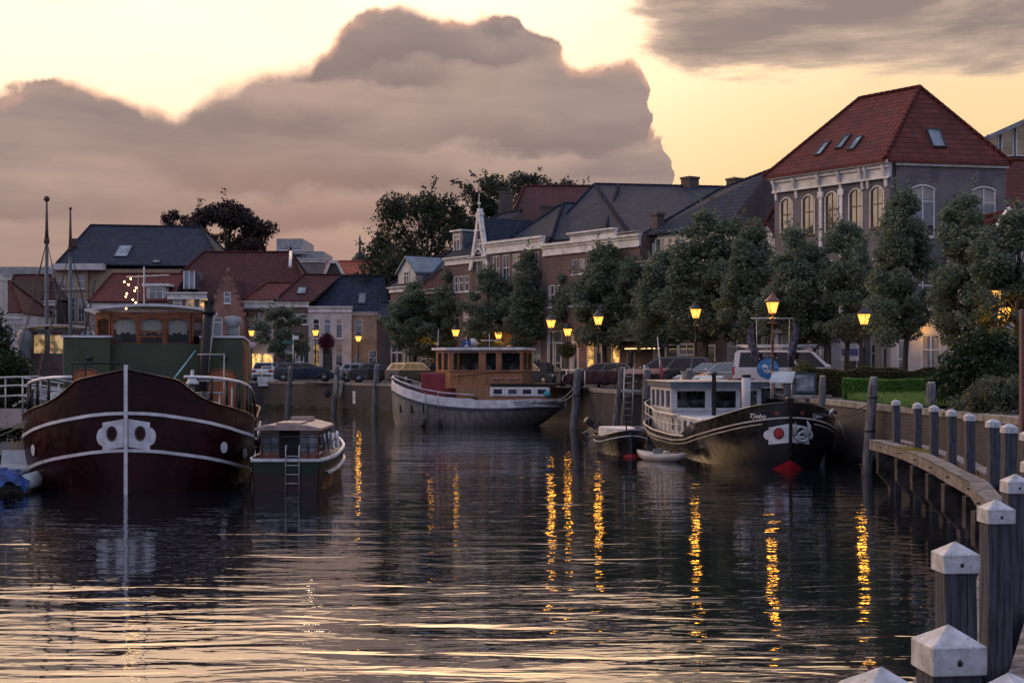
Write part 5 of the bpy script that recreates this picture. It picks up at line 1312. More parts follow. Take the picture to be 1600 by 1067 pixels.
# fairy-light beads along the starboard quarter rail
mb = MB(); h1.rail(mb, lambda x: interp(x, T1) + .75 - (x - 6.4) * .12, .03, 6.4, 9.0, .05, sides=(-1,), n=8); mb.tube([(6.5, -3.18, 2.55), (6.9, -3.24, 2.0), (7.3, -3.26, 1.3), (7.6, -3.3, .6)], .05, 6); mb.build('side_ladder_rail', blackp, b1)
# fenders
for i, (x, z) in enumerate(((5.6, .75), (7.4, .55))):
    f = thing('fender', ('black tyre-like fender hanging between the maroon barge and the small cabin boat', 'second black fender further aft between the maroon barge and the cabin boat')[i], 'fender', (-10.15, 37.4, 0), b1.rotation_euler.z, 'fenders beside the maroon barge')
    mb = MB(); mb.ball((x, -3.5, z), .24, 12, 8, (1, .8, 2.3)); mb.build('rubber_body', tyre_m, f)
    mb = MB(); mb.tube([(x, -3.42, z + .5), (x, -3.3, 1.6)], .018, 5); mb.build('fender_rope', rope_m, f)
# bollards and fairleads on the bow deck
mb = MB()
for sg in (1, -1): mb.cyl((2.2, sg * 1.9, 1.5), (2.2, sg * 1.9, 2.65), .11, n=10); mb.cyl((2.2, sg*1.7, 2.45), (2.2, sg*2.1, 2.45), .05, n=6)
mb.build('bollards', iron, b1)

# ===== small cabin boat beside it, stern to the camera
b2 = vessel('cabin_boat', 'small green and maroon cabin boat with a ladder on its transom beside the big barge', 'boat', (-6.13, 45.0), (-6.10, 38.4))
T2 = [(0,1.25),(1.5,1.02),(4,.84),(6.9,.84)]
h2_ = Hull(6.7, 2.15, 2.8, 2.4, T2, zb=-.3, pb=1.9, stern_min=.80, bot=.9, keel=.9)
h2_.shell('hull', mat('small_hull_maroon', (.022,.007,.008), .35, coat=.15, spec=.3, var=.2), b2, n=12)
mb = MB(); h2_.strip(mb, lambda x: interp(x, T2) - .20, lambda x: interp(x, T2) - .04, .012); e = 6.712
mb.add([(e, y, z) for y, z in ((-.87, .48), (.87, .48), (.88, .80), (-.88, .80))], [(0,1,2,3)]); mb.build('green_band', mat('boat_green', (.010,.026,.015), .4, spec=.3), b2)
mb = MB(); h2_.strip(mb, lambda x: interp(x, T2) - .04, lambda x: interp(x, T2) + .035, .045); mb.box(6.66, 6.78, -.92, .92, .80, .875); h2_.strip(mb, lambda x: interp(x, T2) - .42, lambda x: interp(x, T2) - .36, .06, 0, 6.2); mb.build('gunwale', stripe, b2)
mb = MB(); h2_.deck(mb, lambda x: interp(x, T2) - .06); mb.build('deck', mat('deck_grey'), b2)
mb = MB(); ring = lambda z, s_: [(x, y * s_, z) for x, y in ((2.0,-.28),(1.7,0),(2.0,.28),(2.7,.68),(3.6,.83),(6.0,.83),(6.0,-.83),(3.6,-.83),(2.7,-.68))]
mb.loft([ring(.75, 1), ring(1.62, .93)], True, False, True); cab = mb.build('cabin', mat('cabin_varnish', (.17,.055,.03), .35, var=.3, coat=.5), b2)
for sg in (1, -1):
    for x0_, x1_ in ((3.0,3.5),(3.7,4.3),(4.5,5.1),(5.3,5.85)): mb = MB(); mb.quad((x0_, sg*.865*(.80 if x0_ < 3.2 else 1)-.0, 1.0), (x1_, sg*.865, 1.0), (x1_, sg*.81, 1.52), (x0_, sg*.81*(.86 if x0_<3.2 else 1), 1.52)); mb.build('cabin_window', glass, cab)
mb = MB(); mb.quad((6.012,-.75,1.0),(6.012,-.3,1.0),(6.012,-.3,1.5),(6.012,-.75,1.5)); mb.build('cabin_window', glass, cab); mb = MB(); mb.quad((6.012,.3,1.0),(6.012,.75,1.0),(6.012,.75,1.5),(6.012,.3,1.5)); mb.build('cabin_window', glass, cab)
mb = MB(); mb.box(5.98, 6.02, -.28, .28, .8, 1.64); mb.build('companionway', dark_in, cab)
mb = MB(); ring2 = lambda z, s_: [(x, y * s_, z) for x, y in ((1.8,-.25),(1.5,0),(1.8,.25),(2.6,.72),(3.6,.92),(6.35,.92),(6.35,-.92),(3.6,-.92),(2.6,-.72))]
mb.loft([ring2(1.62, 1), ring2(1.68, 1.0), ring2(1.76, .55)], True, True, True); mb.box(4.9, 6.2, -.34, .34, 1.72, 1.82); mb.prism([(3.0,-.3,1.76),(3.8,-.3,1.78),(3.8,.3,1.78),(3.0,.3,1.76)], (0,0,.12)); mb.build('cabin_roof', mat('pinkish_roof', (.33,.25,.23), .6, var=.15), b2)
mb = MB()
for z in (1.18, 1.46): mb.tube([(6.05, -.9, z), (6.68, -.88, z), (6.7, .88, z), (6.05, .9, z)], .016, 5)
for y in (-.88, -.62, .62, .88): mb.cyl((6.69, y, .86), (6.69, y, 1.46), .014, n=5)
mb.build('stern_rail', blackp, b2)
mb = MB()
for y in (.02, .38): mb.tube([(6.55, y, 1.12), (6.62, y, 1.24), (6.76, y, 1.22), (6.82, y, 1.1), (6.84, y, -.1)], .018, 6)
for z in (-.02, .22, .46, .70, .95): mb.cyl((6.835, .02, z), (6.835, .38, z), .015, n=6)
mb.build('ladder', steel, b2)
for i, x in enumerate((2.9, 3.9)):
    mb = MB(); mb.tube([(x + .16*math.cos(a), 0.93, 1.2 + .2*math.sin(a)) for a in [2*math.pi*k/14 for k in range(15)]], .05, 6); mb.build('life_ring', mat('white_paint'), b2)

# ===== the grey ship with the wooden wheelhouse
b3 = vessel('houseboat', 'grey hulled ship with wooden wheelhouse and white sheer band moored at the far quay', 'ship', (-6.75, 81.0), (3.0, 79.0))
T3 = [(0,2.50),(.5,2.30),(1.2,2.05),(2.2,1.78),(3.4,1.58),(5,1.47),(7,1.48),(8.6,1.56),(10,1.52)]
h3_ = Hull(9.95, 4.0, 2.6, 2.6, T3, bot=.80, pb=2.1, srake=2.2, rake=.25, keel=1.7)
hull_grey = weather(mat('hull_grey', (.165,.155,.150), .42, var=.2, vscale=1.2, bump=.2, aniso=(5,5,.4), col2=(.105,.098,.098)), (.07,.045,.03), .58, .72, .6, 1.0, (4, 4, .3))
h3_.shell('hull', hull_grey, b3, n=16)
mb = MB(); h3_.strip(mb, lambda x: interp(x, T3) - .44, lambda x: interp(x, T3), .05); mb.build('white_band', mat('ship_white', (.62,.62,.66), .45, var=.12, vscale=2), b3)
mb = MB(); h3_.strip(mb, lambda x: interp(x, T3) - .60, lambda x: interp(x, T3) - .45, .06); mb.build('rubbing_strake', mat('strake_blue', (.05,.065,.09), .4), b3)
mb = MB(); h3_.deck(mb, lambda x: min(1.35, interp(x, T3) - .25)); mb.build('deck', mat('deck_grey'), b3)
mb = MB(); h3_.rail(mb, lambda x: interp(x, T3) + .28, .028, .05, 5.2, .12, n=24); h3_.rail(mb, lambda x: interp(x, T3) + .02, .03, .02, 5.2, .0, n=24); mb.build('bow_rail', stripe, b3)
for x in (.3,.7,1.2,1.8,2.4,3.0,3.6,4.2,4.8):
    for sg in (1,-1): mb = MB(); y = sg*(h3_.half(x, interp(x,T3)) - .12); mb.cyl((x, y, interp(x,T3)-.1), (x, y, interp(x,T3)+.28), .02, n=5); mb.build('rail_post', blackp, b3)
for x in (.85, 1.6, 2.3):
    mb = MB(); y = -h3_.half(x, .95); mb.box(x-.045, x+.045, y-.03, y+.1, .75, 1.2); mb.build('porthole', blackp, b3)
mb = MB(); mb.bbox(1.9, 4.1, -1.0, .9, 1.3, 2.95, .05); mb.build('red_hatch', mat('red_canvas', (.20,.018,.035), .7, var=.1, bump=.1), b3)
mb = MB(); mb.bbox(4.0, 9.15, -1.45, 1.45, 1.3, 2.25, .03); mb.build('trunk_cabin', plank_mat('cabin_boards', (.30,.15,.075), .09), b3)
mb = MB(); mb.box(6.0, 9.6, -1.56, 1.5, 2.25, 2.37); mb.build('aft_deck', blackp, b3)
mb = MB(); mb.box(5.95, 9.3, -1.50, -1.46, 1.68, 2.18); wp = mb.build('window_panel', mat('ship_white'), b3)
for i in range(4):
    x0_ = 6.05 + i * .82; mb = MB(); mb.box(x0_, x0_+.72, -1.54, -1.502, 1.72, 2.14); o = mb.build('cabin_window', stripe, wp); mb = MB(); mb.quad((x0_+.12,-1.546,1.80),(x0_+.60,-1.546,1.80),(x0_+.60,-1.546,2.06),(x0_+.12,-1.546,2.06)); 
    if i == 0: pass
    pn = mb.build('cabin_pane', glass, wp)
# wheelhouse, front chamfered
Wm = plank_mat('golden_boards', (.33,.145,.058), .12); Wf = mat('golden_frames', (.25,.10,.042), .4, var=.2, coat=.4)
pl_ = [(2.62, -.30), (3.68, -1.40), (7.75, -1.40), (7.75, 1.4), (3.6, 1.4), (2.62, .3)]
z0w, z1w, zsl = 2.1, 4.22, 3.02
mb = MB(); mb.prism([(x, y, z0w) for x, y in pl_], (0, 0, zsl - z0w)); wh = mb.build('wheelhouse', Wm, b3)
fr = MB(); pn = MB()
def wh_panel(a, b, wins, zlo, zhi, fr, pn, t=.05, ins=.0):
    a, b = Vector((*a, 0)), Vector((*b, 0)); d = b - a; L_ = d.length; d.normalize(); nrm = Vector((d.y, -d.x, 0))
    P = lambda u, z, o=0.0: tuple(Vector((a.x + d.x*u + nrm.x*o, a.y + d.y*u + nrm.y*o, z)))
    def bar(u0, u1, z0, z1): fr.prism([P(u0, z0, -t), P(u1, z0, -t), P(u1, z1, -t), P(u0, z1, -t)], nrm * (2*t))
    bar(0, L_, zhi - .16, zhi); bar(0, L_, zlo, zlo + .1)
    edges = [0] + [e for w_ in wins for e in (w_[0] * L_, w_[1] * L_)] + [L_]
    for i in range(0, len(edges), 2):
        if edges[i+1] - edges[i] > .01: bar(edges[i], edges[i+1], zlo + .1, zhi - .16)
    for w_ in wins: pn.quad(P(w_[0]*L_-.01, zlo + .09), P(w_[1]*L_+.01, zlo + .09), P(w_[1]*L_+.01, zhi - .15), P(w_[0]*L_-.01, zhi - .15))
wh_panel(pl_[0], pl_[1], [(.16,.42),(.58,.9)], zsl, z1w, fr, pn); wh_panel(pl_[1], pl_[2], [(.05,.40),(.50,.64),(.72,.97)], zsl, z1w, fr, pn)
wh_panel(pl_[2], pl_[3], [(.1,.45),(.55,.9)], zsl, z1w, fr, pn); wh_panel(pl_[3], pl_[4], [(.05,.35),(.42,.64),(.70,.95)], zsl, z1w, fr, pn); wh_panel(pl_[4], pl_[5], [(.1,.42),(.58,.84)], zsl, z1w, fr, pn); wh_panel(pl_[5], pl_[0], [(.1,.9)], zsl, z1w, fr, pn)
fo = fr.build('window_frames', Wf, b3); pn.build('pane', thin, fo, uv=False)
mb = MB(); mb.quad((3.9,.9,3.0),(7.5,.9,3.0),(7.5,.9,4.1),(3.9,.9,4.1)); [mb.box(4.1+i*.7, 4.5+i*.7, -.6, .2, 2.9, 3.35+.2*(i%2)) for i in range(5)]; mb.build('saloon_furniture', mat('saloon_dim', (.10,.12,.15), .6, var=.5, vscale=4), b3)
mb = MB(); mb.prism([(2.35,-.4,z1w),(3.5,-1.62,z1w),(7.95,-1.62,z1w),(7.95,1.62,z1w),(3.5,1.62,z1w),(2.35,.4,z1w)], (0,0,.14)); mb.build('wheelhouse_roof', mat('ship_white'), b3)
mb = MB(); mb.cyl((5.6,0,z1w+.1),(5.6,0,z1w+.95),.02,n=5); mb.cyl((5.1,0,z1w+.55),(6.3,0,z1w+.55),.02,n=5); mb.cyl((2.6,-.2,z1w-.8),(2.7,-.2,z1w+1.2),.018,n=5); mb.cyl((2.62,-.2,z1w+.3),(2.62,-.2,z1w+.42),.1,n=8); mb.build('aerial_mast', steel, b3)
# aft balustrade
mb = MB(); yy = -1.5
for z in (3.0, 2.95): mb.cyl((8.0, yy, z), (9.55, yy, z), .018, n=5); mb.cyl((9.55, yy, z), (9.55, 1.4, z), .018, n=5)
for i in range(12): mb.cyl((8.0 + i*.14, yy, 2.37), (8.0 + i*.14, yy, 3.0), .012, n=4)
for i in range(14): mb.cyl((9.55, yy + i*.22, 2.37), (9.55, yy + i*.22, 3.0), .012, n=4)
mb.tube([(3.75,-1.52,2.75),(6.0,-1.53,2.95),(8.0,-1.5,3.0)], .02, 5)
for x in (4.2,5.0,5.8): mb.cyl((x,-1.52,2.3),(x,-1.52,2.85),.016,n=4)
mb.build('balustrade', blackp, b3)
for i, x in enumerate((6.35, 7.25)):
    ch = thing('garden_chair', ('pale slatted garden chair on the aft deck of the grey ship, left one', 'pale slatted garden chair on the aft deck of the grey ship, right one')[i], 'chair', (-6.75, 81.0, 0), b3.rotation_euler.z, 'slatted garden chairs on the ship')
    gm = mat('garden_wood', (.30,.27,.24), .7)
    mb = MB(); [mb.box(x - .3, x + .3, -1.50 + k*.02, -1.49 + k*.02, 2.72 + k*.10, 2.79 + k*.10) for k in range(4)]; [mb.box(x + a - .02, x + a + .02, -1.53, -1.50, 2.38, 3.1) for a in (-.3,.3)]; 
    bb = mb.build('backrest', gm, ch)
    mb = MB(); mb.box(x - .3, x + .3, -1.95, -1.54, 2.62, 2.66); sbt = mb.build('seat', gm, ch)
    ch.location = (ch.location.x, ch.location.y, 0)
    for sx in (-.26, .26): mb = MB(); mb.cyl((x+sx,-1.9,2.38),(x+sx,-1.9,2.62),.02,n=4); mb.build('leg', gm, ch)
    for o in ch.children: o.location = (0, .42, 0)
# ship name on the stern quarter
def side3(u, v, x0=8.0): x = x0 + u; z = interp(x, T3) - .40 + v; return (x, -(h3_.half(x, z) + .062), z)
ink = mat('dark_lettering', (.03,.035,.06), .5)
lettering('ZWOLLE', .24, lambda u, v: side3(u * 1.25, v + .14), ink, b3, 'name_lettering')
lettering('ZWOLLE', .13, lambda u, v: side3(u * 1.9, v + .02), ink, b3, 'name_lettering')
mb = MB(); mb.bbox(9.0, 9.35, -1.72, -1.5, 1.66, 1.98, .08); mb.build('blue_bag', mat('turquoise_bag', (.04,.30,.42), .6), b3)
mb = MB(); mb.ball((4.6,-1.3,1.75), .16, 8, 5); mb.box(3.5,3.9,-1.45,-1.2,1.4,1.75); mb.box(4.95,5.2,-1.6,-1.4,1.3,1.62); mb.build('deck_clutter', iron, b3)
for i, x in enumerate((2.45, 3.15)):
    f = thing('fender', ('grey tubular fender hanging nearer the bow of the grey ship, touching the water', 'second tubular fender hanging beside the first on the grey ship')[i], 'fender', (-6.75, 81.0, 0), b3.rotation_euler.z, 'fenders on the grey ship')
    y = -h3_.half(x, .3) - .28; a = -1 if i == 0 else 1
    mb = MB(); mb.tube([(x + a*.22, y, -.08), (x, y + .03, .38)], [.13,.13], 10); mb.build('rubber_body', tyre_m, f)
    mb = MB(); mb.tube([(x, y + .03, .38), (x + a * .02, -h3_.half(x, 1.8) - .08, 1.9)], .02, 5); mb.build('fender_rope', rope_m, f)

# ===== the black ship with white wheelhouse on the right
b4 = vessel('barge', 'black hulled barge with white wheelhouse, red forefoot and eye plate moored at the right bank', 'barge', (9.06, 46.3), (7.75, 64))
T4 = [(0,2.15),(.5,2.02),(1.2,1.80),(2.2,1.55),(3.4,1.36),(4.6,1.2),(5.2,1.08),(5.5,.80),(8,.72),(12,.74),(15,.95),(17.3,1.15)]
h4_ = Hull(17.3, 4.9, 3.9, 3.2, T4, bot=.86, pb=1.85, rake=.35, keel=1.5, srake=.8)
BLK = mat('black_hull_paint', (.008,.008,.010), .26, var=.05, spec=.35, coat=.12, bump=.03, bscale=2)
h4_.shell('hull', BLK, b4, n=18)
weather(BLK, (.045,.030,.024), .60, .76, .4, 1.0, (3.0, 3.0, .3))
cr = mat('cream_line', (.50,.45,.40), .45)
l1 = lambda x: interp(x, [(0,1.66),(.6,1.5),(1.5,1.28),(2.6,1.05),(4,.84),(5.5,.66),(8,.52),(12,.50),(17.3,.80)])
mb = MB(); h4_.strip(mb, lambda x: l1(x), lambda x: l1(x) + .045, .05); h4_.strip(mb, lambda x: l1(x) - .13, lambda x: l1(x) - .10, .03, .2); mb.build('sheer_line', cr, b4)
mb = MB(); h4_.strip(mb, lambda x: .25 + .0 * x, lambda x: .31, .02, 4, 16); mb.build('lower_seam', BLK, b4)
mb = MB(); h4_.rail(mb, lambda x: interp(x, T4) + .01, .028, .02, 5.3, 0, n=30); mb.build('bulwark_cap', BLK, b4)
mb = MB(); h4_.rail(mb, lambda x: interp(x, T4) + .02, .035, 5.5, 17.2, 0, n=30); mb.build('gunwale', cr, b4)
mb = MB(); h4_.deck(mb, lambda x: min(.62, interp(x, T4) - .12)); mb.build('deck', mat('deck_grey'), b4)
mb = MB(); mb.box(-.09, .2, -.04, .04, .42, 2.18); mb.build('stem_bar', BLK, b4)
mb = MB(); mb.bbox(-.05, .22, -.12, .12, 2.12, 2.34, .03); mb.build('stem_head', blackp, b4)
RED = mat('red_lead', (.42,.012,.018), .4, var=.15)
mb = MB()
for sg in (1, -1):
    n = 10
    for i in range(n):
        ya, yb = .0 + i * .1, (i + 1) * .1; f = lambda y: max(-.2, .30 - y * .58)
        mb.quad(h4_.bow(sg*ya, -.25, .02), h4_.bow(sg*yb, -.25, .02), h4_.bow(sg*yb, f(yb), .02), h4_.bow(sg*ya, f(ya), .02))
mb.build('red_forefoot', RED, b4)
for sg in (1, -1):
    mb = MB(); n = 8
    for i in range(n):
        ya, yb = lerp(.05, .66, i/n), lerp(.05, .66, (i+1)/n); lo, hi = lambda y: .88 - .12*y, lambda y: 1.50 - .22*y
        mb.quad(h4_.bow(sg*ya, lo(ya), .03), h4_.bow(sg*yb, lo(yb), .03), h4_.bow(sg*yb, hi(yb), .03), h4_.bow(sg*ya, hi(ya), .03))
    mb.add([h4_.bow(sg*.66, 1.11, .032)] + [h4_.bow(sg*(.66 + .15 * math.cos(a)), 1.11 + .16 * math.sin(a), .032) for a in [-math.pi/2 + math.pi * i / 8 for i in range(9)]], [(0, 1+i, 2+i) for i in range(8)])
    mb.build('eye_plate', stripe, b4)
disc(h4_.bow, .36, 1.17, .155, .19, .05, blackp, b4, 'eye_ring'); disc(h4_.bow, .36, 1.17, .12, .15, .06, RED, b4, 'eye_disc')
mb = MB(); mb.cyl(h4_.bow(.36,1.06,.07), h4_.bow(.36,1.29,.07), .012, n=4); mb.tube([h4_.bow(.36 + .08*math.cos(a), 1.14 + .08*math.sin(a), .07) for a in [math.pi*(1+i/8) for i in range(9)]], .012, 4); mb.build('anchor_emblem', mat('emblem_dark', (.12,.01,.02), .5), b4)
disc(h4_.bow, -.36, 1.17, .15, .19, .05, blackp, b4, 'hawse_hole')
# stocked white anchor in the other hawse
mb = MB(); P = lambda y, z, o: h4_.bow(-y, z, o)
mb.tube([P(.36 + .17*math.cos(a), 1.06 + .15*math.sin(a), .12) for a in [2*math.pi*i/14 for i in range(15)]], .05, 6); mb.tube([P(.12,1.12,.10),P(.12,1.44,.10),P(.16,1.58,.06)], [.07,.06,.02], 6); mb.tube([P(.60,1.10,.10),P(.60,1.40,.10),P(.56,1.58,.06)], [.08,.07,.02], 6); mb.cyl(P(.12,1.05,.11), P(.62,1.02,.11), .06, n=6); mb.cyl(P(.36,1.3,.13),P(.45,1.0,.13),.03,n=5)
mb.build('anchor', mat('anchor_paint', (.36,.40,.42), .5, var=.2), b4)
for y in (.42, -.40): disc(h4_.bow, y, 1.83, .07, .07, .03, mat('dull_red', (.14,.03,.03), .5), b4, 'hawse_light')
for sg in (1, -1): lettering('Tjebo', .20, (lambda sg: lambda u, v: h4_.bow(sg * .98 - u, 1.66 + v + (.0) , .035))(sg), stripe, b4, 'name_lettering', shear=.35, bold=.003)
# railings aft
mb = MB(); zr4 = lambda dz: (lambda x: interp(x, T4) + dz + (.06 if x > 12 else 0))
for dz, r in ((.78, .032), (.42, .022)): h4_.rail(mb, zr4(dz), r, 6.6, 17.28, .06, n=34)
mb.build('stern_rail', cr, b4)
for i in range(12):
    x = 6.6 + i * .95
    for sg in (1, -1): mb = MB(); y = sg*(h4_.half(min(x, 17.2), .9) - .06); mb.cyl((x, y, interp(x,T4)), (x, y, interp(x,T4)+.8), .02, n=5); mb.build('rail_post', cr, b4)
# white low cabin, wheelhouse facing forward
Wh = mat('wheelhouse_white', (.46,.47,.51), .5, var=.08)
mb = MB(); mb.bbox(5.8, 15.8, -1.5, 1.75, .6, 1.42, .04); mb.bbox(3.3, 5.4, -.9, .9, .6, 1.5, .05); mb.build('low_cabin', Wh, b4)
for x in (7.2, 8.4, 9.6, 10.8): mb = MB(); mb.quad((x, 1.756, .8), (x+.55, 1.756, .8), (x+.55, 1.756, 1.25), (x, 1.756, 1.25)); mb.build('low_cabin_window', glass, b4)
plw = [(10.6, 1.62), (10.4, .9), (10.4, -1.3), (10.6, -1.5), (15.0, -1.5), (15.0, 1.75)][::1]
plw = [(10.5, -1.65), (15.3, -1.75), (15.3, 1.9), (10.5, 1.9)]
mb = MB(); mb.prism([(x, y, 1.35) for x, y in plw], (0, 0, .32)); mb.build('wheelhouse', Wh, b4)
fr = MB(); pn = MB()
cc = plw[::-1]
wh_panel(cc[0], cc[3], [(.05,.36),(.42,.70),(.76,.96)], 1.58, 2.52, fr, pn, .05) if False else None
for a, b, wins in ((plw[3], plw[0], [(.05,.37),(.44,.72),(.77,.96)]), (plw[0], plw[1], [(.06,.28),(.34,.6),(.66,.94)]), (plw[1], plw[2], [(.08,.45),(.55,.92)]), (plw[2], plw[3], [(.05,.22),(.28,.45),(.51,.68),(.74,.94)])):
    wh_panel(a, b, wins, 1.58, 2.52, fr, pn, .05)
fo = fr.build('window_frames', Wh, b4); pn.build('pane', thin, fo, uv=False)
mb = MB(); mb.box(12.6, 12.8, -1.3, 1.6, 1.6, 2.5); mb.box(11.4, 11.9, .3, 1.5, 1.6, 2.0); mb.box(11.3, 11.6, -1.1, -.1, 1.6, 1.95); mb.ball((11.3,.0,2.0), .15, 8, 6); mb.build('helm_furniture', mat('saloon_dim'), b4)
mb = MB(); mb.prism([(10.1,-1.95,2.52),(15.6,-1.95,2.52),(15.6,2.05,2.52),(10.1,2.05,2.52)], (0,0,.20)); mb.build('wheelhouse_roof', mat('roof_blue_grey', (.07,.095,.125), .5), b4)
mb = MB(); mb.prism([(10.05,-2.0,2.715),(15.65,-2.0,2.715),(15.65,2.1,2.715),(10.05,2.1,2.715)], (0,0,.04)); mb.build('roof_trim', cr, b4)
mb = MB(); mb.lathe((9.6, .42, 1.4), [(.085,0),(.085,1.62),(.14,1.63),(.16,1.68),(.05,1.74)], 10); mb.build('exhaust_pipe', iron, b4)
mb = MB(); mb.lathe((4.8, .30, 1.45), [(.16,0),(.16,1.5)], 14); mb.build('white_bollard', Wh, b4); mb = MB(); mb.lathe((4.8,.30,2.952), [(.17,0),(.17,.1)], 14); mb.build('bollard_cap', blackp, b4)
mb = MB(); mb.cyl((3.4,-.55,1.4),(3.4,.6,1.4),.14,n=10); mb.cyl((3.4,-.3,1.3),(3.4,-.3,1.8),.05); [mb.ball((1.6 + .3*k, .5 - .4*k, 1.75), .10, 8, 5) for k in range(4)]; mb.build('windlass', steel, b4)
mb = MB(); mb.tube([(.9,-1.55,1.75),(1.1,-1.75,1.9),(1.3,-1.95,1.75)], .05, 6); mb.ball((1.6,-1.8,1.75),.12,8,5); mb.tube([(2.2,-2.3,1.45),(2.3,-2.55,.9),(2.6,-2.8,.7),(2.9,-3.1,1.0),(3.2,-3.3,1.4)], .03, 6); mb.build('mooring_hook', steel, b4)
# furled red flag and gaff at the stern
mb = MB(); mb.tube([(15.5,1.4,2.2),(15.3,1.65,4.6)], [.03,.02], 6); mb.build('flagstaff', stripe, b4)
mb = MB(); mb.tube([(15.42,1.5,3.6),(15.44,1.46,3.1),(15.46,1.44,2.7)], [.05,.09,.06], 7); mb.build('furled_ensign', mat('faded_red_cloth', (.20,.05,.07), .9), b4)

# ===== little black launch in front, kayak, inflatable, left dinghy
b5 = vessel('launch', 'small black open launch with white cabin sides and low mast beside the black barge', 'boat', (4.45, 52.8), (3.95, 58.6))
T5 = [(0,.95),(.5,.85),(1.5,.68),(3,.60),(5,.65)]
h5_ = Hull(5.2, 1.8, 2.0, 1.5, T5, zb=-.25, pb=1.8, bot=.8, keel=.9)
h5_.shell('hull', BLK, b5, n=10); mb = MB(); h5_.strip(mb, lambda x: interp(x, T5) - .2, lambda x: interp(x, T5) - .17, .03); mb.build('white_line', stripe, b5)
mb = MB(); h5_.rail(mb, lambda x: interp(x,T5)+.01, .03, .02, 5.1, 0); mb.build('gunwale', BLK, b5)
mb = MB(); h5_.deck(mb, lambda x: interp(x,T5) - .1); mb.build('deck', mat('deck_grey'), b5)
mb = MB(); h5_.strip(mb, lambda x: -.15, lambda x: .09 - .4 * x, .012, 0, .4); mb.build('red_forefoot', RED, b5)
mb = MB(); mb.loft([[(x, y*.85, .5) for x, y in ((1.7,-.35),(1.4,0),(1.7,.35),(2.6,.75),(4.2,.78),(4.2,-.78),(2.6,-.75))], [(x, y*.78, .95) for x, y in ((1.7,-.35),(1.45,0),(1.7,.35),(2.6,.75),(4.2,.78),(4.2,-.78),(2.6,-.75))]], True, False, True); mb.build('cuddy', Wh, b5)
mb = MB(); mb.cyl((1.2,0,.9),(1.25,.05,2.35),.03,n=6); mb.cyl((2.8,0,1.1),(2.8,.1,2.6),.02,n=5); mb.build('mast', blackp, b5)
kk = thing('kayak', 'small white sit-on kayak floating between the launch and the black barge', 'kayak', (5.30, 50.6, 0), R(132))
mb = MB(); rings = []
for i in range(11):
    q = i / 10; x = lerp(-1.15, 1.15, q); w_ = .36 * (1 - abs(2*q-1)**2.4) + .02; zt_ = .24 + .10 * (2*q-1)**2; bz = -.08 + .28 * abs(2*q-1)**3
    rings.append([(x, w_*c, zz) for c, zz in ((-.6,bz),(-1,.5*(bz+zt_)),(-.92,zt_),(-.5,zt_-.0),(-.35,zt_-.10 if .2<q<.85 else zt_),(.35,zt_-.10 if .2<q<.85 else zt_),(.5,zt_),(.92,zt_),(1,.5*(bz+zt_)),(.6,bz))])
mb.smooth = True; mb.loft(rings, True, True, True); mb.build('shell', mat('kayak_white', (.36,.34,.33), .5), kk)
mb = MB(); mb.tube([(-.5,.1,.30),(-.2,.08,.32)], .05, 6); mb.box(.15,.2,-.2,.2,.2,.42); mb.build('backrest', mat('kayak_seat', (.25,.25,.25), .7), kk)
def inflatable(label, loc, rz, col, L_=3.0, w_=.75):
    d = thing('inflatable_dinghy', label, 'dinghy', loc, rz); pts = []
    for i in range(9): pts.append((lerp(-L_/2, L_/2 - .7, i/8), -w_, .22))
    for i in range(1, 8): a = -math.pi/2 + math.pi*i/8; pts.append((L_/2 - .7 + .7*math.cos(a), w_*math.sin(a), .22 + .14*math.cos(a)))
    for i in range(9): pts.append((lerp(L_/2 - .7, -L_/2, i/8), w_, .22))
    mb = MB(); mb.tube(pts, [.06,.16] + [.21]*(len(pts)-4) + [.16,.06], 10); mb.build('tube', col, d)
    mb = MB(); mb.box(-L_/2+.2, -L_/2+.26, -w_+.1, w_-.1, .05, .5); mb.box(-L_/2+.2, L_/2-.6, -w_+.1, w_-.1, .02, .06); mb.box(-.1,.25,-w_,w_,.38,.42); mb.build('transom', mat('dinghy_board', (.12,.12,.12), .7), d)
    return d
dg = inflatable('grey inflatable dinghy with tilted outboard motor beside the far quay', (5.0, 66.3, 0), R(25), mat('hypalon_grey', (.06,.065,.08), .5))
mb = MB(); mb.bbox(-.24,.16,-.15,.15,.32,.62,.05); mb.tube([(0,0,.4),(-.15,0,.0),(-.3,0,-.3)], [.09,.06,.05], 6)
mb.M = Matrix.Translation((-1.35, 0, .45)) @ Matrix.Rotation(R(-50), 4, 'Y'); 
om = MB(); om.M = Matrix.Translation((-1.45,0,.62)) @ Matrix.Rotation(R(-55),4,'Y'); om.bbox(-.15,.2,-.15,.15,.0,.42,.05); om.tube([(0,0,.05),(0,0,-.6)], [.08,.05], 6); om.ball((0,0,-.62),.1,8,5,(1.6,.5,.6)); om.build('outboard_motor', iron, dg)

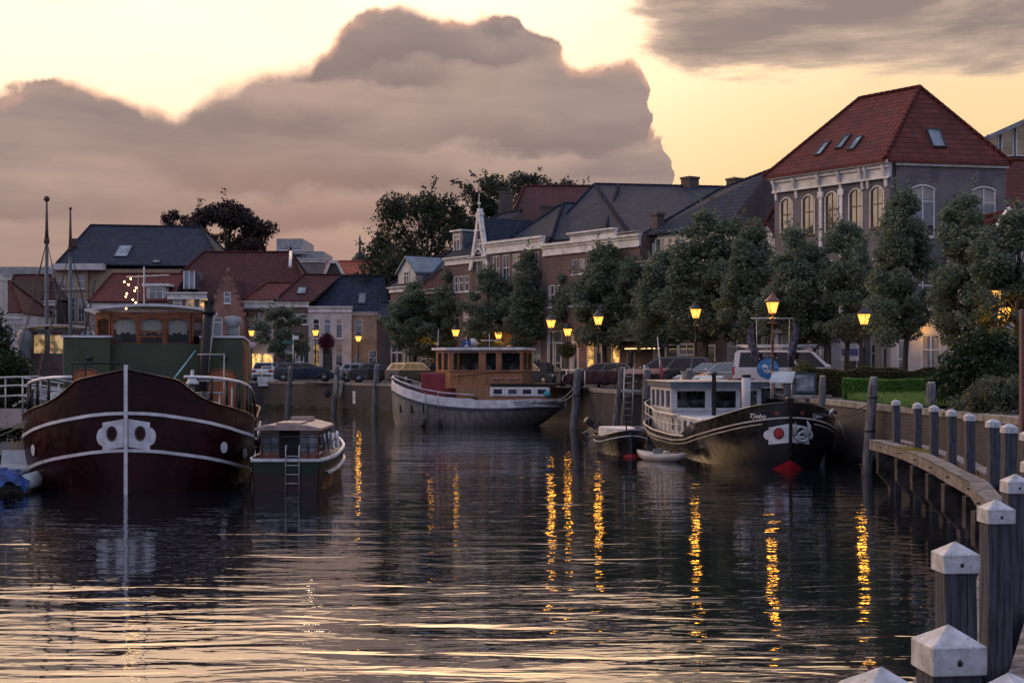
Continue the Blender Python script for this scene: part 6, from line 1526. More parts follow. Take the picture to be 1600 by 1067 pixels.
dl = thing('rubber_dinghy', 'pale grey rubber dinghy with white seat and blue tarpaulin at the left edge', 'dinghy', (-13.75, 38.9, 0), R(95))
mb = MB(); ptsd = [(-1.3,-.75,.3),(-.5,-.78,.28),(.6,-.72,.3),(1.1,-.4,.38),(1.25,0,.42),(1.1,.4,.38),(.6,.72,.3),(-.5,.78,.28),(-1.3,.75,.3)]; mb.tube(ptsd, [.2,.22,.22,.22,.22,.22,.22,.22,.2], 12); mb.build('tube', mat('dinghy_cream', (.36,.40,.40), .45), dl)
mb = MB(); mb.bbox(.3,1.0,-.5,.5,.4,.62,.08); mb.prism([(1.0,-.5,.55),(1.2,-.5,1.0),(1.25,-.5,1.0),(1.1,-.5,.5)], (0,1.0,0)); mb.build('seat', mat('vinyl_white', (.42,.43,.45), .5), dl)
tp = thing('tarpaulin', 'crumpled blue tarpaulin over the stern of the left dinghy', 'tarpaulin', (-13.9, 37.9, 0), R(95))
mb = MB(); mb.smooth = True; g = 18; rg = np.random.RandomState(5)
mb.loft([[(lerp(-.75,.75,i/g), lerp(-1.1,1.1,j/g), .52 + .10*math.sin(i*1.3+j*.7) + .06*math.sin(j*2.2-i) + .05*rg.rand() - .28*(abs(2*j/g-1)**3) - .22*(abs(2*i/g-1)**3)) for i in range(g+1)] for j in range(g+1)], False); mb.build('sheet', mat('blue_tarp', (.015,.05,.20), .5, var=.3, vscale=4), tp)

# ===== the masted boat behind on the left
b6 = vessel('sailing_barge', 'sailing barge with two tall grey masts and cream-roofed wheelhouse behind the maroon barge', 'boat', (-21.3, 66), (-25.5, 80))
T6 = [(0,2.0),(1.5,1.5),(4,1.15),(12,1.15),(14,1.4)]
h6_ = Hull(14.5, 4.2, 3.0, 3.0, T6, pb=2.0, bot=.85)
h6_.shell('hull', mat('hull_slate', (.10,.11,.13), .45, var=.2), b6, n=10); mb = MB(); h6_.deck(mb, lambda x: interp(x,T6)-.15); mb.build('deck', mat('deck_grey'), b6)
mb = MB(); h6_.strip(mb, lambda x: interp(x,T6)-.12, lambda x: interp(x,T6), .05); mb.build('gunwale', stripe, b6)
mb = MB(); mb.bbox(2.5, 8, -1.3, 1.3, 1.0, 2.2, .05); mb.build('cabin', mat('pale_cabin', (.34,.33,.33), .6), b6)
mb = MB(); mb.prism([(8.4,-1.35,1.2),(11.6,-1.35,1.2),(11.6,1.35,1.2),(8.4,1.35,1.2)], (0,0,2.7)); mb.build('wheelhouse', mat('dark_plum_varnish', (.06,.03,.03), .4, coat=.4), b6)
fr = MB(); pn = MB(); q = [(8.4,-1.35),(11.6,-1.35),(11.6,1.35),(8.4,1.35)]
wh_panel(q[3], q[0], [(.08,.32),(.38,.62),(.68,.92)], 3.9, 5.25, fr, pn); wh_panel(q[0], q[1], [(.1,.45),(.55,.9)], 3.9, 5.25, fr, pn); wh_panel(q[1], q[2], [(.1,.9)], 3.9, 5.25, fr, pn); wh_panel(q[2], q[3], [(.1,.45),(.55,.9)], 3.9, 5.25, fr, pn)
fo = fr.build('window_frames', mat('dark_plum_varnish'), b6); pn.build('pane', thin, fo, uv=False)
mb = MB(); mb.box(11.0, 11.1, -1.2, 1.2, 3.9, 5.0); mb.build('lit_cabin_wall', lit_mat('lit_cabin', (1,.62,.28), .5), b6)
mb = MB(); n = 8; rr = [[(x, lerp(-1.7,1.7,k/n), 5.25 + .16*(1-(2*k/n-1)**2)) for k in range(n+1)] for x in (8.0,12.0)]; tt = [[(x,y,z+.1) for x,y,z in r] for r in rr]
mb.loft(rr, False); mb.loft(tt, False); mb.loft([rr[0],tt[0]], False); mb.loft([[r[0] for r in rr],[r[0] for r in tt]], False); mb.loft([[r[-1] for r in rr],[r[-1] for r in tt]], False); mb.build('wheelhouse_roof', mat('cream_roof', (.50,.42,.37), .5), b6)
mi = (Matrix.Translation((-21.3,66,0)) @ Matrix.Rotation(b6.rotation_euler.z,4,'Z')).inverted()
mast_m = mat('mast_grey_blue', (.07,.085,.11), .5, var=.1); mast_t = mat('mast_top_dark', (.06,.03,.03), .6)
for px, pyt, D, r in ((73, 311, 74, .115), (110, 326, 70, .105)):
    p = mi @ Vector((world_x(px, D), D, 0)); zt_ = world_z(pyt, D); zm = lerp(1.2, zt_, .80)
    mb = MB(); mb.tube([(p.x,p.y,1.1),(p.x,p.y,zm)], [r, r*.8], 10); ms = mb.build('mast', mast_m, b6)
    mb = MB(); mb.tube([(p.x,p.y,zm),(p.x,p.y,zm+.6),(p.x,p.y,zt_)], [r*.95, r*.75, r*.35], 8); mb.ball((p.x,p.y,zt_), .16 if px == 73 else .08, 8, 6); mb.cyl((p.x-.1,p.y,zm-.1),(p.x+.1,p.y,zm+.1),r*1.3,n=8)
    if px == 110: mb.box(p.x-.05,p.x+.05,p.y-.35,p.y,zm-.02,zm+.12); mb.cyl((p.x-.2,p.y-.9,zm-2.1),(p.x+.2,p.y+1.6,zm-2.1),.03,n=5); mb.box(p.x-.15,p.x+.15,p.y-.35,p.y,zm+.1,zm+.5)
    mb.build('topmast', mast_t, ms)
    mb = MB()
    for dx, dy in ((-2.5,1.9),(-2.0,1.8),(1.6,-1.9),(2.4,-1.8),(-1.5,-1.9),(3,1.9)): mb.cyl((p.x,p.y,zm),(p.x+dx,p.y+dy,1.3),.018,n=4)
    mb.build('stays', iron, ms)
mb = MB()
for dx in (0, 1.6): mb.cyl((3.5+dx,-.9,2.2),(2.2+dx,-1.9,7.5),.045,n=5)
mb.build('raking_poles', iron, b6)
for y in (-1.55, 1.55):
    mb = MB(); mb.lathe((8.1,y,1.2), [(.3,0),(.32,3.1),(.38,3.3),(.38,3.8),(.2,4.0)], 10); mb.build('vent', mat('vent_grey', (.13,.14,.16), .5), b6)
# ---------------------------------------------------------------- foliage
LEAF_ST = leaf_mat('street_tree_leaves', (.10,.138,.098), (.165,.21,.14), (.072,.10,.074))
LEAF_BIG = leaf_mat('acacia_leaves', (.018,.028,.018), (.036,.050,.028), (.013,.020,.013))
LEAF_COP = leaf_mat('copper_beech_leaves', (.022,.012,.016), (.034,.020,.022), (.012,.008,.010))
LEAF_SH = leaf_mat('laurel_leaves', (.016,.036,.016), (.030,.058,.024), (.010,.022,.010))
LEAF_HB = leaf_mat('box_hedge_leaves', (.085,.22,.045), (.13,.30,.06), (.055,.15,.035))
LEAF_HD = leaf_mat('beech_hedge_leaves', (.055,.085,.03), (.12,.10,.04), (.035,.055,.022))
LEAF_GR = leaf_mat('grey_shrub_leaves', (.060,.075,.045), (.10,.11,.075), (.035,.045,.028))
bark = mat('bark', (.055,.048,.042), .9, var=.3, vscale=4, bump=.8, bscale=10, aniso=(3,3,.6))

def leaf_mesh(name, centers, size, seed, m, aspect=.6, tri=False):
    """small leaf faces, each turned its own way, at the given points"""
    rg = np.random.RandomState(seed); c = np.asarray(centers, float); n = len(c)
    a = rg.randn(n, 3); a /= np.linalg.norm(a, axis=1)[:, None]
    b = rg.randn(n, 3); b -= (b * a).sum(1)[:, None] * a; b /= np.linalg.norm(b, axis=1)[:, None]
    s = size * (.6 + .8 * rg.rand(n))[:, None]
    k = np.stack([c - a * s * .5, c + b * s * aspect * .5, c + a * s * .5, c - b * s * aspect * .5], 1).reshape(-1, 3)
    me = bpy.data.meshes.new(name); me.vertices.add(4 * n); me.vertices.foreach_set('co', k.ravel())
    me.loops.add(4 * n); me.loops.foreach_set('vertex_index', np.arange(4 * n)); me.polygons.add(n)
    me.polygons.foreach_set('loop_start', np.arange(n) * 4); me.update(calc_edges=True); me.validate(); me.materials.append(m)
    o = bpy.data.objects.new(name, me); COL.objects.link(o)
    return o

def crown_points(seed, H, W, n, clumps=46, low=.0, shape='cone', spread=.42):
    """points in uneven clumps filling a crown of height H and half width W, base at z=0"""
    rg = np.random.RandomState(seed); pts = []; cl = []
    lead = [(0, 0, 1.0, .80)] + [(W * .5 * math.cos(b_), W * .5 * math.sin(b_), .66 + .26 * rg.rand(), .50 + .22 * rg.rand()) for b_ in rg.rand(3) * 6.283]
    for k in range(clumps):
        q = rg.rand() ** .8; ox, oy, hf, wf = lead[0] if rg.rand() < .46 else lead[1 + rg.randint(3)]
        if shape != 'cone': ox = oy = 0; hf = wf = 1.0
        z = low + q * H * hf
        if shape == 'cone': r = W * (math.sin(min(1, q * 2.6 + .28) * math.pi / 2)) * (1 - .85 * max(0, (q - .35) / .65) ** 1.15)
        elif shape == 'round': r = W * math.sqrt(max(.03, 1 - (2 * q - 1) ** 2))
        else: r = W * (.55 + .45 * q) * math.sqrt(max(.05, 1 - max(0, q - .55) ** 2 / .21))
        a = rg.rand() * 6.283; rr = r * (.35 + .65 * rg.rand() ** .5) * (.85 + .3 * rg.rand())
        rr *= wf if shape == 'cone' else 1; rr *= 1 + .22 * math.sin(a * 2 + seed + z * 1.3)
        cl.append((ox + rr * math.cos(a), oy + rr * math.sin(a), z, (.5 + .8 * rg.rand())))
    w = np.array([c[3] for c in cl]) ** 2; w /= w.sum(); cnt = rg.multinomial(n, w)
    for c, m in zip(cl, cnt):
        s = spread * c[3]; d = rg.randn(m, 3); d /= np.linalg.norm(d, axis=1)[:, None]
        r = s * (.35 + .75 * rg.rand(m)) ** .7
        p = d * r[:, None] * np.array([1.0, 1.0, .8]); p += np.array(c[:3]); pts.append(p)
        # a few whips standing out of the clump
    P = np.concatenate(pts)
    return P, cl

def tree_variant(seed, H, W, trunk, n, label, group, leafm=LEAF_ST, size=.17, shape='cone', clumps=46, tr=.13, spread=.42, name='street_tree', whips=26):
    t = thing(name, label, 'tree', group=group); rg = random.Random(seed)
    P, cl = crown_points(seed, H, W, n, clumps, 0, shape, spread)
    # upright shoots that roughen the outline
    ex = []
    rr = np.random.RandomState(seed + 50)
    for k in range(whips):
        c = cl[rr.randint(len(cl))]; d = np.array([c[0] * .6, c[1] * .6, H * .12 + rr.rand() * .4]); d = d / (np.linalg.norm(d) + 1e-6); L_ = spread * (1.2 + 1.3 * rr.rand())
        for j in range(int(26 * (n / 9000.0) ** .5)):
            q = rr.rand(); ex.append(np.array(c[:3]) + d * L_ * q * 1.15 + rr.randn(3) * (.05 + .12 * (1 - q)) * (spread / .42))
    P = np.concatenate([P, np.array(ex)]); P[:, 2] += trunk
    o = leaf_mesh('crown', P, size, seed, leafm); o.parent = t
    mb = MB(); lean = (rg.uniform(-.15, .15), rg.uniform(-.15, .15))
    mb.tube([(0,0,-.1),(lean[0]*.3,lean[1]*.3,trunk*.6),(lean[0],lean[1],trunk + .3),(lean[0]*.6,lean[1]*.6,trunk + H*.55),(0,0,trunk + H*.85)], [tr*1.35,tr,tr*.85,tr*.45,tr*.12], 9)
    for k in range(min(len(cl), 22)):
        c = cl[k]; z0_ = trunk + max(.1, c[2] * .55 - .2); p0 = Vector((lean[0]*.7, lean[1]*.7, z0_)); p1 = Vector((c[0], c[1], c[2] + trunk))
        mid = p0.lerp(p1, .5) + Vector((rg.uniform(-.1,.1), rg.uniform(-.1,.1), -.12 * (p1 - p0).length * .6))
        mb.tube([p0, mid, p1], [tr*.38, tr*.24, tr*.07], 5)
    mb.build('trunk', bark, t)
    return t
G_ST = 'leafy street trees planted along the quay'
spec = [(1, 6.6, 1.75, 2.7, 25000), (2, 6.1, 2.0, 2.7, 25000), (3, 7.2, 1.6, 2.8, 24000), (4, 5.6, 2.1, 2.7, 25000), (5, 6.4, 1.9, 2.9, 25000)]
protos = [tree_variant(s_, H_, W_, t_, n_, '', G_ST, clumps=120, spread=.46, size=.155, whips=60) for s_, H_, W_, t_, n_ in spec]
ST = [  # column, depth, top row, half width, variant, label
 (1412, 58, 296, 1.32, 0, 'street tree before the right part of the corner house, its trunk showing over the hedge'),
 (1508, 53, 294, 1.2, 2, 'tall street tree above the big dark laurel at the right'),
 (1592, 50, 325, 1.4, 4, 'street tree cut by the right edge of the photo'),
 (1322, 67, 336, 1.55, 3, 'street tree in front of the white bracketed facade of the corner house'),
 (1248, 68, 352, 1.60, 1, 'street tree behind the white van, left of the corner house facade'),
 (1178, 72, 352, 1.50, 4, 'street tree between the people carrier and the van, below the white dormer gables'),
 (1102, 77.5, 322, 1.75, 2, 'tallest street tree, rising over the brown shop house beside a lit lamp'),
 (1036, 82, 385, 1.75, 3, 'wide street tree in front of the grey shop awning'),
 (945, 90, 380, 1.9, 0, 'broad street tree right behind the lamp over the parked car with a bicycle'),
 (888, 96, 392, 1.3, 1, 'slim street tree between the two posts nearest the ship stern'),
 (825, 98, 386, 1.45, 2, 'tall narrow street tree before the three storey brick house'),
 (762, 101, 420, 1.6, 4, 'street tree below the pointed white gable'),
 (704, 107, 418, 1.5, 0, 'street tree above the red hatch of the grey ship'),
 (645, 108, 438, 2.0, 1, 'leftmost street tree of the row, beside the beige wall'),
 (678, 111, 432, 1.6, 3, 'street tree squeezed behind its neighbours near the low gabled houses'),
 (985, 88, 408, 1.4, 4, 'small street tree half hidden between two wider ones before the long brick house'),
]
used = set()
for px, D, py, hw, vi, lb in ST:
    pr = protos[vi]; H_, W_, tk = spec[vi][1], spec[vi][2], spec[vi][3]
    tot = world_z(py, D) - QZ; sc = (hw / W_ * 1.27, hw / W_ * 1.27, tot / (H_ + tk + .35))
    loc = (world_x(px, D), D, QZ - .05)
    if vi in used: t = dup(pr, loc, R(random.uniform(0, 360)), lb, sc)
    else: t = pr; used.add(vi); t.location = loc; t.rotation_euler = (0, 0, R(random.uniform(0, 360))); t.scale = sc; t['label'] = lb
t = tree_variant(11, 4.4, 1.75, 1.4, 9000, 'small round tree before the shop with cream fascia on the far left quay', None, shape='round', clumps=36, spread=.5, size=.2, tr=.1)
t.location = (world_x(441, 117), 117, QZ)
# big trees behind the roofs
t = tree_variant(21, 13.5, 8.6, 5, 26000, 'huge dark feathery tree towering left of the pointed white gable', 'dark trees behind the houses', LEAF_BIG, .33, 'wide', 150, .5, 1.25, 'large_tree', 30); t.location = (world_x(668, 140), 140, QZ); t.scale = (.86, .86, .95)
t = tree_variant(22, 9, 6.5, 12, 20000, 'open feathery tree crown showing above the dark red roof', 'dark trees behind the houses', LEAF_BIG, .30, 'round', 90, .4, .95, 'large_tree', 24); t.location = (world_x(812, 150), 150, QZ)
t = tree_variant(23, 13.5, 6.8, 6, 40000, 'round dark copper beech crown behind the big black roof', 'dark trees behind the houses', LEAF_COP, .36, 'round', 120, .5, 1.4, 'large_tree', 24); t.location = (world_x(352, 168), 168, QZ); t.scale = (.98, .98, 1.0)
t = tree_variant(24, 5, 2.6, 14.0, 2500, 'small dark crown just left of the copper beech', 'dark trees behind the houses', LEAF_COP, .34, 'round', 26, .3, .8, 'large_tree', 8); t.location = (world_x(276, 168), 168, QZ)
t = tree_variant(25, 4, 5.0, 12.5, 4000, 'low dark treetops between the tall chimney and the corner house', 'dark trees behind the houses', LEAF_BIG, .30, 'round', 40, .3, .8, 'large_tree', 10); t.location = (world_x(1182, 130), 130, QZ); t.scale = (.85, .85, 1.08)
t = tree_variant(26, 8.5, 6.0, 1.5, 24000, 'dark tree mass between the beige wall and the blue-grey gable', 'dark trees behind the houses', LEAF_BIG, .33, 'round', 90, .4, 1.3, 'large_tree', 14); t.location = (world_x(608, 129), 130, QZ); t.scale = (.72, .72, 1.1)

# hedges and shrubs
def hedge(label, a, b, depth, h, m, n, seed, size=.075, name='hedge', rough=.08):
    a, b = Vector(a), Vector(b); d = b - a; L_ = d.length
    H_ = thing(name, label, 'hedge', (a.x, a.y, QZ), math.atan2(d.y, d.x)); rg = np.random.RandomState(seed)
    u = rg.rand(n) * L_; v = rg.rand(n) * depth; w_ = rg.rand(n) * h; k = rg.rand(n); f = k < .45; t_ = (k >= .45) & (k < .8); e = (k >= .8)
    v[f] = rg.rand(f.sum()) * .08; w_[t_] = h - rg.rand(t_.sum()) * .08; u[e & (u < L_/2)] = rg.rand((e & (u < L_/2)).sum()) * .08
    lump = rough * (np.sin(u * 2.3 + seed) + np.sin(u * 5.1 + w_ * 3) * .6); w_ += lump * (w_ / h); v -= lump * .7
    o = leaf_mesh('foliage', np.stack([u, v, w_], 1), size, seed, m); o.parent = H_
    mb = MB(); mb.box(.1, L_ - .05, .10, depth - .1, 0, h - .12); mb.build('hedge_shade_core', mat('hedge_shadow', (.012,.014,.008), .95), H_)  # solid near-black box, painted shade between the leaves inside the hedge
    return H_
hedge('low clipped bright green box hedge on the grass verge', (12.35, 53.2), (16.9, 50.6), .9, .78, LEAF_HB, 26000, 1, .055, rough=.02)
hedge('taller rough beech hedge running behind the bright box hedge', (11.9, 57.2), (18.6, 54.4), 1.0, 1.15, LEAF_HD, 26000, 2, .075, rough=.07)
def shrub(label, loc, rx, ry, h, m, n, seed, size=.12, clumps=30, cat='shrub', spread=.4):
    s_ = thing('shrub', label, cat, loc); rg = np.random.RandomState(seed); P = []
    for k in range(clumps):
        a = rg.rand() * 6.283; q = rg.rand(); r = math.sqrt(max(.05, 1 - q * q)) * (.45 + .55 * rg.rand()); c = np.array([rx * r * math.cos(a), ry * r * math.sin(a), h * q * .95 + .1])
        m_ = n // clumps; d = rg.randn(m_, 3); d /= np.linalg.norm(d, axis=1)[:, None]; P.append(c + d * (spread * (.5 + .7 * rg.rand(m_)))[:, None] * (.7 + .5 * rg.rand()))
    o = leaf_mesh('foliage', np.concatenate(P), size, seed, m, .5); o.parent = s_
    mb = MB()
    for k in range(7): a = k * .9; mb.tube([(0,0,-.1),(rx*.3*math.cos(a),ry*.3*math.sin(a),h*.4),(rx*.6*math.cos(a),ry*.6*math.sin(a),h*.8)], [.06,.04,.015], 5)
    mb.build('stems', bark, s_); return s_
shrub('big dark glossy laurel shrub overhanging the quay wall at the right', (14.35, 43.5, QZ - .3), 1.5, 1.7, 2.35, LEAF_SH, 15000, 31, .15, 44)
shrub('second mass of dark laurel reaching the right edge', (16.4, 44.2, QZ - .2), 1.7, 1.8, 2.2, LEAF_SH, 12000, 32, .15, 36)
shrub('grey-green spreading shrub hanging over the wall below the laurel', (13.2, 38.0, QZ - .25), 1.35, 1.9, .95, LEAF_GR, 11000, 33, .10, 34, spread=.3)
shrub('reddish-green bush at the left end of the beech hedge beside the information board', (11.8, 57.6, QZ - .1), 1.0, .9, 1.35, LEAF_HD, 6000, 34, .09, 24, spread=.3)
shrub('trailing dark weeds growing at the foot of the mooring pile on the wall', (11.35, 44.9, -.02), .38, .2, .35, LEAF_SH, 700, 35, .11, 10, spread=.16)
shrub('dark leafy bush on the left bank beside the gangway', (-17.8, 49.3, QZ - 1.2), 1.25, 1.5, 3.1, LEAF_SH, 16000, 36, .14, 48)
shrub('darker taller bush cut by the left edge above the gangway', (-18.6, 49.5, QZ - .8), 1.5, 1.2, 4.2, LEAF_SH, 11000, 37, .14, 34)
for i, (px, py, D, lb) in enumerate(((675, 548, 106.0, 'dark hanging flower basket on a post above the red hatch'), (886, 547, 91, 'hanging flower basket left of the broad street tree'), (1172, 552, 67, 'reddish hanging flower basket behind the white van'))):
    fb2 = thing('hanging_basket', lb, 'flower basket', (world_x(px, D), D, QZ), group='hanging flower baskets on posts'); z = world_z(py, D) - QZ
    mb = MB(); mb.cyl((0,.1,0),(0,.1,z+.9),.04,n=6); mb.build('post', iron, fb2)
    rg = np.random.RandomState(60+i); d = rg.randn(1500,3); d /= np.linalg.norm(d,axis=1)[:,None]; P = d * (.62*rg.rand(1500)**.4)[:,None] * np.array([1,1,.85]); P[:,2] += z
    o = leaf_mesh('foliage', P, .11, 60+i, LEAF_HD); o.parent = fb2
rg = np.random.RandomState(70); d = rg.randn(1100,3); d /= np.linalg.norm(d,axis=1)[:,None]; P = d * (.72*rg.rand(1100)**.4)[:,None]
o = leaf_mesh('flowers', P, .16, 70, leaf_mat('fuchsia_flowers', (.20,.03,.09), (.12,.02,.06), (.05,.06,.03))); o.parent = fb
mb = MB(); mb.tube([(0,.35,.75),(0,0,.8),(0,0,.4)], .02, 5); mb.build('bracket', iron, fb)

# ---------------------------------------------------------------- bollard posts and fender jetty in front
CAPW = mat('post_cap_white', (.44,.45,.50), .6, var=.16, vscale=9, bump=.25, bscale=30, col2=(.30,.31,.32))
OAKP = mat('post_timber', (.050,.055,.078), .85, var=.35, vscale=3, bump=1.0, bscale=7, aniso=(9, 9, .7), col2=(.020,.022,.032))
weather(OAKP, (.006,.006,.008), .60, .635, .95, 1.0, (34, 34, .9), 4); weather(OAKP, (.10,.105,.11), .60, .72, .55, 1.0, (20, 20, 1.2)); weather(OAKP, (.035,.045,.025), .58, .70, .6, 2.5)
weather(CAPW, (.16,.14,.13), .615, .65, .85, 26.0, (1, 1, 2.0)); weather(CAPW, (.20,.21,.17), .54, .70, .5, 7.0); weather(CAPW, (.62,.62,.60), .70, .72, .9, 17.0, (1, 1, .5))
posts = [(10.30,38.0),(10.12,35.5),(9.80,33.0),(9.46,30.6),(8.99,27.9),(8.58,25.3),(7.90,22.7),(7.36,20.3),(6.70,17.5),(5.29,14.5),(4.27,12.1),(3.36,9.9),(2.39,7.6),(1.56,5.07),(1.14,4.42),(1.52,4.30)]
proto_post = None; TOPZ = 2.465
where = ['farthest white capped post, where the timber jetty starts', 'second white capped post from the far end of the jetty', 'third white capped post from the far end of the jetty', 'fourth white capped post from the far end of the jetty, before the pinkish wall', 'fifth white capped post from the far end of the jetty, below the laurel',
 'sixth white capped post from the far end, darkest timber of the far group', 'seventh white capped post from the far end, half overlapping the sixth', 'white capped post just cut by the right edge beyond the sixth and seventh', 'white capped post outside the right edge between the far and near group',
 'lower white cap cut by the right edge, above the broad near posts', 'white capped post cut by the right edge, just behind the post at the beam end', 'near white capped post rising at the near end of the visible beam', 'near white capped post standing alone before the water, fourth from the bottom corner',
 'large white capped post with dark bolt, nearest one seen with its whole cap', 'white cap peeking in at the bottom edge, left one', 'white cap peeking in at the bottom edge, right corner']
def make_post(lb):
    p = thing('bollard_post', lb, 'post', group='white capped timber posts along the fender jetty')
    a, tz = .108, TOPZ
    mb = MB(); rg = random.Random(4); rings = []
    for k in range(26):
        z = lerp(-1.2, tz - .125, k / 25); rings.append([(sx * (a - c1) + rg.uniform(-.0022, .0022), sy * (a - c2) + rg.uniform(-.0022,.0022), z) for sx, sy, c1, c2 in ((-1,-1,.012,0),(1,-1,.012,0),(1,-1,0,.012),(1,1,0,.012),(1,1,.012,0),(-1,1,.012,0),(-1,1,0,.012),(-1,-1,0,.012))])
    mb.loft(rings, True, False, True)
    mb.build('shaft', OAKP, p)
    b = a + .016; mb = MB(); z0_, z1_ = tz - .160, tz - .060; e = .006
    def ring(h, z): return [(-h+e,-h,z),(h-e,-h,z),(h,-h+e,z),(h,h-e,z),(h-e,h,z),(-h+e,h,z),(-h,h-e,z),(-h,-h+e,z)]
    mb.loft([ring(a, z0_ - .004), ring(b - .003, z0_), ring(b, z0_ + .004), ring(b, z1_ - .004), ring(b - .004, z1_), ring(.004, tz + .0)], True, False, True)
    for sx in (-1, 1): mb.box(sx*b - .0012, sx*b + .0012, -b*.8, -b*.78, z0_ + .01, z1_ - .01)
    cp = mb.build('cap', CAPW, p)
    mb = MB(); mb.cyl((0, -b + .002, (z0_+z1_)/2 - .005), (0, -b - .006, (z0_+z1_)/2 - .005), .013, .011, 12); mb.cyl((b - .002, .0, (z0_+z1_)/2 - .005), (b + .006, 0, (z0_+z1_)/2 - .005), .013, .011, 12); mb.build('bolt', mat('rusty_bolt', (.05,.045,.045), .6, .5, var=.3, vscale=20), p)
    return p
pp = make_post(where[0])
pr_rng = random.Random(2)
for i, (x, y) in enumerate(posts):
    j = min(i, len(posts) - 3); d = Vector(posts[j+1]) - Vector(posts[j]); rz = math.atan2(d.y, d.x) + R(90) + R(pr_rng.uniform(-3, 3))
    # the cap faces stand roughly square to the curve of the jetty
    face = {13: R(6), 14: R(12), 15: R(-38), 12: R(3), 11: R(4)}.get(i, R(2) + pr_rng.uniform(-.04, .04))
    lean = (R(pr_rng.uniform(-.9,.9)), R(pr_rng.uniform(-.9,.9)))
    if i == 8: continue
    if i == 0: q = pp; q.location = (x, y, 0)
    else: q = dup(pp, (x, y, 0), None, where[i])
    q.rotation_euler = (lean[0], lean[1], face)
    w_ = .80 * {0: 1.0, 5: 1.12, 6: 1.15, 7: 1.1}.get(i, 1.0); q.scale = (w_, w_, 1 + pr_rng.uniform(-.008, .008))
jt = thing('fender_jetty', 'curved timber fender beam on piles, weathered with yellow moss, running beside the white capped posts', 'jetty')
BEAM = mat('beam_timber', (.15,.135,.13), .9, var=.3, vscale=2.5, bump=.9, bscale=8, aniso=(2, 2, 2), col2=(.05,.045,.05))
path = [(10.32, 39.4)] + [p for p in posts[:13]] + [(1.6, 5.6)]
for off0, off1, nm in ((-.42, -.14, 'water_side_beam'), (.14, .42, 'land_side_beam')):
    mb = MB(); L0, L1 = offset_line(path, off0), offset_line(path, off1)
    dens = []
    for i in range(len(path) - 1):
        for k in range(4): dens.append((i, k / 4))
    dens.append((len(path) - 2, 1.0)); rings = []
    for i, f in dens:
        a = Vector(L0[i]).lerp(Vector(L0[i+1]), f); b = Vector(L1[i]).lerp(Vector(L1[i+1]), f); j = random.uniform(-.008, .008)
        rings.append([(a.x+j, a.y, 1.06), (a.x+j, a.y, 1.30+j), (a.x+.03, a.y, 1.335+j), (b.x-.03, b.y, 1.335-j), (b.x, b.y, 1.30), (b.x, b.y, 1.06)])
    mb.loft(rings, True, True, True); mb.build(nm, BEAM, jt)
mb = MB()
for x, y in posts[:13]:
    mb.cyl((x - .5, y - .04, 1.2), (x + .5, y + .04, 1.2), .02, n=6)
mb.build('through_bolts', iron, jt)
WETP = mat('wet_pile', (.050,.045,.047), .9, var=.3, vscale=3, bump=.6, spec=.2)
for i, (x, y) in enumerate(posts[:9]):
    mb = MB(); mb.prism([(x - .50, y + .02, 1.055), (x - .112, y + .02, 1.055), (x - .112, y + .02, -.6), (x - .20, y + .02, .16), (x - .44, y + .02, .42), (x - .5, y + .02, .5)][::1], (0, .22, 0)); mb.build('knee_board', WETP, jt)
mo = thing('moss', 'yellow moss patch on the top of the curved timber beam', 'moss', (9.78, 34.6, 1.338))
P = np.random.RandomState(8).randn(900, 3) * np.array([.10, .55, .008]); o = leaf_mesh('tufts', P, .045, 8, leaf_mat('yellow_moss', (.30,.24,.03), (.22,.19,.03), (.12,.11,.03))); o.parent = mo

# tall leaning mooring piles
def pile(px_t, py_t, px_b, D, lb, r=.15, cap=True, bands=1, Db=None):
    p = thing('mooring_pile', lb, 'mooring pile', (world_x(px_b, D), D, -1.2), group='tall leaning timber mooring piles at the quay walls')
    zt_ = world_z(py_t, D) + 1.2; dx = world_x(px_t, D) - world_x(px_b, D)
    pts = [(lerp(0, dx, q) + .02*math.sin(q*5), .03*math.sin(q*4), zt_ * q) for q in (0,.25,.5,.75,.93,1)]
    mb = MB(); mb.tube(pts, [r*1.12, r*1.1, r*1.05, r, r*.97, r*.8], 14); mb.build('trunk', oak, p)
    mb = MB(); q = pts[-1]; mb.cyl((q[0], q[1], q[2]), (q[0], q[1], q[2] + .05), r*.78, r*.6, 12); mb.build('cap', mat('pale_pile_top', (.36,.34,.31), .8), p)
    mb = MB()
    for k in range(bands): z = lerp(zt_*.60, zt_*.85, k/max(1,bands-1) if bands > 1 else .3); xx = dx*z/zt_; mb.cyl((xx, 0, z), (xx, 0, z+.07), r*1.13, n=14)
    mb.build('iron_band', iron, p)
    return p
P1 = pile(1366, 591, 1349, 44.6, 'tall pale mooring pile leaning right, nearest the far end of the jetty', .155, bands=2)
pile(1456, 599, 1450, 42.3, 'mooring pile rising between the first and third white capped posts', .155)
pile(1286, 589, 1280, 47.6, 'slim mooring pile just right of the black bow', .125)
pile(1078, 578, 1072, 67.2, 'mooring pile with flat pale head behind the white exhaust post', .2)
pile(973, 575, 955, 69.0, 'left pile of the pair carrying a ladder behind the launch', .16)
pile(904, 577, 893, 76.0, 'pale leaning mooring pile at the stern of the grey ship', .2)
pile(1012, 578, 1006, 67.5, 'short pile head with pale top behind the black barge, right of the pallets', .2)
pile(455, 573, 447, 105.6, 'pale leaning mooring pile in front of the dark estate car', .19)
P2 = pile(527, 572, 519, 101.2, 'dark mooring pile hung with coiled ropes on the far quay', .17)
pile(590, 571, 583, 97.4, 'mooring pile left of the grey ship bow', .22)
pile(1197, 577, 1196, 61.2, 'pile head standing between the barge bollard and the lamp mast', .2)
mb = MB()
